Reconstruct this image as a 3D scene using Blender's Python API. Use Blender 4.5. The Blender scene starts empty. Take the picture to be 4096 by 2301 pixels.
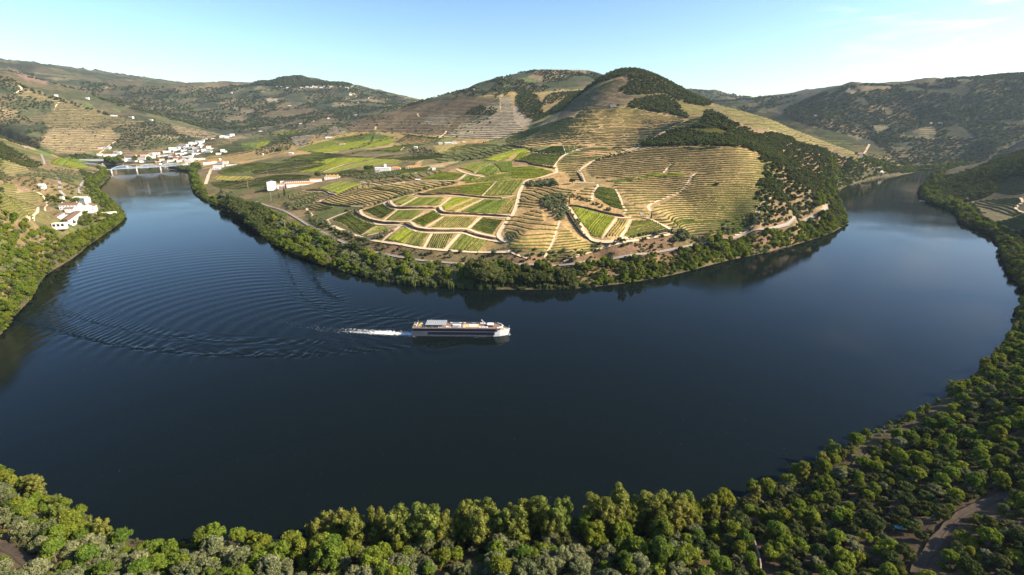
import bpy, bmesh, math, random
import numpy as np
from mathutils import Vector, Matrix, Euler
random.seed(7); RNG = np.random.default_rng(11)
SC = bpy.context.scene
COL = SC.collection

# ------------------------------------------------------------------ camera
CAM_H, PITCH, FPX = 165.0, math.radians(18.0), 500.0
cam_d = bpy.data.cameras.new('camera'); cam = bpy.data.objects.new('camera', cam_d); COL.objects.link(cam)
cam_d.sensor_width = 36.0; cam_d.lens = 36.0 * FPX / 1024.0
cam_d.clip_start = 1.0; cam_d.clip_end = 40000.0
cam.location = (0, 0, CAM_H); cam.rotation_euler = (math.pi / 2 - PITCH, 0, 0)
SC.camera = cam

# ------------------------------------------------------------------ sky, sun, exposure
SUN_EL, SUN_AZ = math.radians(34.0), math.radians(99.0)      # azimuth clockwise from +Y
wd = bpy.data.worlds.new('World'); SC.world = wd; wd.use_nodes = True
nt = wd.node_tree; nt.nodes.clear()
wo = nt.nodes.new('ShaderNodeOutputWorld'); bg = nt.nodes.new('ShaderNodeBackground')
sky = nt.nodes.new('ShaderNodeTexSky'); sky.sky_type = 'NISHITA'; sky.sun_disc = False
sky.sun_elevation = SUN_EL; sky.sun_rotation = SUN_AZ
sky.air_density = 1.0; sky.dust_density = 0.9; sky.ozone_density = 1.3; sky.altitude = 200
bg.inputs['Strength'].default_value = 0.05
gm_ = nt.nodes.new('ShaderNodeGamma'); gm_.inputs['Gamma'].default_value = 1.5
# one thin streak of cirrus
CL = Vector((math.sin(math.radians(40)) * math.cos(math.radians(12)), math.cos(math.radians(40)) * math.cos(math.radians(12)), math.sin(math.radians(12))))
tc = nt.nodes.new('ShaderNodeTexCoord'); mp = nt.nodes.new('ShaderNodeMapping')
mp.inputs['Scale'].default_value = (2.2, 2.2, 13.0); mp.inputs['Rotation'].default_value = (0.0, 0.10, 0.0)
nz = nt.nodes.new('ShaderNodeTexNoise'); nz.inputs['Scale'].default_value = 2.6; nz.inputs['Detail'].default_value = 8; nz.inputs['Roughness'].default_value = 0.6; nz.inputs['Distortion'].default_value = 0.5
rp = nt.nodes.new('ShaderNodeValToRGB'); rp.color_ramp.elements[0].position = 0.52; rp.color_ramp.elements[1].position = 0.72
dt = nt.nodes.new('ShaderNodeVectorMath'); dt.operation = 'DOT_PRODUCT'; dt.inputs[1].default_value = CL
mr = nt.nodes.new('ShaderNodeMapRange'); mr.interpolation_type = 'SMOOTHSTEP'; mr.inputs['From Min'].default_value = 0.972; mr.inputs['From Max'].default_value = 0.998; mr.inputs['To Max'].default_value = 0.6
mx = nt.nodes.new('ShaderNodeMixRGB'); mx.inputs['Color2'].default_value = (15.0, 15.2, 15.6, 1)
mf = nt.nodes.new('ShaderNodeMath'); mf.operation = 'MULTIPLY'
for a, b in ((tc.outputs['Generated'], mp.inputs['Vector']), (tc.outputs['Generated'], dt.inputs[0]), (dt.outputs['Value'], mr.inputs['Value']), (mp.outputs['Vector'], nz.inputs['Vector']), (nz.outputs['Fac'], rp.inputs['Fac']),
             (rp.outputs['Color'], mf.inputs[0]), (mr.outputs['Result'], mf.inputs[1]), (mf.outputs[0], mx.inputs['Fac']), (sky.outputs['Color'], gm_.inputs['Color']), (gm_.outputs['Color'], mx.inputs['Color1']),
             (mx.outputs['Color'], bg.inputs['Color']), (bg.outputs['Background'], wo.inputs['Surface'])):
    nt.links.new(a, b)
sun_d = bpy.data.lights.new('sun', 'SUN'); sun_d.energy = 5.0; sun_d.angle = math.radians(0.53); sun_d.color = (1.0, 0.86, 0.62)
sun = bpy.data.objects.new('sun', sun_d); COL.objects.link(sun)
SUN_V = Vector((math.sin(SUN_AZ) * math.cos(SUN_EL), math.cos(SUN_AZ) * math.cos(SUN_EL), math.sin(SUN_EL)))
sun.rotation_euler = (-SUN_V).to_track_quat('-Z', 'Y').to_euler(); sun.location = SUN_V * 3000
SC.view_settings.view_transform = 'Standard'; SC.view_settings.look = 'None'
SC.view_settings.exposure = 1.06; SC.view_settings.gamma = 1.0; SC.view_settings.use_curve_mapping = False
SC.render.engine = 'CYCLES'
SC.cycles.max_bounces = 5; SC.cycles.diffuse_bounces = 2; SC.cycles.glossy_bounces = 3; SC.cycles.transmission_bounces = 2
SC.cycles.transparent_max_bounces = 6; SC.cycles.volume_bounces = 0
SC.cycles.use_denoising = True

# ------------------------------------------------------------------ survey: photo pixel (2576 wide) <-> place
CP, SP = math.cos(PITCH), math.sin(PITCH)
QS = 2576.0 / 1024.0
def ray(qx, qy):
    qx = np.asarray(qx, float); qy = np.asarray(qy, float)
    a = (qx / QS - 512.0) / FPX; t = (qy / QS - 287.5) / FPX
    return a, CP - t * SP, -(SP + t * CP)              # direction x, y, z
def on_z(qx, qy, z=0.0):
    dx, dy, dz = ray(qx, qy); s = (z - CAM_H) / dz
    return dx * s, dy * s
def at_Y(qx, qy, Y):
    dx, dy, dz = ray(qx, qy); s = Y / dy
    return dx * s, Y, CAM_H + dz * s
def project(x, y, z):
    d = y * CP - (z - CAM_H) * SP; v = -(z - CAM_H) * CP - y * SP
    return (512 + FPX * x / d) * QS, (287.5 + FPX * v / d) * QS

# ------------------------------------------------------------------ helpers
def cr_spline(P, n=6, closed=False):
    P = np.asarray(P, float); out = []
    N = len(P)
    for i in range(N if closed else N - 1):
        p = [P[(i + k) % N] if closed else P[min(max(i + k, 0), N - 1)] for k in (-1, 0, 1, 2)]
        for j in range(n):
            t = j / n
            out.append(0.5 * ((2 * p[1]) + (-p[0] + p[2]) * t + (2 * p[0] - 5 * p[1] + 4 * p[2] - p[3]) * t * t + (-p[0] + 3 * p[1] - 3 * p[2] + p[3]) * t ** 3))
    if not closed: out.append(P[-1])
    return np.array(out)
def inside(px, py, poly):
    poly = np.asarray(poly, float); px = np.asarray(px, float); py = np.asarray(py, float)
    r = np.zeros(px.shape, bool); n = len(poly); j = n - 1
    for i in range(n):
        xi, yi = poly[i]; xj, yj = poly[j]
        if yi != yj:
            r ^= ((yi > py) != (yj > py)) & (px < (xj - xi) * (py - yi) / (yj - yi) + xi)
        j = i
    return r
def seg_dist(px, py, line, closed=False):
    L = np.asarray(line, float); best = np.full(np.shape(px), 1e18)
    n = len(L)
    for i in range(n if closed else n - 1):
        a = L[i]; b = L[(i + 1) % n]; d = b - a; l2 = d @ d
        if l2 < 1e-9: continue
        t = np.clip(((px - a[0]) * d[0] + (py - a[1]) * d[1]) / l2, 0, 1)
        best = np.minimum(best, (px - a[0] - t * d[0]) ** 2 + (py - a[1] - t * d[1]) ** 2)
    return np.sqrt(best)
_perm = RNG.permutation(512)
def vnoise(x, y, seed=0):
    x = np.asarray(x, float) + seed * 17.3; y = np.asarray(y, float) - seed * 9.7
    xi = np.floor(x).astype(int); yi = np.floor(y).astype(int); fx = x - xi; fy = y - yi
    fx = fx * fx * (3 - 2 * fx); fy = fy * fy * (3 - 2 * fy)
    h = lambda a, b: _perm[(_perm[a % 512] + b) % 512] / 511.0
    return (h(xi, yi) * (1 - fx) + h(xi + 1, yi) * fx) * (1 - fy) + (h(xi, yi + 1) * (1 - fx) + h(xi + 1, yi + 1) * fx) * fy
def fbm(x, y, oct=4, seed=0):
    s = 0; a = 1; t = 0
    for o in range(oct):
        s = s + a * (vnoise(x * 2 ** o, y * 2 ** o, seed + o) - 0.5); t += a; a *= 0.5
    return s / t * 2
def smooth(x, a, b):
    t = np.clip((np.asarray(x, float) - a) / (b - a), 0, 1); return t * t * (3 - 2 * t)

# ------------------------------------------------------------------ river outline (photo pixels on the water level)
near_bank = [(40, 1200), (130, 1250), (230, 1312), (290, 1345), (420, 1372), (560, 1362), (640, 1358), (750, 1352), (900, 1346), (1050, 1338), (1200, 1332), (1400, 1326), (1600, 1315), (1750, 1288), (1900, 1238), (2000, 1195), (2100, 1140), (2200, 1085), (2300, 1040), (2400, 985), (2480, 915), (2530, 850), (2556, 795), (2580, 750)]
right_bank = [(2585, 738), (2562, 712), (2528, 665), (2500, 595), (2420, 562), (2405, 535), (2330, 507), (2314, 490), (2320, 470), (2350, 452), (2420, 431)]
far_bank = [(2432, 421), (2302, 426)]
prom_r = [(2302, 434), (2207, 447), (2132, 467), (2100, 485), (2112, 518), (2124, 548), (2122, 568), (2072, 593), (2007, 613), (1932, 633), (1830, 655), (1780, 668), (1700, 690), (1600, 708), (1500, 721), (1400, 727), (1300, 728), (1200, 727), (1100, 722), (1000, 714), (900, 692), (800, 663), (700, 621), (650, 585), (600, 548), (540, 515), (492, 487), (480, 455), (476, 432)]
town_bank = [(440, 426), (400, 421), (300, 414), (232, 410)]
left_bank = [(262, 428), (276, 434), (266, 452), (247, 472), (258, 496), (290, 516), (312, 541), (300, 562), (230, 612), (180, 650), (110, 695), (80, 745), (30, 800), (0, 845)]
def wz(L): a = np.array(L, float); x, y = on_z(a[:, 0], a[:, 1]); return np.stack([x, y], 1)
NB, RB, FB, PR, TB, LB = map(wz, (near_bank, right_bank, far_bank, prom_r, town_bank, left_bank))
RIVER = np.concatenate([[(-900, 210), (-420, 215)], cr_spline(np.concatenate([NB, RB]), 3), [(2900, 2350), (2900, 2520)], FB, cr_spline(PR, 3), TB, [(-2700, 2650), (-2700, 2450)], cr_spline(LB, 3), [(-560, 330), (-900, 320)]])

# ------------------------------------------------------------------ relief: survey points joined by a thin-plate surface
C = []
for pts in (NB[::2], RB[::2], PR[::2], LB[::2], TB): C += [(x, y, 1.5) for x, y in pts]
def cz(*L):
    for x, y, z in L: X, Y = on_z(x, y, z); C.append((float(X), float(Y), z))
def cy(*L):
    for x, y, Y in L: X, _, z = at_Y(x, y, Y); C.append((float(X), Y, float(z)))
# promontory shore shelf and vineyard plots
cz((540, 450, 15), (560, 500, 9), (520, 440, 10), (700, 500, 22), (660, 552, 9), (700, 470, 28), (800, 470, 35), (800, 520, 26), (780, 560, 14), (840, 590, 16), (960, 632, 13), (1100, 655, 12), (1250, 662, 12), (1400, 662, 12), (1500, 652, 12), (1600, 640, 12), (1750, 615, 14), (1880, 596, 16), (2000, 562, 18), (2080, 522, 14),
   (1000, 600, 25), (1150, 622, 22), (1250, 612, 24), (850, 558, 26), (900, 540, 32), (1000, 560, 34), (1100, 560, 38), (1250, 560, 38), (1250, 500, 53), (1100, 510, 50), (980, 520, 42), (1300, 470, 65), (1150, 480, 59), (1000, 490, 47), (900, 480, 44), (850, 460, 42), (740, 440, 38), (950, 430, 58), (1050, 420, 66), (1200, 440, 76), (1350, 430, 85), (1250, 400, 93), (1400, 392, 103), (1100, 390, 80), (900, 400, 62), (780, 410, 52), (650, 410, 40), (620, 380, 52), (480, 372, 50), (400, 395, 12), (300, 398, 10), (520, 402, 18), (540, 350, 100), (440, 405, 10))
# back of the plain and middle ridge
cy((1130, 355, 1880), (1000, 360, 2020), (850, 362, 2250), (760, 385, 2000), (850, 330, 2400), (1000, 312, 2450), (1100, 290, 2450), (1200, 330, 2080), (1300, 320, 1950), (1250, 250, 2450), (1150, 230, 2800), (1050, 255, 3000), (1290, 183, 3000), (1400, 179, 3050), (1500, 187, 3000), (1350, 230, 2600), (1450, 235, 2350), (1400, 290, 1980), (1330, 345, 1720), (1250, 370, 1500), (700, 345, 2700), (900, 310, 2900), (1200, 205, 2900))
# central hill
cy((1597, 172, 1850), (1530, 187, 1850), (1480, 217, 1870), (1425, 268, 1820), (1650, 190, 1850), (1720, 228, 1850), (1780, 257, 1800), (1850, 278, 1760), (1540, 268, 1520), (1480, 290, 1480), (1700, 295, 1420), (1600, 312, 1400), (1500, 340, 1310), (1400, 350, 1340), (1600, 370, 1150), (1500, 392, 1060), (1450, 420, 960), (1440, 460, 850), (1500, 470, 800), (1420, 500, 735), (1380, 560, 645), (1300, 602, 590), (1500, 540, 672), (1600, 598, 602), (1620, 545, 662), (1600, 470, 790), (1530, 590, 606), (1450, 640, 565), (1600, 230, 1680))
# right lobe
cy((1790, 290, 1220), (1700, 330, 1150), (1650, 370, 1010), (1850, 372, 900), (1750, 372, 930), (1850, 325, 1130), (1945, 420, 850), (1955, 480, 765), (1905, 560, 685), (1800, 500, 730), (1700, 480, 765), (1700, 560, 652), (1800, 580, 636), (1750, 430, 830), (2000, 430, 930), (2060, 455, 950), (2060, 500, 830), (2000, 520, 755), (2110, 442, 1150), (1960, 365, 1130), (2100, 400, 1420), (2180, 420, 1520), (1900, 312, 1420), (1950, 305, 1600), (2050, 345, 1720), (2150, 385, 1820), (2250, 412, 1950), (2290, 424, 1900))
# left bank and the hill behind the town
cz((0, 700, 26), (60, 640, 32), (0, 540, 75), (90, 570, 36), (0, 470, 95), (120, 450, 60), (200, 450, 35), (190, 570, 14), (150, 600, 12), (240, 545, 12), (40, 760, 8), (230, 430, 10), (100, 520, 52), (180, 500, 30), (0, 600, 52), (150, 562, 13), (135, 545, 15), (200, 530, 13), (172, 520, 15), (225, 518, 12), (130, 520, 26))
cy((0, 392, 1500), (80, 398, 1600), (160, 408, 1800), (0, 345, 1950), (250, 400, 2300), (300, 385, 2650), (150, 380, 2500), (60, 370, 2350), (270, 290, 3050), (120, 240, 3050), (40, 215, 3000), (0, 196, 3000), (200, 265, 3050), (330, 296, 3050), (450, 332, 3050), (530, 346, 3050), (200, 330, 2800), (400, 350, 2800), (100, 300, 2850), (-200, 180, 3000), (-100, 420, 1200), (-100, 560, 800))
# far skyline on the left and its slopes
cy((-200, 140, 5400), (0, 157, 5400), (150, 185, 5400), (300, 213, 5500), (440, 216, 5600), (550, 208, 5600), (620, 213, 5600), (690, 205, 5600), (745, 195, 5600), (800, 209, 5500), (870, 211, 5400), (950, 236, 5400), (1040, 251, 5500), (1120, 275, 5500), (200, 255, 4500), (350, 262, 4600), (480, 280, 4400), (520, 322, 3900), (620, 300, 4200), (700, 270, 4500), (850, 285, 4000), (980, 280, 4000), (620, 330, 3500), (820, 310, 3400), (60, 200, 4600), (0, 220, 3900))
# right-hand hills
cy((2760, 180, 2800), (2576, 190, 2900), (2480, 194, 2950), (2400, 200, 3000), (2330, 205, 3000), (2270, 214, 3050), (2150, 213, 3100), (2080, 226, 3100), (1990, 263, 3200), (2090, 300, 2750), (2200, 290, 2750), (2330, 290, 2650), (2500, 290, 2500), (2300, 375, 2350), (2500, 375, 2250), (2180, 345, 2550), (2400, 330, 2450), (2576, 330, 2350), (2300, 405, 2250), (2430, 408, 2250), (1742, 226, 5200), (1800, 230, 5200), (1900, 246, 5200), (1980, 240, 5300), (2060, 240, 5600), (1920, 268, 4200), (2030, 262, 4300))
# right bank
cy((2576, 380, 1500), (2500, 415, 1400), (2440, 440, 1330), (2380, 462, 1290), (2500, 465, 1180), (2576, 470, 1080), (2420, 505, 1130), (2470, 540, 980), (2576, 560, 860), (2540, 610, 760), (2600, 640, 680), (2750, 330, 1400), (2750, 480, 950))
# near slopes
cz((2576, 1000, 22), (2576, 1200, 26), (2576, 1430, 32), (2300, 1250, 18), (2300, 1430, 24), (2000, 1300, 10), (2000, 1430, 18), (1700, 1440, 14), (1300, 1440, 12), (900, 1440, 12), (500, 1440, 14), (200, 1430, 18), (0, 1310, 13), (0, 1440, 24), (2450, 1050, 12))
C += [(330, 200, 46), (520, 300, 62), (640, 430, 66), (760, 600, 66), (900, 800, 80), (1700, 1500, 120), (1250, 1150, 110), (1900, 1900, 130), (-300, 120, 40), (0, 90, 24), (0, 50, 34), (150, 90, 32), (-160, 100, 26), (-520, 120, 90), (2600, 2100, 120), (3000, 3200, 330), (-2300, 2300, 160), (-1500, 1300, 190), (-900, 650, 150), (-2800, 2900, 330),
      (-800, 450, 120), (-5200, 4200, 520), (-3600, 5200, 560), (-1500, 7000, 420), (1500, 7000, 380), (4500, 4500, 420), (4500, 2500, 380), (-4200, 2500, 420), (0, 6500, 330), (2800, 5600, 330), (2200, 4300, 180), (300, 4200, 170), (1100, 3000, 150), (1500, 2500, 90), (900, 2500, 160), (-600, 3500, 110)]
C = np.array(C)
_S = 1000.0
def _phi(r2): return 0.5 * r2 * np.log(r2 + 1e-12)
_n = len(C); _d2 = ((C[:, None, :2] - C[None, :, :2]) ** 2).sum(2) / _S ** 2
_A = np.zeros((_n + 3, _n + 3)); _A[:_n, :_n] = _phi(_d2) + np.eye(_n) * 2e-4
_A[:_n, _n] = 1; _A[:_n, _n + 1:] = C[:, :2] / _S; _A[_n:, :_n] = _A[:_n, _n:].T
_w = np.linalg.solve(_A, np.concatenate([C[:, 2], [0, 0, 0]])).astype(np.float32)
def tps(x, y):
    x = np.asarray(x, np.float32).ravel() / _S; y = np.asarray(y, np.float32).ravel() / _S
    o = np.empty(len(x), np.float32); cx = (C[:, 0] / _S).astype(np.float32); cyy = (C[:, 1] / _S).astype(np.float32)
    for i in range(0, len(x), 40000):
        r2 = (x[i:i + 40000, None] - cx) ** 2 + (y[i:i + 40000, None] - cyy) ** 2
        o[i:i + 40000] = _phi(r2) @ _w[:_n] + _w[_n] + _w[_n + 1] * x[i:i + 40000] + _w[_n + 2] * y[i:i + 40000]
    return o
# rasters: fine over the bend, coarse over everything
class Raster:
    def __init__(s, x0, x1, y0, y1, st):
        s.x0, s.y0, s.st = x0, y0, st; s.nx = int((x1 - x0) / st) + 1; s.ny = int((y1 - y0) / st) + 1
        s.X, s.Y = np.meshgrid(x0 + st * np.arange(s.nx), y0 + st * np.arange(s.ny))
        h = tps(s.X, s.Y).reshape(s.X.shape).astype(float)
        d = seg_dist(s.X, s.Y, RIVER, True); w = inside(s.X, s.Y, RIVER)
        s.d = np.where(w, -d, d)
        far = smooth(s.Y + 0.25 * np.abs(s.X), 2300, 3300)
        X, Y = s.X, s.Y
        rid = 1 - np.abs(fbm(X / 420, Y / 420, 4, 3)) * 2
        h = h + far * (rid * 26 - 13 + fbm(X / 120, Y / 120, 3, 5) * 9)
        mid = smooth(Y, 900, 1500) * (1 - far); h = h + mid * fbm(X / 150, Y / 150, 3, 8) * 7
        h = np.maximum(h, 2.0)
        land = 0.35 + np.minimum(s.d * 0.28, 1.6) + (h - 2.0) * (1 - np.exp(-np.maximum(s.d, 0) / 16.0)) + fbm(X / 24, Y / 24, 2, 2) * 0.7 * smooth(s.d, 3, 20)
        s.h = np.where(w, -np.minimum(5.0, 0.4 + d * 0.18), land)
    def at(s, x, y, f=None):
        f = s.h if f is None else f
        u = np.clip((np.asarray(x, float) - s.x0) / s.st, 0, s.nx - 1.001); v = np.clip((np.asarray(y, float) - s.y0) / s.st, 0, s.ny - 1.001)
        i = u.astype(int); j = v.astype(int); fx = u - i; fy = v - j
        return (f[j, i] * (1 - fx) + f[j, i + 1] * fx) * (1 - fy) + (f[j + 1, i] * (1 - fx) + f[j + 1, i + 1] * fx) * fy
RF = Raster(-1250, 1300, 40, 2100, 4.0)
RC = Raster(-9000, 9000, 0, 9600, 30.0)
def _blend(x, y):
    return smooth(x, -1240, -1160) * (1 - smooth(x, 1210, 1290)) * smooth(y, 44, 60) * (1 - smooth(y, 2000, 2090))
def H(x, y):
    x = np.asarray(x, float); y = np.asarray(y, float); b = _blend(x, y)
    return RF.at(x, y) * b + RC.at(x, y) * (1 - b)
def SD(x, y):                                                       # distance to the water line, positive on land
    b = _blend(x, y); return RF.at(x, y, RF.d) * b + RC.at(x, y, RC.d) * (1 - b)
_rs = np.geomspace(60, 9500, 900)
def gpoly(L): a = np.array(L, float); return ground(a[:, 0], a[:, 1])[:, :2]
# vectorised survey casting
def ground(qx, qy):
    qx = np.atleast_1d(np.asarray(qx, float)); qy = np.atleast_1d(np.asarray(qy, float))
    out = np.zeros((len(qx), 3))
    for c in range(0, len(qx), 400):
        dx, dy, dz = ray(qx[c:c + 400], qy[c:c + 400]); hyp = np.hypot(dx, dy)
        s = _rs[None, :] / hyp[:, None]
        z = CAM_H + dz[:, None] * s; h = np.maximum(H(dx[:, None] * s, dy[:, None] * s), 0)
        hit = z <= h; k = np.where(hit.any(1), hit.argmax(1), s.shape[1] - 1); ii = np.arange(len(k))
        a = s[ii, np.maximum(k - 1, 0)]; b = s[ii, k]
        for _ in range(12):
            m = (a + b) / 2; u = CAM_H + dz * m <= np.maximum(H(dx * m, dy * m), 0)
            b = np.where(u, m, b); a = np.where(u, a, m)
        out[c:c + 400, 0] = dx * b; out[c:c + 400, 1] = dy * b; out[c:c + 400, 2] = np.maximum(H(dx * b, dy * b), 0)
    return out
# sheets of the survey: each photo detail sheet has its own origin, quarter-pixel units
def sheet(ox, oy): return lambda *L: [(ox + x / 4.0, oy + y / 4.0) for x, y in L]
T1, T2, T3, T4 = (sheet(o, 125.8) for o in (0, 644, 1288, 1932))
M2, M3 = sheet(644, 408.8), sheet(1288, 408.8)
M1, M4 = sheet(0, 440.3), sheet(1932, 440.3)

# ------------------------------------------------------------------ course of the dirt roads
def drape(qline, n=8, step=5.0, world=False):
    P = cr_spline(qline, n) if not world else np.asarray(qline, float)
    W = ground(P[:, 0], P[:, 1])[:, :2] if not world else P
    for _ in range(2): W[1:-1] = (W[:-2] + 2 * W[1:-1] + W[2:]) / 4
    seg = np.hypot(*np.diff(W, axis=0).T); cum = np.concatenate([[0], np.cumsum(seg)]); k = max(2, int(cum[-1] / step))
    t = np.linspace(0, cum[-1], k + 1); return np.stack([np.interp(t, cum, W[:, 0]), np.interp(t, cum, W[:, 1])], 1)
ROADS = [
    (M2((710, 580), (740, 622), (850, 672), (1000, 733), (1150, 778), (1280, 803), (1450, 825), (1640, 860), (1900, 885), (2150, 902), (2350, 905), (2560, 905)), 4.6),
    (M2((712, 582), (765, 558), (860, 520), (945, 488), (1010, 478)), 4.2),
    (M2((1010, 478), (1045, 470), (1075, 525), (1180, 570), (1300, 592), (1480, 598), (1560, 600), (1620, 645), (1760, 668), (2000, 670), (2130, 672), (2250, 715), (2430, 752)), 4.2),
    (M2((960, 500), (1015, 545), (1120, 597), (1250, 627), (1430, 632), (1510, 642), (1570, 677), (1680, 707), (1900, 712), (2090, 712), (2220, 757), (2450, 797), (2540, 800)), 4.2),
    (M2((1290, 408), (1330, 447), (1430, 477), (1600, 472), (1790, 476), (1815, 510), (1900, 530), (2100, 535), (2330, 548), (2540, 556)), 4.0),
    (M2((1290, 408), (1350, 385), (1375, 420), (1440, 450), (1600, 450), (1790, 452), (1850, 445), (1870, 480), (1930, 505), (2150, 512), (2350, 520), (2560, 530)), 3.6),
    (M2((1570, 332), (1640, 305), (1720, 322), (1900, 312), (2070, 325), (2300, 352), (2480, 358), (2600, 335)), 4.2),
    (M2((1350, 385), (1470, 360), (1590, 345), (1700, 338), (1900, 330), (2070, 342), (2300, 366), (2480, 370)), 3.6),
    (M2((2520, 800), (2440, 740), (2480, 650), (2545, 560), (2590, 520)), 5.0),
    (M3((0, 540), (40, 450), (62, 360), (75, 300), (115, 225), (155, 178), (300, 150), (440, 105)), 5.0),
    (T3((440, 1240), (450, 1210), (430, 1150), (480, 1090), (545, 1048), (650, 1005), (780, 975)), 5.0),
    (T3((545, 1048), (515, 965)), 3.0), (T3((0, 1000), (100, 1015), (250, 1035), (400, 1048), (545, 1050)), 4.0),
    (M2((1270, 792), (1350, 722), (1460, 640)), 3.2), (M2((1065, 728), (1225, 640)), 2.2), (M2((1320, 655), (1400, 640), (1440, 650), (1330, 690), (1120, 735)), 3.0),
    (M2((1290, 580), (1430, 472)), 2.4), (M2((1545, 590), (1700, 505)), 2.4), (M2((1710, 655), (1890, 545)), 3.0), (M2((2140, 665), (2265, 552)), 3.4),
    (M2((1690, 858), (1770, 715)), 3.0), (M2((1910, 876), (2050, 718)), 4.6), (M2((1850, 440), (1960, 350)), 3.0), (M2((2000, 500), (2290, 368)), 2.4), (M2((1455, 440), (1625, 350)), 2.6), (M2((2280, 335), (2425, 190)), 2.6),
    (M2((2015, 65), (2090, 100), (2200, 130), (2300, 145)), 5.0), (M2((2110, 118), (2030, 180), (1900, 182), (1680, 182), (1500, 205), (1280, 225), (1050, 195)), 4.0), (M2((2200, 108), (2365, 15)), 3.0),
    (M2((460, 285), (560, 272), (690, 285), (745, 308), (820, 322)), 4.0), (M2((480, 290), (600, 290), (690, 300), (720, 322), (790, 335)), 3.0),
    (M2((640, 380), (690, 405), (800, 425), (1000, 440), (1150, 437), (1270, 410)), 3.6), (M2((700, 372), (645, 378)), 3.6), (M2((640, 392), (560, 415), (490, 430), (515, 475), (555, 520), (580, 560)), 3.6),
    (M2((800, 305), (900, 270), (1060, 212)), 3.0),
    (T2((680, 1225), (900, 1150), (1190, 1085)), 3.6), (T2((1600, 1240), (1760, 1190), (1900, 1180)), 6.0), (T2((410, 1000), (640, 925)), 3.5), (T2((660, 910), (800, 925), (1050, 935)), 3.0), (T2((1830, 890), (1900, 840), (1915, 815)), 6.0),
    (T2((1350, 985), (1490, 970), (1440, 1015)), 3.0),
    (M3((640, 205), (720, 190), (690, 130), (670, 90), (700, 60), (800, 0)), 4.5), (T3((730, 1330), (700, 1255), (680, 1215), (720, 1180), (830, 1110), (1000, 1065), (1180, 1000), (1400, 905), (1620, 770)), 4.0),
    (M3((640, 205), (830, 208)), 5.0), (M3((1845, 112), (1800, 150), (1770, 200), (1690, 290), (1560, 350), (1420, 410), (1370, 450), (1400, 490)), 3.6),
    (M3((805, 385), (812, 300), (868, 238)), 3.6), (M3((1040, 270), (1085, 350), (1110, 430), (1150, 488), (1120, 515)), 3.2),
    (M3((545, 430), (600, 500), (690, 630), (760, 740), (830, 790), (980, 805), (1120, 775), (1400, 730), (1560, 700)), 5.0),
    (M3((545, 430), (700, 470), (900, 530), (1100, 560), (1280, 550), (1400, 575), (1500, 625), (1620, 690)), 3.6),
    (M3((905, 770), (1050, 560)), 2.6), (M3((1100, 750), (1195, 575)), 3.4), (M3((520, 1000), (700, 930), (860, 880), (1050, 825), (1200, 790), (1500, 745), (1660, 715)), 4.0),
    (M3((2600, 350), (2480, 470), (2450, 580), (2365, 680), (2250, 735)), 5.0), (M3((1520, 105), (1560, 60), (1600, 10)), 3.4),
    (M3((480, 590), (440, 700), (400, 820), (330, 960)), 2.6), (M3((-40, 890), (60, 935), (150, 965)), 3.0),
    (T3((480, 950), (620, 890), (760, 820), (910, 780)), 3.4), (T3((1280, 980), (1180, 1015)), 5.0),
    (T4((935, 1070), (975, 1030), (1020, 950)), 7.0), (T2((1200, 800), (1205, 770)), 8.0), (T2((2100, 770), (2250, 690), (2450, 630)), 4.0), (T2((2460, 600), (2455, 480)), 4.0), (T2((1640, 670), (1625, 645), (1650, 630)), 6.0),
    (T1((150, 440), (220, 390), (170, 350)), 7.0), (T1((1000, 1040), (1100, 960), (1220, 880)), 6.0), (T1((540, 600), (580, 540), (605, 530)), 6.0),
    (T1((2070, 1350), (2090, 1290), (2120, 1210), (2130, 1190)), 8.0),
    (M1((280, 470), (350, 400), (470, 310), (430, 210), (340, 160)), 2.4), (M4((1910, 330), (1950, 300), (2080, 270)), 4.0), (M4((2576, 380), (2490, 340), (2560, 270), (2540, 230)), 4.0), (M4((2250, 520), (2400, 550), (2520, 568)), 3.0)]
ROADLINES = [drape(ql) for ql, w in ROADS]
RAILQ = M2((0, 400), (120, 440), (250, 477), (400, 552), (560, 650), (700, 722), (850, 792), (1000, 850), (1150, 892), (1400, 947), (1650, 987), (1900, 1010), (2200, 1030)) + M3((250, 1040), (510, 1037), (700, 1017), (1000, 975), (1350, 925), (1600, 885), (1750, 858), (2000, 802), (2260, 757), (2420, 690)) + M4((20, 552), (200, 505), (420, 440), (540, 378), (590, 330), (572, 290)) + T4((470, 1380), (640, 1300), (740, 1215))
RW = drape(RAILQ, 6, 5.0)
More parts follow.
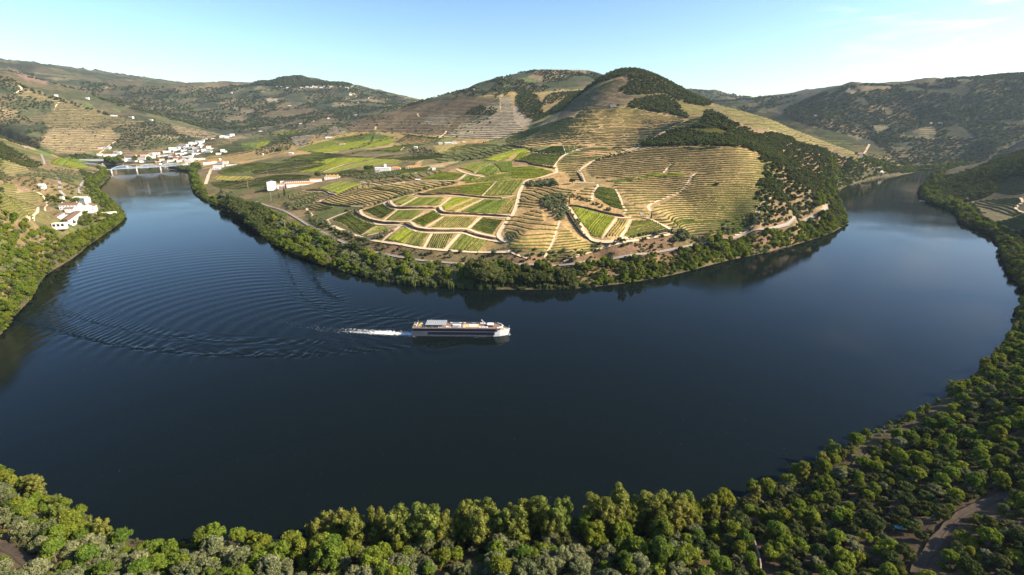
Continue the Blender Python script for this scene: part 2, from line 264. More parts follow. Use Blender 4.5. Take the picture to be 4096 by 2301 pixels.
# ------------------------------------------------------------------ terraces cut into the slopes of the bend
STEPPED = [
    (M3((-70, 560), (60, 540), (290, 462), (330, 600), (470, 605), (440, 750), (310, 955), (150, 955), (0, 885), (-60, 720)), 2.6, 'mid', 1.9, 'pale bare slope with widely spaced green vine rows above the shore trees'),
    (M3((120, 270), (300, 240), (500, 250), (650, 290), (520, 335), (280, 395), (290, 445), (70, 475), (70, 380)), 2.0, 'slope', 1.8, 'pale terraces with winding vine rows left of the olive grove'),
    (M3((510, 620), (640, 760), (800, 820), (920, 840), (760, 910), (560, 980), (350, 945), (450, 780)), 2.0, 'mid', 1.6, 'dark terraces with curving vine rows under the triangular plot'),
    (M3((645, 320), (740, 260), (838, 235), (800, 380), (700, 368)), 2.0, 'dark', 1.9, 'small dark terraced wedge beside the pale track'),
    (M2((505, 432), (560, 412), (640, 395), (780, 455), (640, 498), (560, 490)), 1.4, 'dark', 1.5, 'small fan of dark terraced rows at the left corner'),
    (M2((680, 385), (800, 330), (1060, 225), (1280, 235), (1600, 290), (1280, 398), (1000, 432), (780, 418)), 1.4, 'slope', 1.5, 'broad fan of curved tan terraces below the winery field'),
    (M2((300, 340), (450, 300), (690, 305), (740, 340), (640, 372), (480, 400), (330, 370)), 1.6, 'mid', 2.0, 'stepped garden terraces below the white winery'),
    ([(1475, 428), (1500, 402), (1560, 385), (1640, 376), (1700, 384), (1690, 410), (1660, 440), (1600, 452), (1540, 450), (1500, 448)], 2.4, 'slope', 2.0, 'dark green curved amphitheatre of vine terraces'),
    ([(1560, 458), (1640, 445), (1720, 445), (1740, 450), (1720, 480), (1660, 505), (1610, 520), (1570, 500), (1540, 470)], 2.1, 'slope', 1.4, 'tan terraces left of the diagonal path on the right slope'),
    ([(1700, 378), (1780, 372), (1850, 372), (1900, 385), (1935, 402), (1945, 430), (1800, 440), (1740, 434), (1680, 440)], 2.3, 'slope', 1.5, 'upper brown terraces of the right slope under the woods'),
    ([(1748, 438), (1850, 440), (1945, 432), (1952, 470), (1930, 520), (1905, 565), (1880, 585), (1800, 592), (1720, 575), (1650, 545), (1640, 528), (1690, 500), (1735, 465)], 2.1, 'slope', 1.5, 'wavy green and tan terraces filling the right slope'),
    ([(1560, 510), (1620, 525), (1635, 545), (1600, 552), (1570, 535)], 2.4, 'mid', 2.0, 'zigzag vine rows beside the parked white car'),
    (T3((560, 1060), (820, 985), (1180, 1000), (1000, 1055), (830, 1100), (700, 1190), (720, 1300), (620, 1310), (540, 1240), (460, 1180)), 2.0, 'slope', 1.4, 'pale tan terraces between the forked road and the amphitheatre'),
    (T3((1210, 1030), (1500, 975), (1900, 970), (2100, 985), (1700, 1060), (1400, 1100), (1120, 1110)), 2.5, 'slope', 1.8, 'green terraces just under the dark woodland edge')]
WOB = 1.5
def wobble(x, y): return WOB * fbm(x / 60, y / 60, 2, 61)
_sx0, _sy0, _sst = -420.0, 480.0, 2.0
_SX, _SY = np.meshgrid(np.arange(-420, 700, 2.0), np.arange(480, 1120, 2.0)); _SW = np.zeros(_SX.shape); _SDZ = np.full(_SX.shape, 2.0)
STEP_POLY = []
for q_, dz_, kd, w_, lb_ in STEPPED:
    P_ = gpoly(cr_spline(q_, 3, True)); STEP_POLY.append(P_); m = inside(_SX, _SY, P_); _SW[m] = 1.0; _SDZ[m] = dz_
def keep_flat(W, r):
    global _SW
    x0, y0 = W.min(0) - 14; x1, y1 = W.max(0) + 14; i0, i1 = max(0, int((x0 + 420) / 2)), min(_SX.shape[1], int((x1 + 420) / 2) + 1); j0, j1 = max(0, int((y0 - 480) / 2)), min(_SX.shape[0], int((y1 - 480) / 2) + 1)
    if i1 > i0 and j1 > j0: _SW[j0:j1, i0:i1] *= smooth(seg_dist(_SX[j0:j1, i0:i1], _SY[j0:j1, i0:i1], W), r, r + 4)
def HS(x, y):
    x = np.asarray(x, float); y = np.asarray(y, float); h = H(x, y)
    u = np.clip((x + 420) / 2, 0, _SX.shape[1] - 1.001); v = np.clip((y - 480) / 2, 0, _SX.shape[0] - 1.001); i = u.astype(int); j = v.astype(int); fx = u - i; fy = v - j
    w = (_SW[j, i] * (1 - fx) + _SW[j, i + 1] * fx) * (1 - fy) + (_SW[j + 1, i] * (1 - fx) + _SW[j + 1, i + 1] * fx) * fy
    dz_ = _SDZ[np.rint(v).astype(int), np.rint(u).astype(int)]; G = h + wobble(x, y); k = np.floor(G / dz_); f = G / dz_ - k
    return h + w * ((k + smooth(f, 0.0, 0.42)) * dz_ - G)
for (ql, w), W_ in zip(ROADS, ROADLINES): keep_flat(W_, w * 0.6 + 0.5)
# ------------------------------------------------------------------ materials
MATS = {}
def N(nt, t, **kw):
    n = nt.nodes.new(t)
    for k, v in kw.items():
        if k in ('operation', 'blend_type', 'noise_dimensions', 'data_type', 'attribute_name', 'feature', 'wave_type', 'bands_direction', 'vector_type'): setattr(n, k, v)
        else: n.inputs[k].default_value = v
    return n
def mat(name, col, rough=0.8, var=0.0, scale=0.3, spec=0.3, metal=0.0):
    if name in MATS: return MATS[name]
    m = bpy.data.materials.new(name); m.use_nodes = True; nt = m.node_tree; b = nt.nodes['Principled BSDF']
    b.inputs['Base Color'].default_value = (*col, 1); b.inputs['Roughness'].default_value = rough
    b.inputs['Specular IOR Level'].default_value = spec; b.inputs['Metallic'].default_value = metal
    if var:
        g = N(nt, 'ShaderNodeNewGeometry'); nz = N(nt, 'ShaderNodeTexNoise', Scale=scale, Detail=5.0, Roughness=0.6)
        rp = nt.nodes.new('ShaderNodeValToRGB'); rp.color_ramp.elements[0].position = 0.3; rp.color_ramp.elements[1].position = 0.7
        rp.color_ramp.elements[0].color = (*[c * (1 - var) for c in col], 1); rp.color_ramp.elements[1].color = (*[min(1, c * (1 + var)) for c in col], 1)
        nt.links.new(g.outputs['Position'], nz.inputs['Vector']); nt.links.new(nz.outputs['Fac'], rp.inputs['Fac']); nt.links.new(rp.outputs['Color'], b.inputs['Base Color'])
    MATS[name] = m; return m
def leaf_mat(name, col, col2, trans=0.25, hv=0.03):
    if name in MATS: return MATS[name]
    m = bpy.data.materials.new(name); m.use_nodes = True; nt = m.node_tree; nt.nodes.clear()
    out = N(nt, 'ShaderNodeOutputMaterial'); d = N(nt, 'ShaderNodeBsdfDiffuse'); t = N(nt, 'ShaderNodeBsdfTranslucent'); mx = N(nt, 'ShaderNodeMixShader', Fac=trans)
    oi = N(nt, 'ShaderNodeObjectInfo'); g = N(nt, 'ShaderNodeNewGeometry')
    c = N(nt, 'ShaderNodeMixRGB', Color1=(*col, 1), Color2=(*col2, 1)); hs = N(nt, 'ShaderNodeHueSaturation')
    m1 = N(nt, 'ShaderNodeMapRange'); m1.inputs['To Min'].default_value = 0.5 - hv; m1.inputs['To Max'].default_value = 0.5 + hv
    m2 = N(nt, 'ShaderNodeMapRange'); m2.inputs['To Min'].default_value = 0.62; m2.inputs['To Max'].default_value = 1.38
    ad = N(nt, 'ShaderNodeMath', operation='MULTIPLY'); ad.inputs[1].default_value = 7.31
    fr = N(nt, 'ShaderNodeMath', operation='FRACT'); ad2 = N(nt, 'ShaderNodeMath', operation='MULTIPLY'); ad2.inputs[1].default_value = 3.17; fr2 = N(nt, 'ShaderNodeMath', operation='FRACT')
    L = nt.links.new
    L(oi.outputs['Random'], ad.inputs[0]); L(ad.outputs[0], fr.inputs[0]); L(fr.outputs[0], c.inputs['Fac'])
    L(oi.outputs['Random'], ad2.inputs[0]); L(ad2.outputs[0], fr2.inputs[0]); L(fr2.outputs[0], m1.inputs['Value']); L(g.outputs['Random Per Island'], m2.inputs['Value'])
    nn = N(nt, 'ShaderNodeTexNoise', Scale=0.07, Detail=4.0, Roughness=0.7); nr = N(nt, 'ShaderNodeMapRange'); nr.inputs['From Min'].default_value = 0.3; nr.inputs['From Max'].default_value = 0.7; nr.inputs['To Min'].default_value = 0.72; nr.inputs['To Max'].default_value = 1.28
    yl = N(nt, 'ShaderNodeMixRGB', Color2=(col[0] * 1.12, col[1] * 1.02, col[2] * 1.1, 1)); yr = N(nt, 'ShaderNodeMapRange'); yr.inputs['From Min'].default_value = 0.45; yr.inputs['From Max'].default_value = 0.68; yr.inputs['To Max'].default_value = 0.8
    mm_ = N(nt, 'ShaderNodeMath', operation='MULTIPLY'); L(g.outputs['Position'], nn.inputs['Vector']); L(nn.outputs['Fac'], nr.inputs['Value']); L(nn.outputs['Fac'], yr.inputs['Value']); L(yr.outputs[0], yl.inputs['Fac']); L(c.outputs['Color'], yl.inputs['Color1'])
    L(m2.outputs['Result'], mm_.inputs[0]); L(nr.outputs[0], mm_.inputs[1])
    L(yl.outputs['Color'], hs.inputs['Color']); L(m1.outputs['Result'], hs.inputs['Hue']); L(mm_.outputs[0], hs.inputs['Value'])
    L(hs.outputs['Color'], d.inputs['Color']); L(hs.outputs['Color'], t.inputs['Color'])
    L(d.outputs[0], mx.inputs[1]); L(t.outputs[0], mx.inputs[2]); L(mx.outputs[0], out.inputs['Surface'])
    MATS[name] = m; return m
M_OLIVE = leaf_mat('olive_leaves', (0.205, 0.222, 0.112), (0.150, 0.175, 0.075), 0.35, 0.01)
M_BROAD = leaf_mat('broad_leaves', (0.185, 0.225, 0.030), (0.130, 0.190, 0.034), 0.42, 0.02)
M_POPLAR = leaf_mat('poplar_leaves', (0.215, 0.228, 0.050), (0.160, 0.200, 0.040), 0.42, 0.02)
M_OAK = leaf_mat('oak_leaves', (0.062, 0.082, 0.026), (0.120, 0.132, 0.046), 0.3, 0.02)
M_SCRUB = leaf_mat('scrub_leaves', (0.050, 0.060, 0.026), (0.085, 0.085, 0.042), 0.1, 0.02)
M_REED = leaf_mat('reed_leaves', (0.150, 0.175, 0.065), (0.120, 0.155, 0.045), 0.25, 0.01)
M_CYP = leaf_mat('cypress_leaves', (0.035, 0.060, 0.020), (0.045, 0.065, 0.025), 0.1, 0.01)
M_HEDGE = leaf_mat('hedge_leaves', (0.150, 0.190, 0.026), (0.120, 0.155, 0.022), 0.2, 0.01)
M_BARK = mat('bark', (0.16, 0.12, 0.09), 0.9, 0.3, 2.0)
M_DEAD = mat('dead_wood', (0.22, 0.18, 0.15), 0.9, 0.2, 2.0)
VINE = {'bright': leaf_mat('vine_bright', (0.195, 0.225, 0.032), (0.195, 0.225, 0.032), 0.25, 0.0),
        'mid': leaf_mat('vine_mid', (0.150, 0.172, 0.040), (0.150, 0.172, 0.040), 0.25, 0.0),
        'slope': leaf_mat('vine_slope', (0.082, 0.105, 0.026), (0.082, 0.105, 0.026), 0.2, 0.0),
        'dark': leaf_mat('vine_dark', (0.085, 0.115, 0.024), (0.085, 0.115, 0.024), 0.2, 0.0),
        'dry': leaf_mat('vine_dry', (0.220, 0.200, 0.055), (0.220, 0.200, 0.055), 0.25, 0.0)}
M_ROAD = mat('dirt_road', (0.62, 0.47, 0.31), 0.95, 0.16, 0.25)
M_BANK = mat('schist_bank', (0.115, 0.080, 0.052), 0.95, 0.45, 0.5)
M_RAIL = mat('rail_ballast', (0.30, 0.26, 0.22), 0.9, 0.25, 0.6)
M_STEEL = mat('rail_steel', (0.30, 0.27, 0.25), 0.5, 0.1, 1.0, metal=0.5)
M_ASPH = mat('grey_road', (0.28, 0.26, 0.25), 0.9, 0.15, 0.3)
M_TRACK = mat('earth_track', (0.066, 0.049, 0.034), 0.95, 0.3, 0.5)
M_RUT = mat('wheel_rut_earth', (0.080, 0.060, 0.043), 0.95, 0.3, 0.8)
M_STONE = mat('field_stone', (0.27, 0.20, 0.15), 0.95, 0.35, 1.2)
M_WHITE = mat('white_render', (0.82, 0.81, 0.79), 0.8, 0.05, 0.3)
M_GREYW = mat('grey_render', (0.55, 0.53, 0.51), 0.85, 0.08, 0.3)
M_TILE = mat('orange_tiles', (0.55, 0.23, 0.075), 0.85, 0.22, 0.5)
M_TILEB = mat('brown_tiles', (0.20, 0.115, 0.080), 0.85, 0.25, 0.6)
M_TILED = mat('dark_tiles', (0.085, 0.060, 0.060), 0.8, 0.25, 0.6)
M_TILEW = mat('pale_roof', (0.66, 0.63, 0.58), 0.8, 0.08, 0.4)
M_GLASS = mat('dark_window', (0.025, 0.028, 0.038), 0.15, spec=0.6)
M_DOOR = mat('dark_door', (0.06, 0.05, 0.045), 0.7)
M_CONC = mat('concrete', (0.52, 0.48, 0.44), 0.85, 0.12, 0.4)
M_BLUE = mat('bridge_paint', (0.34, 0.43, 0.56), 0.5, 0.05, 0.5)

# ------------------------------------------------------------------ object helpers
def link(name, me, material=None, parent=None, loc=None, rot=None, scale=None):
    o = bpy.data.objects.new(name, me); COL.objects.link(o)
    if material is not None and me is not None and not me.materials: me.materials.append(material)
    if parent is not None: o.parent = parent
    if loc is not None: o.location = loc
    if rot is not None: o.rotation_euler = rot
    if scale is not None: o.scale = scale
    return o
def tag(o, label=None, cat=None, group=None, kind=None):
    if label: o['label'] = label
    if cat: o['category'] = cat
    if group: o['group'] = group
    if kind: o['kind'] = kind
    return o
def mesh(name, V, F, sm=False, material=None):
    me = bpy.data.meshes.new(name)
    me.from_pydata(np.asarray(V, float).tolist() if isinstance(V, np.ndarray) else V, [], F.tolist() if isinstance(F, np.ndarray) else F)
    if sm: me.polygons.foreach_set('use_smooth', np.ones(len(me.polygons), bool))
    me.update()
    if material is not None: me.materials.append(material)
    return me
class MB:
    def __init__(s): s.v = []; s.f = []
    def add(s, V, F):
        o = len(s.v); s.v += [tuple(map(float, p)) for p in V]; s.f += [tuple(i + o for i in f) for f in F]; return s
    def box(s, x0, x1, y0, y1, z0, z1, taper=0.0):
        t = taper
        return s.add([(x0, y0, z0), (x1, y0, z0), (x1, y1, z0), (x0, y1, z0), (x0 + t, y0 + t, z1), (x1 - t, y0 + t, z1), (x1 - t, y1 - t, z1), (x0 + t, y1 - t, z1)],
                     [(0, 3, 2, 1), (4, 5, 6, 7), (0, 1, 5, 4), (1, 2, 6, 5), (2, 3, 7, 6), (3, 0, 4, 7)])
    def bar(s, a, b, r, n=5, r2=None):
        a = Vector(a); b = Vector(b); d = (b - a)
        if d.length < 1e-6: return s
        q = d.to_track_quat('Z', 'Y'); r2 = r if r2 is None else r2; V = []
        for p, rr in ((a, r), (b, r2)):
            for k in range(n):
                an = 2 * math.pi * k / n; V.append(p + q @ Vector((rr * math.cos(an), rr * math.sin(an), 0)))
        return s.add(V, [(k, (k + 1) % n, n + (k + 1) % n, n + k) for k in range(n)] + [tuple(range(n - 1, -1, -1)), tuple(range(n, 2 * n))])
    def prism(s, P, z0, z1):
        n = len(P); return s.add([(x, y, z0) for x, y in P] + [(x, y, z1) for x, y in P], [tuple(range(n - 1, -1, -1)), tuple(range(n, 2 * n))] + [(k, (k + 1) % n, n + (k + 1) % n, n + k) for k in range(n)])
    def mesh(s, name, m=None, sm=False): return mesh(name, s.v, s.f, sm, m)
    def obj(s, name, m, parent=None, **k): return link(name, s.mesh(name, m), None, parent, **k)

# ------------------------------------------------------------------ ground relief with its land use
th = np.radians(np.concatenate([np.linspace(-64, -47, 60)[:-1], np.linspace(-47, 50, 760)[:-1], np.linspace(50, 64, 50)]))
rr_ = np.concatenate([np.geomspace(62, 520, 150)[:-1], np.linspace(520, 1120, 330)[:-1], np.geomspace(1120, 9400, 230)])
TT, RR = np.meshgrid(th, rr_); GX = RR * np.sin(TT); GY = RR * np.cos(TT); GZ = HS(GX, GY)
GQX, GQY = project(GX, GY, GZ); GSD = SD(GX, GY)
EDGE = 5.0
def zone(poly, y0=0, y1=1e9, X=GX, Y=GY, QX=None, QY=None):
    QX = GQX + EDGE * fbm(GX / 30, GY / 30, 2, 15) if QX is None else QX; QY = GQY + 0.5 * EDGE * fbm(GX / 30, GY / 30, 2, 16) if QY is None else QY
    return inside(QX, QY, poly) & (Y >= y0) & (Y <= y1)
SOIL = np.array((0.45, 0.295, 0.130)); DRY = np.array((0.30, 0.215, 0.088)); SCR = np.array((0.048, 0.048, 0.028)); FAR = np.array((0.085, 0.076, 0.044)); GRASS = np.array((0.12, 0.15, 0.035)); EARTH = np.array((0.095, 0.066, 0.042)); GREEN = np.array((0.095, 0.125, 0.030)); GREY = np.array((0.33, 0.265, 0.185))
col = np.zeros(GX.shape + (3,)); col[:] = DRY
terr = np.zeros(GX.shape); pale = np.zeros(GX.shape)
def paint(m, c, t=None, k=1.0):
    col[m] = col[m] * (1 - k) + np.asarray(c) * k
    if t is not None: terr[m] = t
farz = GY + 0.2 * np.abs(GX) > 2600
n1 = fbm(GX / 260, GY / 260, 4, 21); n2 = fbm(GX / 90, GY / 90, 3, 31)
paint(farz, FAR); paint(farz & (n1 > 0.12), SCR); paint(farz & (n1 < -0.18), (0.17, 0.135, 0.08), 0.8)
paint(farz & (n1 < -0.30) & (n2 > 0.05), (0.26, 0.205, 0.125), 0.7); paint(farz & (n2 > 0.36), (0.10, 0.12, 0.045))
def cells(x, y, s, seed):
    gx = np.floor(x / s); gy = np.floor(y / s); best = np.full(x.shape, 1e9); cid = np.zeros(x.shape)
    for i in (-1, 0, 1):
        for j in (-1, 0, 1):
            a = gx + i; b_ = gy + j; h1 = np.modf(np.sin(a * 127.1 + b_ * 311.7 + seed) * 43758.5453)[0]; h2 = np.modf(np.sin(a * 269.5 + b_ * 183.3 + seed) * 43758.5453)[0]
            d = (x - (a + 0.5 + 0.45 * h1) * s) ** 2 + (y - (b_ + 0.5 + 0.45 * h2) * s) ** 2; m = d < best; best[m] = d[m]; cid[m] = np.abs(np.modf(h1 * 91.7 + h2 * 37.3)[0])[m]
    return cid
cx_ = GX + 40 * fbm(GX / 150, GY / 150, 2, 51); cy_ = GY + 60 * fbm(GX / 150, GY / 150, 2, 52)
cell = cells(cx_, cy_ * 0.6 + GZ * 1.5, 150.0, 3.0)
lf = farz & (GX < 900)
for lo, hi, c_, t_ in ((0.0, 0.22, (0.050, 0.058, 0.030), 0.0), (0.22, 0.36, (0.150, 0.115, 0.070), 1.0), (0.36, 0.48, (0.110, 0.110, 0.050), 0.5), (0.48, 0.58, (0.235, 0.180, 0.110), 0.8), (0.58, 0.70, (0.070, 0.075, 0.038), 0.3)): paint(lf & (cell >= lo) & (cell < hi), c_, t_)
rightfar = (GX > 900) & (GY > 2150); paint(rightfar & (n1 > -0.25), SCR); paint(rightfar & (n1 <= -0.25), (0.115, 0.085, 0.05), 0.8)
for lo, hi, c_, t_ in ((0.0, 0.12, (0.125, 0.092, 0.055), 0.9), (0.12, 0.17, (0.18, 0.135, 0.08), 0.7), (0.18, 0.34, (0.046, 0.050, 0.027), 0.0)): paint(rightfar & (cell >= lo) & (cell < hi), c_, t_)
nearb = (GY < 560) & (GSD > 0) & ((GX > 90) | (GY < 230)) & ~((GX > -100) & (GX < 90) & (GY > 300)) & ((GX < 480)) & ~((GY > 470) & (GX < 420))
paint(nearb, EARTH); paint(nearb & (n2 > 0.25), (0.15, 0.10, 0.056)); 
lb = (GX < -250) & (GY < 1900) & (GY > 250); paint(lb, (0.19, 0.14, 0.072)); paint(lb & (n2 > -0.05), (0.135, 0.118, 0.05)); paint(lb & (n2 > 0.18), (0.105, 0.115, 0.038)); 
rb = (GX > 480) & (GY < 1700) & (GX > 0.62 * GY); paint(rb, (0.11, 0.095, 0.055))
prom = (GY > 490) & (GY < 2100) & ~lb & ~rb
paint(prom, SOIL * 0.9); paint(prom & (n2 > 0.15), DRY)
cell2 = cells(GX + 12 * fbm(GX / 40, GY / 40, 2, 81), GY * 0.7, 75.0, 9.0); pl_ = prom & (GY > 1000) & (GY < 2600)
for lo, hi, c_ in ((0.0, 0.2, (0.20, 0.165, 0.070)), (0.2, 0.42, (0.145, 0.150, 0.050)), (0.42, 0.55, (0.24, 0.165, 0.085)), (0.55, 0.68, (0.42, 0.30, 0.14)), (0.68, 0.78, (0.17, 0.125, 0.068))): paint(pl_ & (cell2 >= lo) & (cell2 < hi), c_)
paint(prom & (GX > 380) & (GY > 1150), (0.185, 0.138, 0.074)); paint(prom & (GX > 380) & (GY > 1150) & (n2 > 0.1), (0.12, 0.105, 0.055))
# middle ridge and hill slopes: terraced dry vineyards and scrub
for P, y0, y1, c, t in (
    (T2((900, 700), (1500, 560), (2100, 470), (2450, 480), (2420, 640), (2100, 780), (1900, 860), (1300, 820), (900, 830)), 1700, 2800, (0.16, 0.115, 0.075), 0.0),
    (T2((1900, 880), (2000, 800), (2450, 480), (2576, 480), (2600, 700), (2700, 830), (2500, 900)), 1600, 2700, GREY, 0.0),
    (T3((-100, 450), (40, 560), (150, 690), (260, 700), (0, 850), (-200, 900)), 1600, 2700, GREY, 0.0),
    (T2((1900, 790), (2060, 650), (1750, 660), (1660, 740), (1980, 770)), 1700, 2900, GREY * 0.8, 0.0),
    (T2((600, 890), (780, 770), (960, 800), (880, 850), (660, 880)), 1700, 2900, GREY, 0.0),
    (T2((340, 870), (540, 860), (580, 890), (440, 980), (380, 960)), 1500, 3000, GREY, 0.0),
    (T3((380, 640), (730, 440), (1250, 430), (1390, 450), (1150, 560), (900, 590), (700, 610), (520, 620)), 1500, 1950, (0.20, 0.145, 0.098), 0.0),
    (T3((760, 430), (1060, 290), (1150, 340), (1080, 430)), 1500, 1950, (0.20, 0.14, 0.09), 0.0),
    (T3((1590, 480), (1830, 560), (2000, 580), (1960, 640), (1800, 690), (1690, 590)), 1200, 1900, (0.20, 0.145, 0.078), 0.0),
    (T3((1990, 500), (2576, 600), (2700, 800), (2500, 790), (2250, 720), (2100, 600)), 1200, 2300, (0.165, 0.122, 0.066), 0.0),
    (T4((-60, 620), (200, 670), (330, 750), (700, 840), (860, 900), (980, 980), (900, 1080), (650, 1000), (300, 930), (0, 850)), 1100, 2300, (0.20, 0.15, 0.078), 0.0),
    (T4((0, 800), (200, 860), (100, 880), (0, 850)), 1000, 2300, (0.42, 0.32, 0.18), 0.2),
    (T4((980, 960), (1100, 990), (1330, 1140), (1250, 1190), (900, 1130), (850, 1080)), 1100, 2300, (0.23, 0.17, 0.09), 0.0),
    (T4((760, 430), (820, 380), (940, 430), (860, 445)), 2200, 3600, (0.24, 0.205, 0.13), 0.2),
    (T4((880, 360), (1240, 365), (1240, 390), (950, 420)), 2200, 3600, (0.20, 0.15, 0.09), 0.6),
    (T4((720, 600), (850, 655), (740, 650)), 2200, 3600, (0.22, 0.175, 0.11), 0.3),
    (T4((1050, 760), (1240, 750), (1200, 800), (1090, 830)), 2000, 3600, (0.18, 0.155, 0.085), 0.2),
    (T4((1370, 830), (1690, 760), (1680, 840), (1600, 860)), 2000, 3600, (0.20, 0.15, 0.09), 1.0),
    (T4((1270, 860), (1330, 845), (1670, 870), (1690, 895), (1500, 890)), 2000, 3600, (0.15, 0.16, 0.065), 0.3),
    (T4((860, 600), (1150, 560), (1180, 610), (1000, 640)), 2000, 3600, (0.20, 0.14, 0.08), 0.9),
    (T4((1100, 690), (1500, 680), (1420, 760), (1180, 740)), 2000, 3600, (0.16, 0.12, 0.075), 1.0),
    (T1((160, 450), (230, 370), (560, 470), (740, 530), (560, 540), (330, 480)), 2300, 3600, (0.24, 0.18, 0.10), 1.0),
    (T1((520, 610), (600, 540), (740, 530), (960, 600), (1300, 700), (1450, 720), (1150, 790), (490, 780), (430, 700)), 2300, 3600, (0.22, 0.17, 0.085), 1.0),
    (T1((490, 800), (560, 780), (1080, 780), (1210, 860), (1050, 1010), (700, 1050), (400, 1000), (410, 920)), 2000, 3600, (0.30, 0.225, 0.125), 0.8),
    (T1((0, 580), (210, 630), (0, 700)), 2000, 3600, (0.30, 0.215, 0.13), 0.8),
    (T1((1720, 750), (1940, 790), (2230, 850), (2080, 900), (1800, 840)), 2000, 3600, (0.27, 0.20, 0.12), 0.9),
    (T1((1110, 1010), (1500, 1010), (1700, 970), (1600, 1040), (1300, 1060)), 2000, 3600, (0.25, 0.18, 0.10), 0.6),
    (T2((0, 530), (130, 480), (270, 495), (180, 520)), 3000, 6500, (0.38, 0.31, 0.20), 0.2),
    (T2((920, 430), (1080, 440), (1010, 470), (930, 450)), 3000, 6500, (0.36, 0.28, 0.17), 0.2),
    (T2((0, 590), (300, 520), (700, 620), (850, 680), (560, 780), (200, 760), (0, 700)), 2500, 6500, (0.17, 0.125, 0.075), 0.9),
    (T1((50, 160), (480, 320), (480, 345), (250, 300)), 3000, 7000, (0.20, 0.135, 0.10), 0.0)):
    m = zone(P, y0, y1); paint(m, c, t)
# mid-left plain: patchwork
for P, c, t in (
    (T2((410, 1000), (640, 930), (800, 890), (1000, 870), (1200, 830), (1380, 880), (1330, 960), (950, 1000), (560, 1030)), GREEN, 0.0),
    (T2((420, 1230), (720, 1150), (560, 1130), (800, 1090), (1180, 1090), (900, 1150), (650, 1220)), (0.15, 0.20, 0.030), 0.0),
    (T2((680, 1225), (1190, 1100), (1420, 1110), (1430, 1140), (950, 1190), (800, 1240)), (0.36, 0.27, 0.15), 0.0),
    (T2((0, 1170), (500, 1120), (700, 1160), (400, 1230), (0, 1250)), (0.27, 0.22, 0.11), 0.0),
    (T2((1200, 1080), (1500, 1050), (1850, 1040), (1830, 1090), (1450, 1110)), (0.30, 0.24, 0.13), 0.0),
    (T2((1500, 1000), (1700, 980), (1860, 1040), (1600, 1090)), (0.20, 0.14, 0.08), 0.0),
    (T2((1790, 960), (2150, 940), (2000, 1000), (1850, 1040)), (0.36, 0.27, 0.15), 0.0),
    (T2((1850, 1050), (2000, 970), (2300, 940), (2576, 960), (2700, 960), (2450, 1040), (2250, 1100), (1800, 1130)), (0.13, 0.13, 0.045), 0.0),
    (T2((160, 830), (450, 810), (420, 840), (200, 855)), GRASS, 0.0), (T2((0, 930), (150, 910), (0, 1000)), GRASS, 0.0),
    (T1((500, 1130), (700, 1070), (900, 1130), (880, 1190), (640, 1170)), (0.15, 0.20, 0.035), 0.0),
    (T1((290, 1000), (460, 990), (600, 1040), (480, 1060)), (0.12, 0.17, 0.04), 0.0),
    (T1((2180, 1230), (2576, 1130), (2800, 1160), (2576, 1220), (2300, 1260)), (0.14, 0.16, 0.045), 0.0),
    (T1((2420, 950), (2576, 920), (2576, 1010), (2450, 1000)), GRASS, 0.0),
    (M1((0, 70), (150, 100), (330, 150), (430, 230), (400, 310), (280, 440), (100, 440), (0, 380)), (0.23, 0.165, 0.105), 0.0),
    (T1((0, 1090), (100, 1130), (300, 1180), (240, 1260), (0, 1270)), (0.26, 0.20, 0.11), 0.0)):
    paint(zone(P, 300, 2700), c, t)
for P, c in (([(1470, 430), (1500, 400), (1640, 374), (1850, 370), (1940, 402), (1955, 470), (1905, 570), (1880, 592), (1720, 582), (1560, 520), (1500, 452)], (0.315, 0.215, 0.100)),
             (T3((0, 850), (300, 760), (560, 680), (740, 590), (1000, 575), (1500, 645), (1780, 700), (1500, 840), (1300, 970), (1150, 1000), (440, 960), (130, 985), (-60, 940)), (0.38, 0.262, 0.122)),
             (M2((1150, 228), (1500, 210), (2080, 190), (1800, 262), (1600, 295), (1280, 400), (780, 425), (680, 385), (1060, 222)), (0.37, 0.27, 0.115))):
    paint(zone(P, 450, 1700), c, 0)
# dry cut bank, rock faces and shore shelf
paint(zone(M4((0, 440), (280, 390), (570, 280), (600, 330), (420, 430), (200, 500), (0, 545)), 400, 1300), (0.36, 0.255, 0.14))
paint((GSD > 0) & (GSD < 9) & (GY < 2300), (0.075, 0.065, 0.036), 0)
sh = prom & (GSD < 60) & (GSD >= 7) & (GY < 1100); paint(sh, (0.17, 0.12, 0.068)); paint(sh & (n2 > 0.05), (0.24, 0.165, 0.09))
rd_ = np.full(GX.shape, 1e3); m = prom & (GY < 1300) & (GSD < 140); rd_[m] = seg_dist(GX[m], GY[m], RW)
cut = m & (rd_ < 26 + 8 * n2) & (GX < 420); paint(cut, (0.185, 0.118, 0.070), 0); paint(cut & (n2 > 0.1), (0.135, 0.105, 0.052), 0)
paint(zone(T4((-60, 860), (350, 950), (700, 1060), (820, 1110), (640, 1310), (420, 1480), (60, 1480), (-60, 1200)), 600, 1700), (0.20, 0.145, 0.078), 0); paint(zone(M4((-80, 60), (600, 0), (640, 180), (570, 275), (300, 390), (250, 440), (-80, 540)), 560, 1300), (0.22, 0.158, 0.085), 0)
paint(GSD <= 0, (0.10, 0.085, 0.05), 0)
n_, m_ = GX.shape; idx = np.arange(n_ * m_).reshape(n_, m_)
Fg = np.stack([idx[:-1, :-1], idx[:-1, 1:], idx[1:, 1:], idx[1:, :-1]], -1).reshape(-1, 4)
gme = mesh('terrain', np.stack([GX, GY, GZ], -1).reshape(-1, 3), Fg[:, ::-1], True)
at = gme.attributes.new('landuse', 'FLOAT_COLOR', 'POINT'); at.data.foreach_set('color', np.concatenate([col, terr[..., None]], -1).astype(np.float32).ravel())
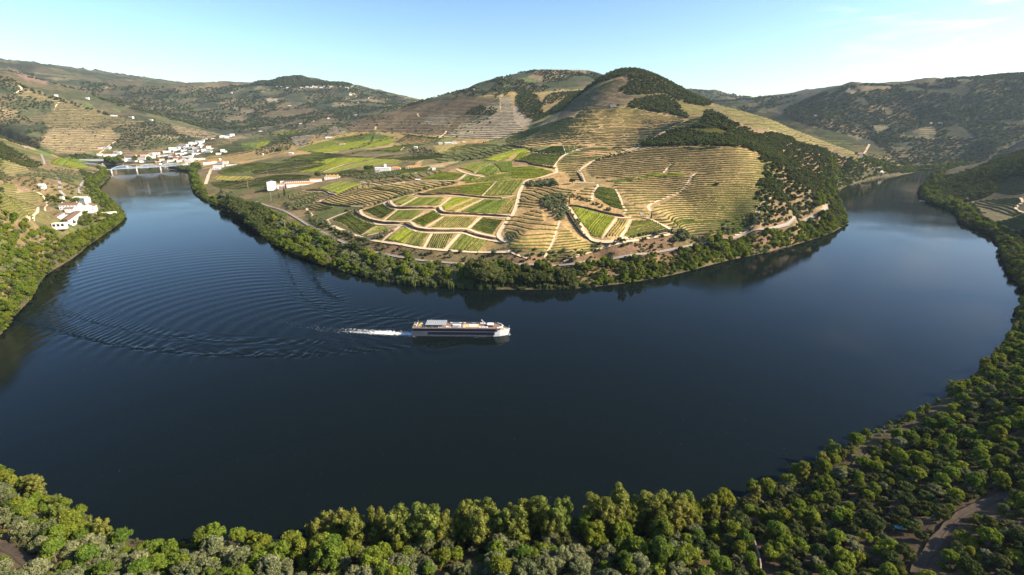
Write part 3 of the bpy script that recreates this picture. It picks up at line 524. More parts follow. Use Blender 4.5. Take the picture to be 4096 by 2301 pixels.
gm = bpy.data.materials.new('ground_cover'); gm.use_nodes = True; nt = gm.node_tree; b = nt.nodes['Principled BSDF']; b.inputs['Roughness'].default_value = 0.95; b.inputs['Specular IOR Level'].default_value = 0.1
L = nt.links.new
ca = N(nt, 'ShaderNodeAttribute', attribute_name='landuse'); g = N(nt, 'ShaderNodeNewGeometry')
nA = N(nt, 'ShaderNodeTexNoise', Scale=0.22, Detail=6.0, Roughness=0.7); nB = N(nt, 'ShaderNodeTexNoise', Scale=0.03, Detail=4.0); nC = N(nt, 'ShaderNodeTexNoise', Scale=0.012, Detail=3.0)
for q in (nA, nB, nC): L(g.outputs['Position'], q.inputs['Vector'])
r1 = N(nt, 'ShaderNodeMapRange'); r1.inputs['From Min'].default_value = 0.3; r1.inputs['From Max'].default_value = 0.7; r1.inputs['To Min'].default_value = 0.72; r1.inputs['To Max'].default_value = 1.28; L(nA.outputs['Fac'], r1.inputs['Value'])
r2 = N(nt, 'ShaderNodeMapRange'); r2.inputs['From Min'].default_value = 0.3; r2.inputs['From Max'].default_value = 0.7; r2.inputs['To Min'].default_value = 0.78; r2.inputs['To Max'].default_value = 1.22; L(nB.outputs['Fac'], r2.inputs['Value'])
mu = N(nt, 'ShaderNodeMath', operation='MULTIPLY'); L(r1.outputs[0], mu.inputs[0]); L(r2.outputs[0], mu.inputs[1])
nD = N(nt, 'ShaderNodeTexNoise', Scale=0.075, Detail=6.0, Roughness=0.75); L(g.outputs['Position'], nD.inputs['Vector'])
r3 = N(nt, 'ShaderNodeMapRange'); r3.inputs['From Min'].default_value = 0.3; r3.inputs['From Max'].default_value = 0.7; r3.inputs['To Min'].default_value = 0.62; r3.inputs['To Max'].default_value = 1.38; L(nD.outputs['Fac'], r3.inputs['Value'])
mu2 = N(nt, 'ShaderNodeMath', operation='MULTIPLY'); L(mu.outputs[0], mu2.inputs[0]); L(r3.outputs[0], mu2.inputs[1]); mu = mu2
vm = N(nt, 'ShaderNodeVectorMath', operation='SCALE'); L(ca.outputs['Color'], vm.inputs[0]); L(mu.outputs[0], vm.inputs['Scale'])
# far terraces: vine line along every contour step, colour only
sx = N(nt, 'ShaderNodeSeparateXYZ'); L(g.outputs['Position'], sx.inputs[0])
zz = N(nt, 'ShaderNodeMath', operation='MULTIPLY_ADD'); zz.inputs[1].default_value = 14.0; L(nC.outputs['Fac'], zz.inputs[0]); L(sx.outputs['Z'], zz.inputs[2])
zz2 = N(nt, 'ShaderNodeMath', operation='MULTIPLY_ADD'); zz2.inputs[1].default_value = 2.2; L(nA.outputs['Fac'], zz2.inputs[0]); L(zz.outputs[0], zz2.inputs[2])
md = N(nt, 'ShaderNodeMath', operation='PINGPONG'); md.inputs[1].default_value = 4.0; L(zz2.outputs[0], md.inputs[0])
st = N(nt, 'ShaderNodeMapRange'); st.inputs['From Min'].default_value = 1.9; st.inputs['From Max'].default_value = 2.7; L(md.outputs[0], st.inputs['Value'])
sm_ = N(nt, 'ShaderNodeMath', operation='MULTIPLY'); L(st.outputs[0], sm_.inputs[0]); L(ca.outputs['Alpha'], sm_.inputs[1])
cm = N(nt, 'ShaderNodeMixRGB', Color2=(0.045, 0.055, 0.024, 1)); L(sm_.outputs[0], cm.inputs['Fac']); nW = N(nt, 'ShaderNodeTexNoise', Scale=0.34, Detail=4.0, Roughness=0.8); L(g.outputs['Position'], nW.inputs['Vector'])
wr = N(nt, 'ShaderNodeMapRange'); wr.inputs['From Min'].default_value = 0.56; wr.inputs['From Max'].default_value = 0.66; wr.inputs['To Max'].default_value = 0.55; L(nW.outputs['Fac'], wr.inputs['Value'])
wc = N(nt, 'ShaderNodeMixRGB', Color2=(0.075, 0.078, 0.036, 1)); L(wr.outputs[0], wc.inputs['Fac']); L(vm.outputs[0], wc.inputs['Color1']); L(wc.outputs[0], cm.inputs['Color1']); L(cm.outputs[0], b.inputs['Base Color'])
bp = N(nt, 'ShaderNodeBump', Strength=0.7, Distance=1.5); L(nA.outputs['Fac'], bp.inputs['Height']); L(bp.outputs[0], b.inputs['Normal'])
gme.materials.append(gm)
tag(link('terrain', gme), 'hilly valley ground with dry soil, terraces and scrub', kind='structure')

# ------------------------------------------------------------------ river water, with the ship's wake as real waves
SHIP_X, SHIP_Y, SHIP_YAW = -42.0, 383.0, math.radians(-1.2)
def nug(segs):
    o = [segs[0][0]]
    for a, b_, st_ in segs: o += list(np.linspace(a, b_, max(1, int(round((b_ - a) / st_))) + 1)[1:])
    return np.array(o)
wx = nug([(-4200, -900, 110), (-900, -640, 20), (-640, 30, 1.45), (30, 420, 13), (420, 3400, 110)]); wy = nug([(20, 280, 13), (280, 700, 1.45), (700, 1000, 12), (1000, 4200, 100)])
WX, WY = np.meshgrid(wx, wy)
path = cr_spline([(-80, 382.5), (-128, 388), (-174, 397), (-256, 436), (-330, 495), (-402, 565), (-500, 680), (-585, 800)], 14)
def wake_coords(x, y, P):
    seg = np.hypot(*np.diff(P, axis=0).T); cum = np.concatenate([[0], np.cumsum(seg)])
    bd = np.full(x.shape, 1e9); S = np.zeros(x.shape); D = np.zeros(x.shape)
    for i in range(len(P) - 1):
        a = P[i]; d = P[i + 1] - a; l2 = d @ d; t = ((x - a[0]) * d[0] + (y - a[1]) * d[1]) / l2
        tc_ = np.clip(t, 0 if i else -9, 1); ex = x - a[0] - tc_ * d[0]; ey = y - a[1] - tc_ * d[1]; q = np.hypot(ex, ey)
        m = q < bd; bd[m] = q[m]; S[m] = cum[i] + tc_[m] * seg[i]; D[m] = q[m] * np.sign(d[0] * ey - d[1] * ex)[m]
    return S, D
fineW = (WX > -645) & (WX < 35) & (WY > 275) & (WY < 705)
S_, D_ = np.zeros(WX.shape), np.zeros(WX.shape); S_[fineW], D_[fineW] = wake_coords(WX[fineW], WY[fineW], path)
WZ = np.zeros(WX.shape); K0 = 9.81 / 5.1 ** 2
for off, amp in ((78.0, 1.0), (6.0, 0.55)):                         # bow and stern wave systems
    Xb = S_ + off; Yb = np.abs(D_) + 1e-3; disc = Xb ** 2 - 8 * Yb ** 2
    ok = fineW & (disc > 0) & (Xb > 4); sq = np.sqrt(np.maximum(disc, 0))
    for sgn, wgt in ((1, 1.0), (-1, 0.30)):
        tn = (Xb + sgn * sq) / (4 * Yb); sec = np.sqrt(1 + tn ** 2)
        ph = K0 * (Xb + Yb * tn) * sec
        lam = 2 * math.pi / (K0 * np.maximum(sec, 1e-6) ** 2)
        vis = smooth(lam, 3.0, 4.6) * (1 - smooth(sec, 3.6, 5.0))
        dec = 1 / np.sqrt(1 + Xb / 60.0)
        edge = 1 + 1.6 * np.exp(-((Xb - 2.83 * Yb) / 30.0) ** 2)
        WZ += np.where(ok, 0.44 * amp * wgt * vis * dec * edge * np.cos(ph) * np.minimum(lam / 9.0, 1.0), 0)
    # waves refracting outside the wedge, fading
    out_ = fineW & (disc <= 0) & (Xb > 4)
    WZ += np.where(out_, 0.33 * amp * np.exp(-(2.83 * Yb - Xb) / 42.0) / np.sqrt(1 + Xb / 60.0) * np.cos(K0 * 1.2247 * (Xb + Yb * 0.7071)), 0)
WZ *= smooth(WX, -640, -520) * (1 - smooth(WX, 5, 30)) * (1 - smooth(WY, 650, 700)) * smooth(WY, 280, 300)
gy_, gx_ = np.gradient(S_); seam = ((np.hypot(gx_, gy_) > 3.5) & fineW).astype(float)
for _ in range(3):
    for ax in (0, 1):
        cs_ = np.cumsum(np.pad(seam, [(9, 8) if a == ax else (0, 0) for a in (0, 1)], 'edge'), axis=ax); seam = (np.take(cs_, range(17, cs_.shape[ax]), ax) - np.take(cs_, range(0, cs_.shape[ax] - 17), ax)) / 17.0
        seam = np.pad(seam, [(0, WX.shape[a] - seam.shape[a]) for a in (0, 1)], 'edge')
WZ *= 1 - np.clip(seam * 14, 0, 1)
WZ = np.where((np.abs(WX - SHIP_X) < 41) & (np.abs(WY - SHIP_Y) < 6.5), np.minimum(WZ, 0.1), WZ)
wob = fbm(S_ / 14, D_ / 6, 3, 44)
wdt = 5.6 + 0.030 * S_
foam = fineW * np.exp(-(D_ / wdt) ** 2 * (1.4 + wob)) * np.clip(1.05 - S_ / 85.0, 0, 1) * (S_ > -2)
foam += fineW * 0.42 * np.exp(-((np.abs(D_ + 1.5) - 2.2) / 2.6) ** 2) * np.clip(1 - S_ / 230.0, 0, 1) * (S_ > 20) * np.clip(0.75 + wob, 0, 1)
# bow wave curling back on the near side
bx_, by_ = WX - (SHIP_X + 39), WY - SHIP_Y
for sd in (-1, 1):
    ln = by_ * sd - 1.4 + (bx_) * 0.20
    foam += np.where((bx_ < 1.5) & (bx_ > -34), np.exp(-(ln / (0.9 - bx_ * 0.022)) ** 2) * np.clip(1.1 + bx_ / 36.0, 0, 1), 0) * (1.0 if sd < 0 else 0.8)
Fw_idx = np.arange(WX.size).reshape(WX.shape)
Fw = np.stack([Fw_idx[:-1, :-1], Fw_idx[:-1, 1:], Fw_idx[1:, 1:], Fw_idx[1:, :-1]], -1).reshape(-1, 4)
wme = mesh('river', np.stack([WX, WY, WZ], -1).reshape(-1, 3), Fw, True)
fa = wme.attributes.new('foam', 'FLOAT', 'POINT'); fa.data.foreach_set('value', np.clip(foam, 0, 1.3).astype(np.float32).ravel())
wm = bpy.data.materials.new('river_water'); wm.use_nodes = True; nt = wm.node_tree; b = nt.nodes['Principled BSDF']; L = nt.links.new
b.inputs['Specular Tint'].default_value = (0.55, 0.80, 1.0, 1); b.inputs['IOR'].default_value = 1.15; b.inputs['Roughness'].default_value = 0.045; b.inputs['Specular IOR Level'].default_value = 0.5
g = N(nt, 'ShaderNodeNewGeometry'); fo = N(nt, 'ShaderNodeAttribute', attribute_name='foam')
mpw = N(nt, 'ShaderNodeMapping'); mpw.inputs['Scale'].default_value = (1, 1.5, 1); L(g.outputs['Position'], mpw.inputs['Vector'])
n_s = N(nt, 'ShaderNodeTexNoise', Scale=0.55, Detail=3.0, Roughness=0.6); n_l = N(nt, 'ShaderNodeTexNoise', Scale=0.010, Detail=3.0); n_f = N(nt, 'ShaderNodeTexNoise', Scale=0.55, Detail=7.0, Roughness=0.8)
L(mpw.outputs[0], n_s.inputs['Vector']); L(g.outputs['Position'], n_l.inputs['Vector']); L(g.outputs['Position'], n_f.inputs['Vector'])
rl = N(nt, 'ShaderNodeMapRange'); rl.inputs['From Min'].default_value = 0.40; rl.inputs['From Max'].default_value = 0.62; rl.inputs['To Min'].default_value = 0.012; rl.inputs['To Max'].default_value = 0.05; L(n_l.outputs['Fac'], rl.inputs['Value'])
bpw = N(nt, 'ShaderNodeBump', Distance=1.0); L(rl.outputs[0], bpw.inputs['Strength']); L(n_s.outputs['Fac'], bpw.inputs['Height']); L(bpw.outputs[0], b.inputs['Normal'])
ft = N(nt, 'ShaderNodeMath', operation='MULTIPLY_ADD'); ft.inputs[1].default_value = 1.0; L(fo.outputs['Fac'], ft.inputs[0]); 
fs = N(nt, 'ShaderNodeMath', operation='MULTIPLY_ADD'); fs.inputs[1].default_value = 3.4; fs.inputs[2].default_value = -2.22; L(n_f.outputs['Fac'], fs.inputs[0]); L(fs.outputs[0], ft.inputs[2])
fr_ = N(nt, 'ShaderNodeMapRange'); fr_.inputs['From Min'].default_value = 0.0; fr_.inputs['From Max'].default_value = 0.38; L(ft.outputs[0], fr_.inputs['Value'])
cmx = N(nt, 'ShaderNodeMixRGB', Color1=(0.0040, 0.0072, 0.0076, 1), Color2=(0.80, 0.82, 0.80, 1)); L(fr_.outputs[0], cmx.inputs['Fac']); L(cmx.outputs[0], b.inputs['Base Color'])
rmx = N(nt, 'ShaderNodeMapRange'); rmx.inputs['To Min'].default_value = 0.045; rmx.inputs['To Max'].default_value = 0.8; L(fr_.outputs[0], rmx.inputs['Value']); L(rmx.outputs[0], b.inputs['Roughness'])
wme.materials.append(wm)
tag(link('river', wme), 'wide dark blue river bending round the vineyards', kind='structure')
# ------------------------------------------------------------------ roads, tracks, railway
def normals2(W):
    d = np.gradient(W, axis=0); d /= np.maximum(np.hypot(d[:, 0], d[:, 1]), 1e-6)[:, None]; return np.stack([-d[:, 1], d[:, 0]], 1)
def ribbon(W, w, lift, jitter=0.0, cross=3, up=None):
    nn = normals2(W); ww = w * (1 + jitter * (RNG.random(len(W)) - 0.5)); o = np.linspace(-0.5, 0.5, cross)
    P = W[:, None, :] + nn[:, None, :] * (o[None, :, None] * ww[:, None, None])
    z = HS(P[..., 0], P[..., 1]); zc = z.mean(1, keepdims=True); z = np.maximum(z, zc) + lift
    V = np.concatenate([P, z[..., None]], -1).reshape(-1, 3); i = np.arange(len(V)).reshape(P.shape[:2])
    F = np.stack([i[:-1, :-1], i[1:, :-1], i[1:, 1:], i[:-1, 1:]], -1).reshape(-1, 4)[:, ::-1]
    return V, F
for i, (ql, w) in enumerate(ROADS):
    V, F = ribbon(ROADLINES[i], w * 1.15, 0.16 + 0.012 * (i % 7), 0.18)
    tag(link('dirt_road', mesh('dirt_road', V, F, True, M_ROAD)), kind='structure')
for i, (ql, w) in enumerate([(M1((540, 10), (590, 60), (610, 110), (600, 150), (640, 200), (655, 215)), 5.0), (M1((880, 40), (815, 100), (800, 190)), 4.5), (T1((415, 1050), (440, 1110), (450, 1150)), 5.0), (T1((250, 990), (310, 960), (320, 950)), 6.0)]):
    V, F = ribbon(drape(ql), w, 0.17 + 0.01 * i, 0.1); tag(link('grey_road', mesh('grey_road', V, F, True, M_ASPH)), kind='structure')
for i, ql in enumerate([[(2300, 1445), (2350, 1370), (2400, 1310), (2450, 1280), (2520, 1250), (2600, 1235)], [(2150, 1172), (2200, 1135), (2260, 1105)], [(0, 1370), (40, 1395), (90, 1430), (120, 1460)]]):
    V, F = ribbon(drape(ql), (3.2, 3.0, 3.2)[i], 0.17, 0.5); tag(link('earth_track', mesh('earth_track', V, F, True, M_TRACK)), kind='structure')
    W = drape(ql)
    for s_ in (-0.8, 0.8):
        V, F = ribbon(W + normals2(W) * s_, 0.5, 0.21, 0.3); tag(link('wheel_rut', mesh('wheel_rut', V, F, True, M_RUT)), kind='structure')
V, F = ribbon(RW, 4.6, 0.55); tag(link('railway_bed', mesh('railway_bed', V, F, True, M_RAIL)), kind='structure')
for s_ in (-0.85, 0.85):
    V, F = ribbon(RW + normals2(RW) * s_, 0.28, 0.68, cross=2); tag(link('railway_rail', mesh('railway_rail', V, F, True, M_STEEL)), kind='structure')
# dark schist banks that carry the road bends between the plots
def wall_strip(name, W, h0, h1, t, m, label, cat, base=-0.6):
    nn = normals2(W); hh = h0 + (h1 - h0) * RNG.random(len(W)); hh[0] = hh[-1] = h0 * 0.4
    prof = [(-t * 0.9, 0, base), (-t * 0.5, 1, 0), (t * 0.5, 1, 0), (t * 0.9, 0, base)]; V = []; k = len(prof)
    zb = H(W[:, 0], W[:, 1])
    for i in range(len(W)):
        for o_, u, dz_ in prof: V.append((W[i, 0] + nn[i, 0] * o_, W[i, 1] + nn[i, 1] * o_, zb[i] + u * hh[i] + dz_))
    F = [(i * k + j, i * k + j + 1, (i + 1) * k + j + 1, (i + 1) * k + j) for i in range(len(W) - 1) for j in range(k - 1)] + [(3, 2, 1, 0), tuple((len(W) - 1) * k + j for j in range(4))]
    return tag(link(name, mesh(name, V, F, False, m)), label, cat)
BANKS = [(M2((1000, 495), (1040, 533), (1150, 583), (1280, 608), (1450, 615)), 'lowest tier, left bend'), (M2((1495, 615), (1560, 652), (1680, 686), (1900, 691), (2090, 692)), 'lowest tier, middle bend'), (M2((2090, 692), (2200, 733), (2300, 757), (2410, 775)), 'lowest tier, right bend'),
         (M2((1320, 400), (1345, 437), (1410, 460), (1560, 463), (1700, 463), (1800, 462)), 'middle tier, left bend'), (M2((1832, 452), (1850, 492), (1910, 516), (2100, 522), (2330, 534), (2530, 545)), 'middle tier, right bend'),
         (M2((1590, 335), (1650, 318), (1720, 330), (1900, 321), (2070, 333), (2300, 359), (2480, 364)), 'top tier'), (M2((490, 288), (600, 281), (700, 294), (735, 318), (800, 330)), 'below the white winery'), (M2((660, 398), (700, 412), (800, 432), (960, 445)), 'below the curved terraces'),
         (M3((560, 440), (700, 455), (850, 490), (1000, 525), (1130, 548)), 'above the triangular green plot'), (M3((560, 480), (590, 560), (650, 650), (720, 740), (780, 775)), 'left of the triangular green plot'), (M3((660, 110), (690, 150), (720, 195)), 'at the bend below the dark amphitheatre'), (T3((0, 950), (100, 985), (250, 1022), (520, 1052)), 'behind the upper green plots'), (T3((30, 1120), (150, 1130), (200, 1155), (300, 1170), (430, 1195)), 'above the wide green plot')]
for q_, wh in BANKS: wall_strip('schist_bank', drape(q_, 6, 4.0), 2.0, 3.0, 1.6, M_BANK, 'dark schist bank carrying the vineyard road, ' + wh, 'bank')

# ------------------------------------------------------------------ vines
def hedge(lines, w, h, seg_jit=0.18, gap=0.0):
    V, F = [], []
    for W in lines:
        if len(W) < 2: continue
        nn = normals2(W); z = HS(W[:, 0], W[:, 1]); n = len(W); j = RNG.random((n, 5)); keep = RNG.random(n) > gap
        prof = np.array([(-0.5, 0.0), (-0.46, 0.62), (0.0, 1.0), (0.46, 0.62), (0.5, 0.0)])
        b0 = len(V)
        off = prof[None, :, 0] * w * (1 + seg_jit * (j - 0.5) * 2); hh = prof[None, :, 1] * h * np.where(keep, 1.0, 0.45)[:, None] * (1 + 2 * seg_jit * (RNG.random((n, 5)) - 0.5)) - 0.1
        P = W[:, None, :] + nn[:, None, :] * off[..., None]; A = np.concatenate([P, (z[:, None] + hh)[..., None]], -1)
        V += A.reshape(-1, 3).tolist()
        for i in range(n - 1):
            for k in range(4): F.append((b0 + i * 5 + k, b0 + i * 5 + k + 1, b0 + i * 5 + 6 + k, b0 + i * 5 + 5 + k))
    return V, F
def clip_rows(poly, ang, spacing, seg=3.0, inset=0.0):
    poly = np.asarray(poly); c, s = math.cos(ang), math.sin(ang); R = np.array([[c, s], [-s, c]]); P = poly @ R.T; out = []
    v = P[:, 1].min() + spacing * 0.6
    while v < P[:, 1].max():
        xs = []
        for i in range(len(P)):
            a, b_ = P[i], P[(i + 1) % len(P)]
            if (a[1] > v) != (b_[1] > v): xs.append(a[0] + (v - a[1]) / (b_[1] - a[1]) * (b_[0] - a[0]))
        xs.sort()
        for k in range(0, len(xs) - 1, 2):
            if xs[k + 1] - xs[k] > 4:
                t = np.linspace(xs[k] + random.uniform(0, 1.6), xs[k + 1] - random.uniform(0, 1.6), max(2, int((xs[k + 1] - xs[k]) / seg) + 1)); vv = v + 0.25 * (vnoise(t / 20, t * 0 + v) - 0.5)
                out.append(np.stack([t, vv], 1) @ R)
        v += spacing * (0.96 + 0.08 * random.random())
    return out
def plot(q, kind, spacing, w, h, label, rowdir, gap=0.0, seg=3.0):
    P = gpoly(cr_spline(q, 4, True) if len(q) > 8 else q)
    d = gpoly(rowdir); ang = math.atan2(d[1, 1] - d[0, 1], d[1, 0] - d[0, 0])
    V, F = hedge(clip_rows(P, ang, spacing, seg), w, h, 0.28, gap + 0.03)
    if F: tag(link('vineyard_plot', mesh('vineyard_plot', V, F, False, VINE[kind])), label, 'vineyard', 'vineyard plots on the river bend')
PLOTS = [
    (M2((775, 575), (945, 500), (1205, 632), (1060, 720)), 'mid', 1.75, 1.5, 1.0, 'wide green vine plot at the lower left corner of the tiers', M2((945, 500), (1205, 632)), 0.0),
    (M2((1075, 728), (1230, 642), (1340, 640), (1320, 662), (1150, 715)), 'mid', 2.6, 1.0, 1.5, 'small striped vine wedge beside the wide lower left plot', M2((1075, 728), (1230, 642)), 0.05),
    (M2((1075, 485), (1270, 418), (1400, 475), (1265, 568)), 'mid', 1.75, 1.5, 1.0, 'green vine plot on the second tier, left end', M2((1270, 418), (1400, 475)), 0.0),
    (M2((1318, 578), (1440, 482), (1690, 482), (1560, 572)), 'dark', 2.7, 0.95, 1.15, 'open striped vine plot on the second tier, left', M2((1318, 578), (1440, 482)), 0.05),
    (M2((1568, 590), (1785, 485), (1872, 540), (1690, 645)), 'bright', 1.75, 1.55, 1.0, 'bright green vine plot in the middle of the second tier', M2((1785, 485), (1872, 540)), 0.0),
    (M2((1755, 653), (1885, 547), (2230, 552), (2120, 658)), 'dark', 2.7, 0.95, 1.15, 'open striped vine plot on the second tier, right', M2((1755, 653), (1885, 547)), 0.05),
    (M2((2165, 662), (2285, 553), (2490, 578), (2380, 720)), 'mid', 1.75, 1.5, 1.0, 'green vine plot at the right end of the second tier', M2((2165, 662), (2380, 720)), 0.0),
    (M2((1325, 783), (1500, 655), (1600, 690), (1490, 820)), 'bright', 1.8, 1.55, 1.0, 'yellow green vine plot on the lowest tier, left', M2((1325, 783), (1500, 655)), 0.0),
    (M2((1500, 822), (1610, 692), (1742, 712), (1655, 848)), 'mid', 2.5, 1.3, 1.2, 'striped green vine plot on the lowest tier, left of centre', M2((1500, 822), (1610, 692)), 0.0),
    (M2((1722, 858), (1785, 718), (1995, 712), (1890, 872)), 'dark', 2.7, 0.95, 1.15, 'open striped vine plot in the middle of the lowest tier', M2((1722, 858), (1785, 718)), 0.05),
    (M2((1945, 874), (2072, 722), (2230, 762), (2100, 890)), 'mid', 1.75, 1.5, 1.0, 'dense green vine plot on the lowest tier, right', M2((1945, 874), (2072, 722)), 0.0),
    (M2((2110, 892), (2240, 765), (2340, 790), (2240, 898)), 'mid', 2.5, 1.1, 1.2, 'thin striped vine plot at the right end of the lowest tier', M2((2110, 892), (2240, 765)), 0.05),
    (M2((1495, 438), (1642, 352), (1900, 352), (1825, 434)), 'dark', 2.7, 0.95, 1.15, 'open striped vine plot on the third tier, left', M2((1495, 438), (1642, 352)), 0.05),
    (M2((1375, 400), (1520, 335), (1545, 345), (1410, 410)), 'dark', 1.8, 1.55, 1.0, 'narrow dark vine strip at the left end of the third tier', M2((1375, 400), (1520, 335)), 0.0),
    (M2((1425, 418), (1560, 346), (1605, 350), (1460, 430)), 'mid', 2.2, 1.7, 1.5, 'narrow light green vine strip at the left of the third tier', M2((1425, 418), (1560, 346)), 0.0),
    (M2((1875, 438), (1990, 352), (2175, 357), (1895, 478)), 'bright', 1.8, 1.55, 1.0, 'bright green vine wedge in the middle of the third tier', M2((1895, 478), (2175, 357)), 0.0),
    (M2((1915, 488), (2180, 368), (2280, 368), (1995, 498)), 'dry', 2.3, 1.7, 1.4, 'yellowish vine strip in the middle of the third tier', M2((1915, 488), (2180, 368)), 0.0),
    (M2((2060, 498), (2310, 372), (2535, 368), (2425, 518)), 'dark', 2.5, 1.3, 1.3, 'dark striped vine plot on the third tier, right', M2((2060, 498), (2310, 372)), 0.03),
    (M2((2435, 518), (2555, 372), (2630, 350), (2570, 510)), 'dry', 2.5, 1.1, 1.2, 'dry striped vine plot at the right end of the third tier', M2((2435, 518), (2555, 372)), 0.05),
    (M2((1660, 318), (1800, 272), (2000, 245), (2110, 315), (1900, 306)), 'dry', 2.6, 1.6, 1.4, 'yellowish vine plot at the left of the top tier', M2((1660, 318), (2110, 315)), 0.04),
    (M2((2010, 243), (2405, 193), (2270, 333), (2120, 318)), 'bright', 2.2, 1.9, 1.5, 'bright green vine plot in the middle of the top tier', M2((2120, 318), (2270, 333)), 0.0),
    (M2((2295, 333), (2430, 192), (2700, 168), (2585, 325)), 'mid', 3.0, 1.6, 1.6, 'striped green vine plot at the right of the top tier', M2((2295, 333), (2430, 192)), 0.0),
    (M2((2095, 208), (2300, 145), (2576, 95), (2576, 168), (2410, 186)), 'mid', 2.4, 2.0, 1.5, 'long green vine band above the top tier', M2((2095, 208), (2576, 110)), 0.0),
    (M3((0, 50), (190, 42), (425, 100), (230, 162), (0, 158)), 'bright', 2.4, 2.1, 1.5, 'wide bright green vine field left of the pale forked road', M3((0, 100), (425, 105)), 0.0),
    (M2((2055, 185), (2135, 132), (2250, 147), (2140, 193)), 'dark', 3.4, 1.6, 1.6, 'small striped vine plot beside the upper road fork', M2((2055, 185), (2135, 132)), 0.05),
    (M2((1665, 168), (1860, 98), (2108, 118), (1985, 178)), 'bright', 2.3, 2.0, 1.5, 'bright green vine field below the stone barn', M2((1665, 168), (2108, 118)), 0.0),
    (M2((2205, 105), (2365, 18), (2458, 98), (2330, 137)), 'dark', 3.4, 1.6, 1.6, 'dark striped vine diamond above the upper road fork', M2((2205, 105), (2365, 18)), 0.05),
    (M2((2045, 58), (2190, 10), (2350, 12), (2195, 102)), 'mid', 2.5, 2.1, 1.5, 'green vine field left of the dark striped diamond', M2((2045, 58), (2190, 10)), 0.0),
    (M2((2392, 14), (2576, -10), (2576, 92), (2470, 98)), 'dark', 2.5, 2.1, 1.5, 'dark green vine field right of the striped diamond', M2((2470, 98), (2576, 60)), 0.0),
    (M2((630, 262), (850, 192), (1025, 207), (760, 300)), 'mid', 2.6, 1.9, 1.4, 'green vine field right of the white winery', M2((760, 300), (1025, 207)), 0.0),
    (M2((780, 302), (1035, 212), (1045, 222), (815, 318)), 'bright', 2.4, 1.9, 1.4, 'light green vine strip below the winery field', M2((780, 302), (1035, 212)), 0.0),
    (M3((592, 432), (1040, 547), (900, 762), (800, 740), (690, 600)), 'bright', 1.75, 1.5, 1.0, 'triangular bright green vine plot framed by pale roads', M3((900, 762), (1040, 547)), 0.0),
    (M3((920, 768), (1065, 562), (1175, 572), (1085, 748)), 'dry', 3.0, 1.3, 1.5, 'dry striped vine plot right of the triangular green one', M3((920, 768), (1065, 562)), 0.06),
    (M3((1132, 738), (1212, 582), (1405, 580), (1570, 680)), 'mid', 2.6, 1.9, 1.6, 'dark green vine wedge on the right of the triangular plot', M3((1132, 738), (1570, 680)), 0.0),
    (M3((832, 308), (868, 248), (1035, 272), (1125, 478), (990, 440), (845, 350)), 'mid', 2.2, 1.9, 1.5, 'teardrop green vine plot between two pale tracks', M3((868, 248), (1035, 272)), 0.0),
    (M3((1200, 195), (1370, 122), (1820, 112), (1640, 148), (1400, 150), (1330, 165)), 'bright', 2.3, 2.1, 1.5, 'bright green vine strip across the terraced amphitheatre', M3((1370, 140), (1820, 112)), 0.0),
    (M3((930, 190), (1150, 165), (1280, 175), (1080, 208)), 'mid', 2.3, 2.1, 1.5, 'green vine strip at the foot of the dark amphitheatre', M3((930, 190), (1280, 170)), 0.0),
    (T3((260, 1020), (400, 965), (515, 968), (540, 1042)), 'dark', 3.4, 1.7, 1.6, 'striped dark vine plot below the central hill, left', T3((400, 965), (515, 968)), 0.03),
    (T3((525, 965), (790, 970), (660, 1000), (545, 1045)), 'dark', 3.6, 1.6, 1.6, 'striped vine wedge below the central hill, right', T3((545, 1045), (560, 965)), 0.03),
    (T3((50, 1115), (190, 1045), (510, 1060), (420, 1165), (230, 1140)), 'mid', 2.8, 2.4, 1.5, 'wide green vine field left of the forked pale road', T3((190, 1045), (510, 1060)), 0.0),
    (T3((0, 1110), (80, 1035), (175, 1042), (40, 1112)), 'bright', 2.8, 2.4, 1.5, 'light green vine field at the left of the forked road', T3((0, 1110), (80, 1035)), 0.0),
    (T3((1740, 815), (1830, 795), (2100, 800), (2165, 830), (2090, 862), (1880, 830)), 'dry', 4.2, 2.0, 1.6, 'pale striped vine plot ringed by dark woodland', T3((1740, 815), (2165, 830)), 0.0),
    (T2((1290, 1010), (1400, 965), (1480, 968), (1420, 1015)), 'bright', 3.2, 2.6, 1.5, 'small green vine field below the white hillside estate', T2((1290, 1010), (1420, 1015)), 0.0),
    (T2((2290, 1110), (2450, 1050), (2700, 990), (2800, 1000), (2576, 1060), (2420, 1120)), 'bright', 2.8, 2.4, 1.5, 'bright green vine field at the foot of the central hill', T2((2290, 1110), (2700, 990)), 0.0),
    (T1((2130, 1300), (2190, 1265), (2500, 1270), (2560, 1290), (2300, 1320)), 'dry', 4.5, 2.2, 1.6, 'dry striped vine plot beside the road near the bridge', T1((2130, 1300), (2190, 1265)), 0.0),
    (T1((500, 1140), (690, 1078), (730, 1095), (600, 1165)), 'bright', 3.4, 2.8, 1.6, 'green vine field on the left bank above the bridge, left part', T1((500, 1140), (690, 1078)), 0.0),
    (T1((640, 1170), (760, 1120), (880, 1140), (880, 1190), (760, 1190)), 'bright', 3.4, 2.8, 1.6, 'green vine field on the left bank above the bridge, right part', T1((640, 1170), (880, 1190)), 0.0)]
for q, k, sp, w, h, lab, rd, gp in PLOTS: plot(q, k, sp, w, h, lab, rd, gp)

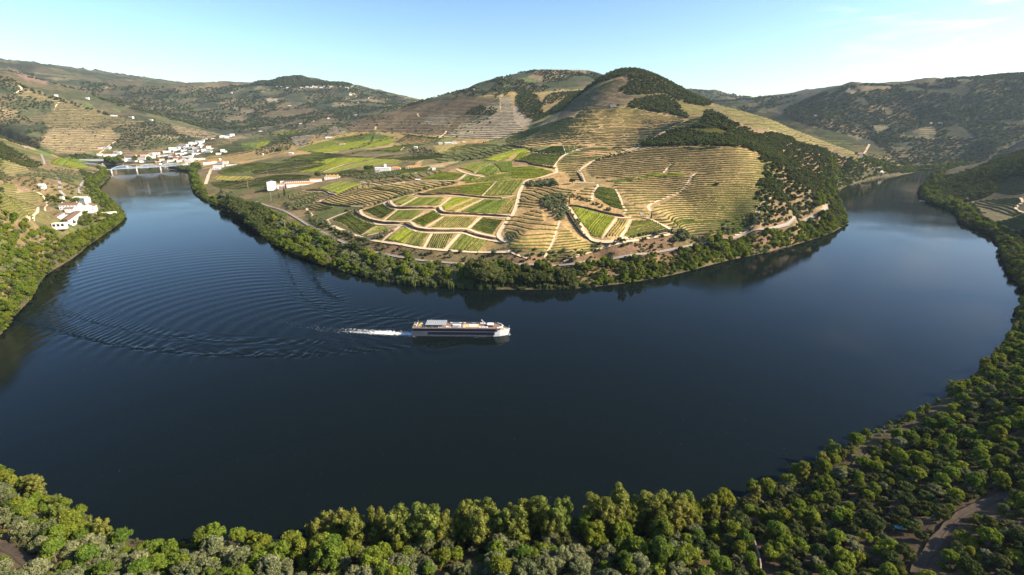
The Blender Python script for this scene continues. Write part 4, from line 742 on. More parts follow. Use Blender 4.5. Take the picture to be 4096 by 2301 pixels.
def contour_lines(poly, dz, wob=1.6, st=None, zoff=0.0):
    poly = np.asarray(poly); x0, y0 = poly.min(0) - 6; x1, y1 = poly.max(0) + 6
    st = st or max(2.5, (x1 - x0) / 160.0)
    X, Y = np.meshgrid(np.arange(x0, x1, st), np.arange(y0, y1, st))
    if X.shape[0] < 3 or X.shape[1] < 3: return []
    Z = H(X, Y) + (wobble(X, Y) if wob else 0); ins = inside(X, Y, poly); out = []
    for z in np.arange(math.floor(Z[ins].min() / dz) * dz + zoff, Z[ins].max(), dz) if ins.any() else []:
        up = Z > z; c = up[:-1, :-1] * 1 + up[:-1, 1:] * 2 + up[1:, 1:] * 4 + up[1:, :-1] * 8
        J, I = np.nonzero((c > 0) & (c < 15)); adj = {}; pos = {}
        def e(j, i, k):
            a, b_ = {0: ((j, i), (j, i + 1)), 1: ((j, i + 1), (j + 1, i + 1)), 2: ((j + 1, i), (j + 1, i + 1)), 3: ((j, i), (j + 1, i))}[k]
            if (a, b_) not in pos:
                t = (z - Z[a]) / (Z[b_] - Z[a]); pos[(a, b_)] = (X[a] + t * (X[b_] - X[a]), Y[a] + t * (Y[b_] - Y[a]))
            return (a, b_)
        tab = {1: ((3, 0),), 2: ((0, 1),), 3: ((3, 1),), 4: ((1, 2),), 5: ((3, 0), (1, 2)), 6: ((0, 2),), 7: ((3, 2),), 8: ((2, 3),), 9: ((2, 0),), 10: ((0, 1), (2, 3)), 11: ((2, 1),), 12: ((1, 3),), 13: ((1, 0),), 14: ((0, 3),)}
        for j, i in zip(J.tolist(), I.tolist()):
            for ka, kb in tab[int(c[j, i])]:
                a = e(j, i, ka); b_ = e(j, i, kb); adj.setdefault(a, []).append(b_); adj.setdefault(b_, []).append(a)
        seen = set()
        for s0 in sorted(adj, key=lambda k: len(adj[k])):
            if s0 in seen: continue
            chain = [s0]; seen.add(s0)
            while True:
                nx = [q for q in adj[chain[-1]] if q not in seen]
                if not nx: break
                chain.append(nx[0]); seen.add(nx[0])
            W = np.array([pos[k] for k in chain])
            if len(W) < 4: continue
            m = inside(W[:, 0], W[:, 1], poly); i = 0
            while i < len(W):
                if m[i]:
                    k = i
                    while k < len(W) and m[k]: k += 1
                    if k - i >= 4: out.append(W[i:k])
                    i = k
                else: i += 1
    return out
def terraces(q, kind, dz, w, h, label, gap=0.03, seg=3.5, wob=1.6, parts=True, P=None, zoff=0.0):
    P = gpoly(cr_spline(q, 3, True)) if P is None else P; lines = []
    for W in contour_lines(P, dz, wob, zoff=zoff):
        s = np.hypot(*np.diff(W, axis=0).T); cum = np.concatenate([[0], np.cumsum(s)])
        if cum[-1] < 12: continue
        t = np.linspace(0, cum[-1], max(3, int(cum[-1] / seg))); lines.append(np.stack([np.interp(t, cum, W[:, 0]), np.interp(t, cum, W[:, 1])], 1))
    lines.sort(key=lambda W: W[:, 1].mean())
    if not lines: print('no rows', label); return
    if not parts or len(lines) > 120:
        V, F = hedge(lines, w, h, 0.25, gap); return tag(link('terraced_vineyard', mesh('terraced_vineyard', V, F, False, VINE[kind])), label, 'vineyard', 'terraced vineyards')
    c = lines[0].mean(0); r = tag(link('terraced_vineyard', None, loc=(0, 0, 0)), label, 'vineyard', 'terraced vineyards')
    for W in lines:
        V, F = hedge([W], w, h, 0.25, gap)
        if F: link('vine_row', mesh('vine_row', V, F, False, VINE[kind]), None, r)
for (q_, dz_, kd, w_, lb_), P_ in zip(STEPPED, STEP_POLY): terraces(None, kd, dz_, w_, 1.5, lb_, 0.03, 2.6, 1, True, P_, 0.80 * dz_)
terraces(M2((1150, 228), (1500, 215), (1900, 190), (2080, 195), (1800, 262), (1600, 295), (1300, 300)), 'dry', 2.0, 2.6, 1.3, 'yellow dry vine slope above the tiered plots', gap=0.12, seg=3)
terraces(M2((1100, 200), (1250, 135), (1640, 95), (1900, 75), (1640, 165), (1300, 215)), 'mid', 2.0, 2.4, 1.4, 'green and tan vine slope beside the small estate', gap=0.08, seg=4)
terraces(M3((1430, 575), (1640, 560), (1900, 590), (2250, 590), (2350, 680), (2200, 720), (1900, 750), (1780, 740), (1620, 660)), 'slope', 2.4, 2.0, 1.7, 'lowest wavy terraces of the right slope above the railway', gap=0.03)
terraces(T3((740, 600), (1000, 580), (1250, 600), (1500, 650), (1750, 700), (1500, 830), (1300, 960), (1150, 990), (830, 960), (480, 945), (760, 820), (920, 770), (640, 690)), 'slope', 3.4, 2.4, 1.7, 'sunlit tan terraces on the front of the central hill', gap=0.06, seg=5)
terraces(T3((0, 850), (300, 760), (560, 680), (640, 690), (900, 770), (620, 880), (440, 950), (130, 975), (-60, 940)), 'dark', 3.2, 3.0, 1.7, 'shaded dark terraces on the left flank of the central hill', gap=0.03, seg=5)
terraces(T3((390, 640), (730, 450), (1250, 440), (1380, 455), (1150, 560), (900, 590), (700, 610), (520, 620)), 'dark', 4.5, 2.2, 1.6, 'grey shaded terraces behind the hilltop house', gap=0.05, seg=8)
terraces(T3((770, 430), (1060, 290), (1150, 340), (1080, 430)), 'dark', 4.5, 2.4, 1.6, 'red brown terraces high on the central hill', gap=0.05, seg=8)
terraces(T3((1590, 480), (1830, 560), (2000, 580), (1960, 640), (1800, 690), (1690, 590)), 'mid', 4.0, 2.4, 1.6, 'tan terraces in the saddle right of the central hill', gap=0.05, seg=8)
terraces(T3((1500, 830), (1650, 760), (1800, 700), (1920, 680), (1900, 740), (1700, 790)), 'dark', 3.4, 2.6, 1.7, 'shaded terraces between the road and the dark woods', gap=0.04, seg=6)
terraces(M1((0, 70), (150, 100), (180, 130), (160, 180), (0, 175)), 'mid', 2.6, 2.2, 1.8, 'upright rows of vines at the left edge', gap=0.0, seg=4)
terraces(M1((0, 180), (160, 185), (330, 165), (430, 230), (400, 300), (290, 420), (150, 445), (0, 380)), 'mid', 3.0, 2.4, 1.8, 'curving green vine rows on the left bank slope', gap=0.02, seg=4)
terraces(T1((0, 1090), (90, 1120), (270, 1180), (240, 1250), (0, 1270)), 'mid', 3.4, 2.6, 1.8, 'vine terraces at the left edge above the olive grove', gap=0.02, seg=5)
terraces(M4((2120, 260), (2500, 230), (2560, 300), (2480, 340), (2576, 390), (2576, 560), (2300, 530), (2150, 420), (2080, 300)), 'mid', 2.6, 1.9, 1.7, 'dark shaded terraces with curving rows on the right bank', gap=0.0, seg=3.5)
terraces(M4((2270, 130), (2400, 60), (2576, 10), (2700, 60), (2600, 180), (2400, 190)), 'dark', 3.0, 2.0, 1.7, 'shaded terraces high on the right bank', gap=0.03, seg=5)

FARROWS = [(T2((900, 700), (1500, 560), (2100, 470), (2450, 480), (2420, 640), (2100, 780), (1900, 860), (1300, 820), (900, 830)), 'dark', 6.5, 'brown shaded terraces across the slope of the middle ridge'),
    (T2((1900, 880), (2000, 800), (2450, 480), (2576, 480), (2600, 700), (2700, 830), (2500, 900)), 'dark', 6.0, 'pale grey terraces at the foot of the middle ridge'),
    (T2((600, 890), (780, 770), (960, 800), (880, 850), (660, 880)), 'dark', 5.0, 'pale terraced knoll above the plain'),
    (T2((340, 870), (540, 860), (580, 890), (440, 980), (380, 960)), 'dark', 5.0, 'small pale terraces left of the terraced knoll'),
    (T3((1990, 500), (2576, 600), (2700, 800), (2500, 790), (2250, 720), (2100, 600)), 'mid', 4.5, 'tan terraces on the back slope right of the central hill'),
    (T4((-60, 620), (200, 670), (330, 750), (700, 840), (860, 900), (980, 980), (900, 1080), (650, 1000), (300, 930), (0, 850)), 'mid', 4.5, 'green and tan terraces above the far river reach'),
    (T4((980, 960), (1100, 990), (1330, 1140), (1250, 1190), (900, 1130), (850, 1080)), 'dark', 4.5, 'dry terraces on the point above the far reach'),
    (T2((0, 1170), (500, 1120), (700, 1160), (400, 1230), (0, 1250)), 'mid', 2.2, 'striped brown fields left of the long green field'),
    (T2((680, 1225), (1190, 1100), (1420, 1110), (1430, 1140), (950, 1190), (800, 1240)), 'mid', 2.2, 'pale curved terraces right of the long green field'),
    (T2((1200, 1080), (1500, 1050), (1850, 1040), (1830, 1090), (1450, 1110)), 'mid', 2.4, 'tan terraces above the small estate'),
    (T2((1850, 1050), (2000, 970), (2300, 940), (2576, 960), (2700, 960), (2450, 1040), (2250, 1100), (1800, 1130)), 'dark', 2.8, 'dark green terraces right of the small estate'),
    (T2((1790, 960), (2150, 940), (2000, 1000), (1850, 1040)), 'dry', 2.4, 'golden terraces under the hillside estate'),
    (T2((1380, 960), (1480, 880), (1560, 860), (1900, 890), (1750, 940), (1450, 1000)), 'dark', 3.0, 'dark fields left of the hillside estate'),
    (T2((60, 880), (300, 850), (340, 920), (280, 960), (60, 920)), 'dark', 4.0, 'dark striped field on the far left of the plain'),
    (T2((350, 1090), (540, 1060), (560, 1120), (250, 1120)), 'mid', 2.4, 'green fields beside the dark tree clump'),
    (T2((560, 1040), (900, 1060), (1180, 1080), (800, 1085), (560, 1125)), 'dark', 2.2, 'brown striped strip behind the long green field'),
    (T1((1950, 1090), (2200, 1010), (2500, 960), (2550, 1020), (2350, 1060), (2100, 1100)), 'dark', 4.0, 'dark terraces behind the town houses'),
    (T1((2080, 900), (2300, 900), (2290, 990), (2100, 960)), 'dark', 5.0, 'shaded terraces above the upper town')]
FARROWS += [(T2((0, 1290), (300, 1250), (560, 1270), (420, 1310), (0, 1345)), 'mid', 1.8, 'thin rows on the bare ground left of the winery'), (T2((640, 1250), (1000, 1200), (1080, 1250), (860, 1290), (700, 1260)), 'mid', 1.8, 'rows behind the manor house'),
    (T1((2130, 1330), (2400, 1320), (2576, 1310), (2700, 1350), (2400, 1400), (2200, 1390)), 'mid', 2.0, 'terraced rows beside the road to the bridge'), (T2((0, 1360), (120, 1350), (220, 1420), (60, 1446), (0, 1420)), 'mid', 1.6, 'shore terraces left of the cypresses')]
def long_dir(q):
    P = gpoly(q); d = P - P.mean(0); w_, v_ = np.linalg.eigh(d.T @ d); return math.atan2(v_[1, 1], v_[0, 1])
def field(q, kind, spacing, w, h, label, gap=0.03, seg=6.0):
    P = gpoly(cr_spline(q, 3, True)); V, F = hedge(clip_rows(P, long_dir(q), spacing, seg), w, h, 0.25, gap)
    if F: tag(link('vineyard_plot', mesh('vineyard_plot', V, F, False, VINE[kind])), label, 'vineyard', 'vineyard plots on the river bend')
for q_, kd, dz_, lb_ in FARROWS:
    if dz_ < 2.5: field(q_, {'dark': 'mid', 'mid': 'mid'}.get(kd, kd), 4.2, 1.7, 0.85, lb_); continue
    terraces(q_, kd, dz_, 1.3 + dz_ * 0.28, 1.6, lb_, 0.05, 5 + dz_, 1, False)
field(T2((420, 1230), (720, 1150), (560, 1130), (800, 1090), (1180, 1090), (900, 1150), (650, 1220)), 'bright', 3.0, 2.6, 0.9, 'long bright green vine field across the plain')
field(T2((540, 1025), (800, 950), (1200, 900), (1380, 880), (1330, 950), (950, 1000), (700, 1030)), 'bright', 3.4, 2.9, 0.9, 'green vine field below the white roadside house')
field(T2((410, 995), (640, 930), (790, 905), (800, 935), (560, 1010), (430, 1005)), 'mid', 3.4, 2.8, 0.9, 'green vine field left of the white roadside house')
field(T2((790, 890), (1000, 855), (1190, 835), (1180, 850), (1000, 905), (880, 915)), 'mid', 3.6, 3.0, 0.9, 'green vine field above the white roadside house')
field(T2((350, 1085), (430, 1060), (640, 1045), (700, 1060), (560, 1090), (400, 1100)), 'mid', 3.4, 2.8, 0.9, 'narrow green field below the white shed on the plain')
field(T2((160, 845), (300, 815), (450, 812), (400, 840), (250, 852)), 'bright', 5.0, 4.4, 0.9, 'light green field beside the power pylon')
field(T2((0, 990), (30, 930), (150, 915), (90, 960)), 'bright', 4.0, 3.4, 0.9, 'small green field behind the town')
field(T1((2190, 1225), (2400, 1160), (2576, 1135), (2780, 1150), (2560, 1210), (2300, 1255)), 'mid', 3.4, 2.7, 0.9, 'green vine field above the road near the bridge')
field(T2((1050, 1225), (1200, 1180), (1600, 1190), (1750, 1170), (1640, 1235), (1300, 1230)), 'mid', 3.0, 2.2, 0.9, 'green rows in front of the small estate')

# ------------------------------------------------------------------ trees
def ico(sub=1):
    bm = bmesh.new(); bmesh.ops.create_icosphere(bm, subdivisions=sub, radius=1.0)
    V = np.array([v.co[:] for v in bm.verts]); F = np.array([[v.index for v in f.verts] for f in bm.faces]); bm.free(); return V, F
ICO1 = ico(1); ICO2 = ico(2)
def rnd_dirs(n, up=-0.35):
    d = RNG.normal(size=(n * 4 + 24, 3)); d /= np.linalg.norm(d, axis=1)[:, None]; d = d[d[:, 2] > up][:n]; return d
def leaf_quads(P, Nn, size, aspect=1.5, tilt=0.55):
    n = len(P); a = Nn + tilt * RNG.normal(size=(n, 3)); a /= np.linalg.norm(a, axis=1)[:, None]
    t = np.cross(a, RNG.normal(size=(n, 3))); t /= np.maximum(np.linalg.norm(t, axis=1), 1e-6)[:, None]; b_ = np.cross(a, t)
    s = size * (0.65 + 0.7 * RNG.random(n))[:, None]
    V = np.stack([P - t * s * aspect * 0.5, P + b_ * s * 0.5, P + t * s * aspect * 0.5, P - b_ * s * 0.5], 1).reshape(-1, 3)
    return V, np.arange(4 * n).reshape(n, 4)
def crown_mesh(name, m, clumps, nleaf, leaf, core=0.78, aspect=1.5, drop=0.0):
    V, F = [], []; o = 0
    for (c, r, sq) in clumps:
        v, f = ICO1; jv = v * (1 + 0.22 * (RNG.random((len(v), 1)) - 0.5)) * np.array([r, r, r * sq]) * core + c
        V.append(jv); F += (f + o).tolist(); o += len(jv)
        d = rnd_dirs(nleaf); P = c + d * np.array([r, r, r * sq]) * (0.80 + 0.34 * RNG.random((len(d), 1)))
        if drop: P[:, 2] -= drop * RNG.random(len(P)) * r
        lv, lf = leaf_quads(P, d, leaf, aspect); V.append(lv); F += (lf + o).tolist(); o += len(lv)
    me = mesh(name, np.concatenate(V), F, False, m); return me
def clumps_round(R, Ht, base, n, cr=0.42, sq=0.85):
    out = [(np.array((0, 0, base + Ht * 0.45)), R * 0.62, Ht / R / 2 * 0.9)]
    for i in range(n):
        d = rnd_dirs(1, -0.55)[0]; k = 0.62 + 0.22 * RNG.random()
        out.append((np.array((d[0] * R * k, d[1] * R * k, base + Ht * 0.5 + d[2] * Ht * 0.5 * k)), R * cr * (0.7 + 0.6 * RNG.random()), sq))
    return out
def clumps_tall(R, Ht, base, n):
    out = []
    for i in range(n):
        t = (i + 0.5) / n; w = R * (0.75 + 0.35 * math.sin(math.pi * min(1, t * 0.9 + 0.08))) ; a = i * 2.4 + RNG.random()
        k = 0.50 * RNG.random() + 0.12
        out.append((np.array((math.cos(a) * w * k * 1.5, math.sin(a) * w * k * 1.5, base + Ht * (t + 0.05 * RNG.normal()))), R * (0.22 + 0.20 * RNG.random()), 1.2))
    return out
def trunk_mesh(name, h, r, lean=0.15, limbs=4, spread=1.0):
    b_ = MB(); p = Vector((0, 0, -0.5)); q = Vector((lean * RNG.normal(), lean * RNG.normal(), h * 0.55)); b_.bar(p, q, r, 6, r * 0.7)
    for i in range(limbs):
        a = 2 * math.pi * i / limbs + RNG.random(); b_.bar(q, q + Vector((math.cos(a) * spread, math.sin(a) * spread, h * (0.3 + 0.3 * RNG.random()))), r * 0.55, 5, r * 0.2)
    return b_.mesh(name, M_BARK)
PROTO = {}
def proto(kind, *pairs): PROTO[kind] = list(pairs)
mk = crown_mesh
proto('olive_tree', *[(mk('crown', M_OLIVE, clumps_round(3.2, 4.0 + 0.5 * i, 1.2, 24 + 3 * i, 0.27), 70, 0.36, 0.72, 1.7), trunk_mesh('trunk', 3.2, 0.32, 0.3, 4, 1.4)) for i in range(4)])
proto('broadleaf_tree', *[(mk('crown', M_BROAD, clumps_round(3.4, 5.4 + 0.9 * i, 1.6, 28 + 3 * i, 0.28, 0.95), 72, 0.42), trunk_mesh('trunk', 5.0, 0.30, 0.25, 5, 1.7)) for i in range(4)])
proto('poplar_tree', *[(mk('crown', M_POPLAR, clumps_tall(3.3 + 0.25 * i, 10.0 + 1.0 * i, 2.0, 34 + 2 * i), 64, 0.44), trunk_mesh('trunk', 12.0, 0.26, 0.3, 5, 1.2)) for i in range(4)])
proto('oak_tree', *[(mk('crown', M_OAK, clumps_round(3.4, 4.4 + 0.5 * i, 1.2, 26 + 2 * i, 0.27), 70, 0.38), trunk_mesh('trunk', 3.8, 0.34, 0.25, 4, 1.5)) for i in range(4)])
proto('shore_bush', *[(mk('crown', M_BROAD, clumps_round(2.4, 3.0, 0.2, 10, 0.42), 60, 0.45), trunk_mesh('trunk', 1.6, 0.14, 0.2, 4, 0.8)) for i in range(3)])
proto('cypress_tree', *[(mk('crown', M_CYP, [(np.array((0, 0, 1.0 + 10.5 * t)), 1.35 * (1 - 0.75 * t ** 1.6) * (0.55 + 0.6 * min(1, t * 5 + .2)), 1.4) for t in np.linspace(0.02, 1, 11)], 70, 0.35), trunk_mesh('trunk', 3.0, 0.2, 0.05, 3, 0.3)) for i in range(2)])
def reed_mesh():
    V, F = [], []; o = 0
    for k in range(90):
        a = RNG.random() * 6.28; rr = 1.9 * math.sqrt(RNG.random()); x, y = rr * math.cos(a), rr * math.sin(a); h = 3.4 + 1.8 * RNG.random(); bx, by = RNG.normal(size=2) * 0.9; w = 0.22
        px, py = -math.sin(a * 3) * w, math.cos(a * 3) * w
        V += [(x - px, y - py, -0.3), (x + px, y + py, -0.3), (x + bx * 0.3 + px, y + by * 0.3 + py, h * 0.75), (x + bx * 0.3 - px, y + by * 0.3 - py, h * 0.75), (x + bx, y + by, h * 0.92 - 0.3 * abs(bx))]
        F += [(o, o + 1, o + 2, o + 3), (o + 3, o + 2, o + 4)]; o += 5
    me = mesh('leaves', V, F, False, M_REED); return me
proto('reed_clump', *[(reed_mesh(), None) for i in range(3)])
def low_bush(m, n=5): return crown_mesh('scrub', m, clumps_round(2.6, 3.2, 0.0, n, 0.5), 26, 0.75)
proto('scrub', *[(low_bush(M_SCRUB), None) for i in range(3)]); proto('scrub_oak', *[(crown_mesh('crown', M_OAK, clumps_round(3.3, 4.6, 0.3, 9, 0.42), 34, 0.7), None) for i in range(3)])
proto('scrub_olive', *[(crown_mesh('crown', M_OLIVE, clumps_round(2.4, 2.9, 0.5, 7, 0.42), 34, 0.6), None) for i in range(3)])
SRC = {}
def tree(kind, x, y, s, label, cat, group, var=None, z=None, sz=None):
    v = RNG.integers(len(PROTO[kind])) if var is None else var; cm_, tm = PROTO[kind][v]
    z = float(H(x, y)) if z is None else z
    r = tag(link(kind, None, loc=(x, y, z - 0.1), rot=(0, 0, RNG.random() * 6.28), scale=(s, s, sz or s * (0.88 + 0.24 * RNG.random()))), label, cat, group)
    c = link('leaves' if kind == 'reed_clump' else 'crown', cm_, None, r); SRC.setdefault((kind, int(v)), c)
    if tm: link('trunk', tm, None, r)
    return r
def jitter_grid(x0, x1, y0, y1, st, jit=0.42):
    X, Y = np.meshgrid(np.arange(x0, x1, st), np.arange(y0, y1, st)); X = X + (np.arange(X.shape[0]) % 2)[:, None] * st * 0.5
    X = X + (RNG.random(X.shape) - 0.5) * 2 * jit * st; Y = Y + (RNG.random(Y.shape) - 0.5) * 2 * jit * st
    X, Y = X.ravel(), Y.ravel(); Z = H(X, Y); QX, QY = project(X, Y, Z); return X, Y, Z, QX, QY
BULK = {}                                                          # what is past the countable ones, by stuff object
def bulk(name, kind, x, y, s): BULK.setdefault((name, kind), []).append((x, y, s))
roads_keep = [drape(q, 4, 8.0) for q in ([(2300, 1445), (2350, 1370), (2400, 1310), (2450, 1280), (2520, 1250)], [(2120, 1185), (2200, 1120), (2330, 1055), (2400, 1000)], [(0, 1370), (40, 1395), (90, 1430)])]
clear_c = [gpoly([(2258, 1345)])[0], gpoly([(2300, 1380)])[0], gpoly([(1905, 1405)])[0], gpoly([(1895, 1370)])[0], gpoly([(1940, 1440)])[0]]
# --- near bank
X, Y, Z, QX, QY = jitter_grid(-420, 640, 70, 560, 5.5); sd = SD(X, Y)
ok = (sd > 0.8) & (QX > -160) & (QX < 2740) & (QY < 1560) & (QY > 700) & ((Y < 300) | (X > 90)) & ~((Y > 300) & (X < 120))
X, Y, QX, QY, sd = X[ok], Y[ok], QX[ok], QY[ok], sd[ok]
dr = np.min([seg_dist(X, Y, W) for W in roads_keep], axis=0); dc = np.min([np.hypot(X - c[0], Y - c[1]) for c in clear_c], axis=0)
ok = (dr > 3.6) & (dc > 4.8); X, Y, QX, QY, sd = X[ok], Y[ok], QX[ok], QY[ok], sd[ok]
xs_, ys_, zs_, qxs_, qys_ = jitter_grid(-180, 180, 130, 240, 4.4); ss_ = SD(xs_, ys_); pm_ = (ss_ > 2.5) & (ss_ < 13) & (qxs_ > 790) & (qxs_ < 1760) & (qys_ > 1150) & (RNG.random(len(xs_)) < 0.55)
X, Y, QX, QY, sd = np.append(X, xs_[pm_]), np.append(Y, ys_[pm_]), np.append(QX, qxs_[pm_]), np.append(QY, qys_[pm_]), np.append(sd, ss_[pm_])
nn_ = fbm(X / 26, Y / 26, 2, 71); order = np.argsort(Y * 1.0 + 0.15 * np.abs(X)); cnt = {}
LAB = {'olive_tree': ('silvery green olive tree in the thicket along the bottom edge', 'tree', 'olive trees on the near bank'),
       'broadleaf_tree': ('bright green leafy tree in the thicket on the near bank', 'tree', 'leafy trees on the near bank'),
       'poplar_tree': ('tall yellow green poplar in the row along the near waterline', 'tree', 'poplars along the near waterline'),
       'oak_tree': ('dark green oak on the shaded near slope at the right', 'tree', 'dark oaks on the near slope'),
       'shore_bush': ('low leafy bush between the trees of the near bank', 'bush', 'bushes on the near bank')}
def near_label(k, qx, s0, sc):
    sz = 'small' if sc < 0.82 else ('large' if sc > 1.12 else 'middle-sized')
    nm = {'olive_tree': 'silvery olive tree', 'broadleaf_tree': 'bright green leafy tree', 'poplar_tree': 'tall yellow-green poplar', 'oak_tree': 'dark green oak', 'shore_bush': 'low leafy bush'}[k]
    dp = 'by the water' if s0 < 10 else ('mid-slope' if s0 < 28 else 'upslope')
    zn = 'in the bottom left corner' if qx < 330 else 'by the muddy cove' if qx < 780 else 'near the left poplars' if qx < 1250 else 'near the right poplars' if qx < 1750 else 'near the stone wall' if qx < 2050 else 'left of the shelter' if qx < 2260 else 'around the earth track' if qx < 2450 else 'at the right edge'
    return '%s %s %s, %s' % (sz, nm, zn, dp)
def pick_kind(qx, qy, s, nz_):
    u = random.random(); dens = 1.0
    if qx < 330:
        if s < 9: return 'broadleaf_tree' if u < 0.8 else 'poplar_tree'
        return 'olive_tree' if u < 0.66 else ('broadleaf_tree' if u < 0.88 else 'shore_bush')
    if qx < 1750:
        if s < 15 and qx > 780: return 'poplar_tree' if u < 0.80 else 'broadleaf_tree'
        if s < 10: return 'broadleaf_tree' if u < 0.7 else 'shore_bush'
        if 640 < qx < 1000 and s < 26: return 'broadleaf_tree'
        return 'olive_tree' if u < 0.55 + 0.4 * nz_ else ('broadleaf_tree' if u < 0.8 else ('shore_bush' if u < 0.92 else 'oak_tree'))
    if s < 9: return 'broadleaf_tree' if u < 0.6 else 'poplar_tree'
    return 'oak_tree' if u < 0.44 - 0.3 * nz_ else ('broadleaf_tree' if u < 0.80 else ('shore_bush' if u < 0.90 else 'olive_tree'))
KIND_MAX = {'olive_tree': 250, 'broadleaf_tree': 280, 'poplar_tree': 120, 'oak_tree': 240, 'shore_bush': 150}
for i in order:
    qx, qy = QX[i], QY[i]; s0 = sd[i]
    if qx > 1750 and s0 > 9 and random.random() < 0.05: continue
    if qx < 60 and qy > 1330 and random.random() < 0.5: continue
    if 280 < qx < 640 and s0 < 9 and random.random() < 0.62: continue
    if 640 < qx < 800 and s0 < 6: continue
    k = pick_kind(qx, qy, s0, nn_[i]); sc = {'olive_tree': 1.06, 'broadleaf_tree': 1.02, 'poplar_tree': 1.02, 'oak_tree': 1.0, 'shore_bush': 1.25}[k] * (0.55 + 0.75 * random.random() ** 1.3)
    if k == 'poplar_tree' and (qx < 780 or qx > 1750): sc *= 0.72
    if qx > 1900 and k != 'shore_bush': sc *= 0.80
    if s0 < 4 and k != 'poplar_tree': sc *= 0.8
    if -120 < qx < 2700 and cnt.get(k, 0) < KIND_MAX[k]:
        cnt[k] = cnt.get(k, 0) + 1; tree(k, X[i], Y[i], sc, near_label(k, qx, s0, sc), LAB[k][1], LAB[k][2])
    else: bulk('near_thicket', k, X[i], Y[i], sc)
# undergrowth filling the gaps
X, Y, Z, QX, QY = jitter_grid(-400, 560, 80, 520, 3.6); sd = SD(X, Y)
dr = np.min([seg_dist(X, Y, W) for W in roads_keep], axis=0); dc = np.min([np.hypot(X - c[0], Y - c[1]) for c in clear_c], axis=0)
ok = (sd > 0.5) & (QX > -100) & (QX < 2700) & (QY < 1540) & (QY > 740) & ((Y < 300) | (X > 90)) & ~((Y > 300) & (X < 120)) & (dr > 3.2) & (dc > 4.0)
for x, y, qx in zip(X[ok], Y[ok], QX[ok]):
    if random.random() < (0.75 if qx < 1750 else 0.68): bulk('near_undergrowth', random.choice(['scrub', 'shore_bush', 'scrub_olive']), x, y, 0.35 + 0.4 * random.random())
# --- promontory shore belt
X, Y, Z, QX, QY = jitter_grid(-700, 720, 495, 1300, 4.8); sd = SD(X, Y)
belt = (QX > 470) & (QX < 2140) & (QY > 420); rail_d = seg_dist(X, Y, RW)
ok = belt & (sd > -1.0) & (sd < 46) & (rail_d > 3.4)
cnt2 = {'w': 0, 'r': 0, 'e': 0}
for i in np.nonzero(ok)[0][np.argsort(Y[ok])]:
    s0, qx, qy = sd[i], QX[i], QY[i]; u = random.random()
    # on the far side of the rails only sparse olives
    above = Y[i] > np.interp(X[i], RW[np.argsort(RW[:, 0]), 0], RW[np.argsort(RW[:, 0]), 1]) and qx < 2050
    if above and u > 0.52: continue
    if 2000 < qx and s0 > 28 and u > 0.6: continue
    if 1190 < qx < 1440 and s0 < 24 and not above: k, sc = ('oak_tree', 1.8 + 0.8 * u) if s0 > 6 else ('reed_clump', 1.0)
    elif qx < 660 and not above: k, sc = ('oak_tree', 1.35 + 0.9 * u)
    elif s0 < 9 and 900 < qx < 1480: k, sc = ('reed_clump', 0.95 + 0.5 * u)
    elif s0 < 8: k, sc = (('broadleaf_tree', 0.75 + 0.6 * u) if u < 0.6 else ('shore_bush', 1.0 + 0.5 * u))
    elif qx < 1190 or above: k, sc = (('olive_tree', 0.7 + 0.95 * u) if u < 0.62 else ('broadleaf_tree', 0.6 + 0.8 * u) if u < 0.74 else ('oak_tree', 0.6 + 0.9 * u) if u < 0.82 else ('shore_bush', 0.9 + 0.4 * u))
    else:
        if u > 0.93: continue
        k, sc = (('broadleaf_tree', 0.85 + 0.8 * u) if u < 0.38 else ('oak_tree', 0.8 + 0.9 * u) if u < 0.62 else ('shore_bush', 1.0 + 0.4 * u))
    vz = float(fbm(X[i] / 22, Y[i] / 22, 2, 131)); sc *= 1.0 + 0.9 * vz
    if vz < -0.62 and k != 'reed_clump': continue
    if k == 'reed_clump' and cnt2['r'] < 130: cnt2['r'] += 1; tree(k, X[i], Y[i], sc, 'pale green reed clump at the foot of the vineyard shore', 'reed', 'reeds along the vineyard shore')
    elif k == 'oak_tree' and 1190 < qx < 1440 and cnt2['e'] < 60: cnt2['e'] += 1; tree(k, X[i], Y[i], sc, 'large dark tree in the dense clump on the vineyard shore', 'tree', 'dark trees on the vineyard shore')
    else: bulk('shore_thicket', k, X[i], Y[i], sc)
# strip between the rails and the lowest road
X, Y, Z, QX, QY = jitter_grid(-330, 430, 500, 1000, 5.0); rdd = seg_dist(X, Y, RW); sd = SD(X, Y)
ok = (rdd > 4) & (rdd < 24) & (sd > 38) & (QX > 600) & (QX < 1900) & (RNG.random(len(X)) < 0.42)
rl_ = np.min([seg_dist(X, Y, W) for W in ROADLINES[:2]], axis=0)
for x, y, d_ in zip(X[ok], Y[ok], rl_[ok]):
    if d_ > 4: bulk('shore_thicket', random.choice(['olive_tree', 'shore_bush', 'scrub_olive', 'scrub']), x, y, 0.5 + 0.6 * random.random())
def belt_fill(x0, x1, y0, y1, st, smax, kinds, lo, hi, cond, dens=0.9, skip=()):
    X, Y, Z, QX, QY = jitter_grid(x0, x1, y0, y1, st); sd = SD(X, Y); ok = (sd > -1.2) & (sd < smax) & cond(X, Y, QX, QY) & (RNG.random(len(X)) < dens)
    for x, y, d_ in zip(X[ok], Y[ok], sd[ok]): bulk('shore_thicket', random.choice(kinds), x, y, (lo + (hi - lo) * random.random()) * (1.0 if d_ > 4 else 0.8))
belt_fill(-1300, -300, 260, 1250, 4.6, 15, ['broadleaf_tree', 'oak_tree', 'shore_bush', 'broadleaf_tree'], 0.55, 1.15, lambda X, Y, QX, QY: (X < -330) & (QX < 330) & ~((QX > 130) & (QX < 262) & (QY > 500) & (QY < 545)))
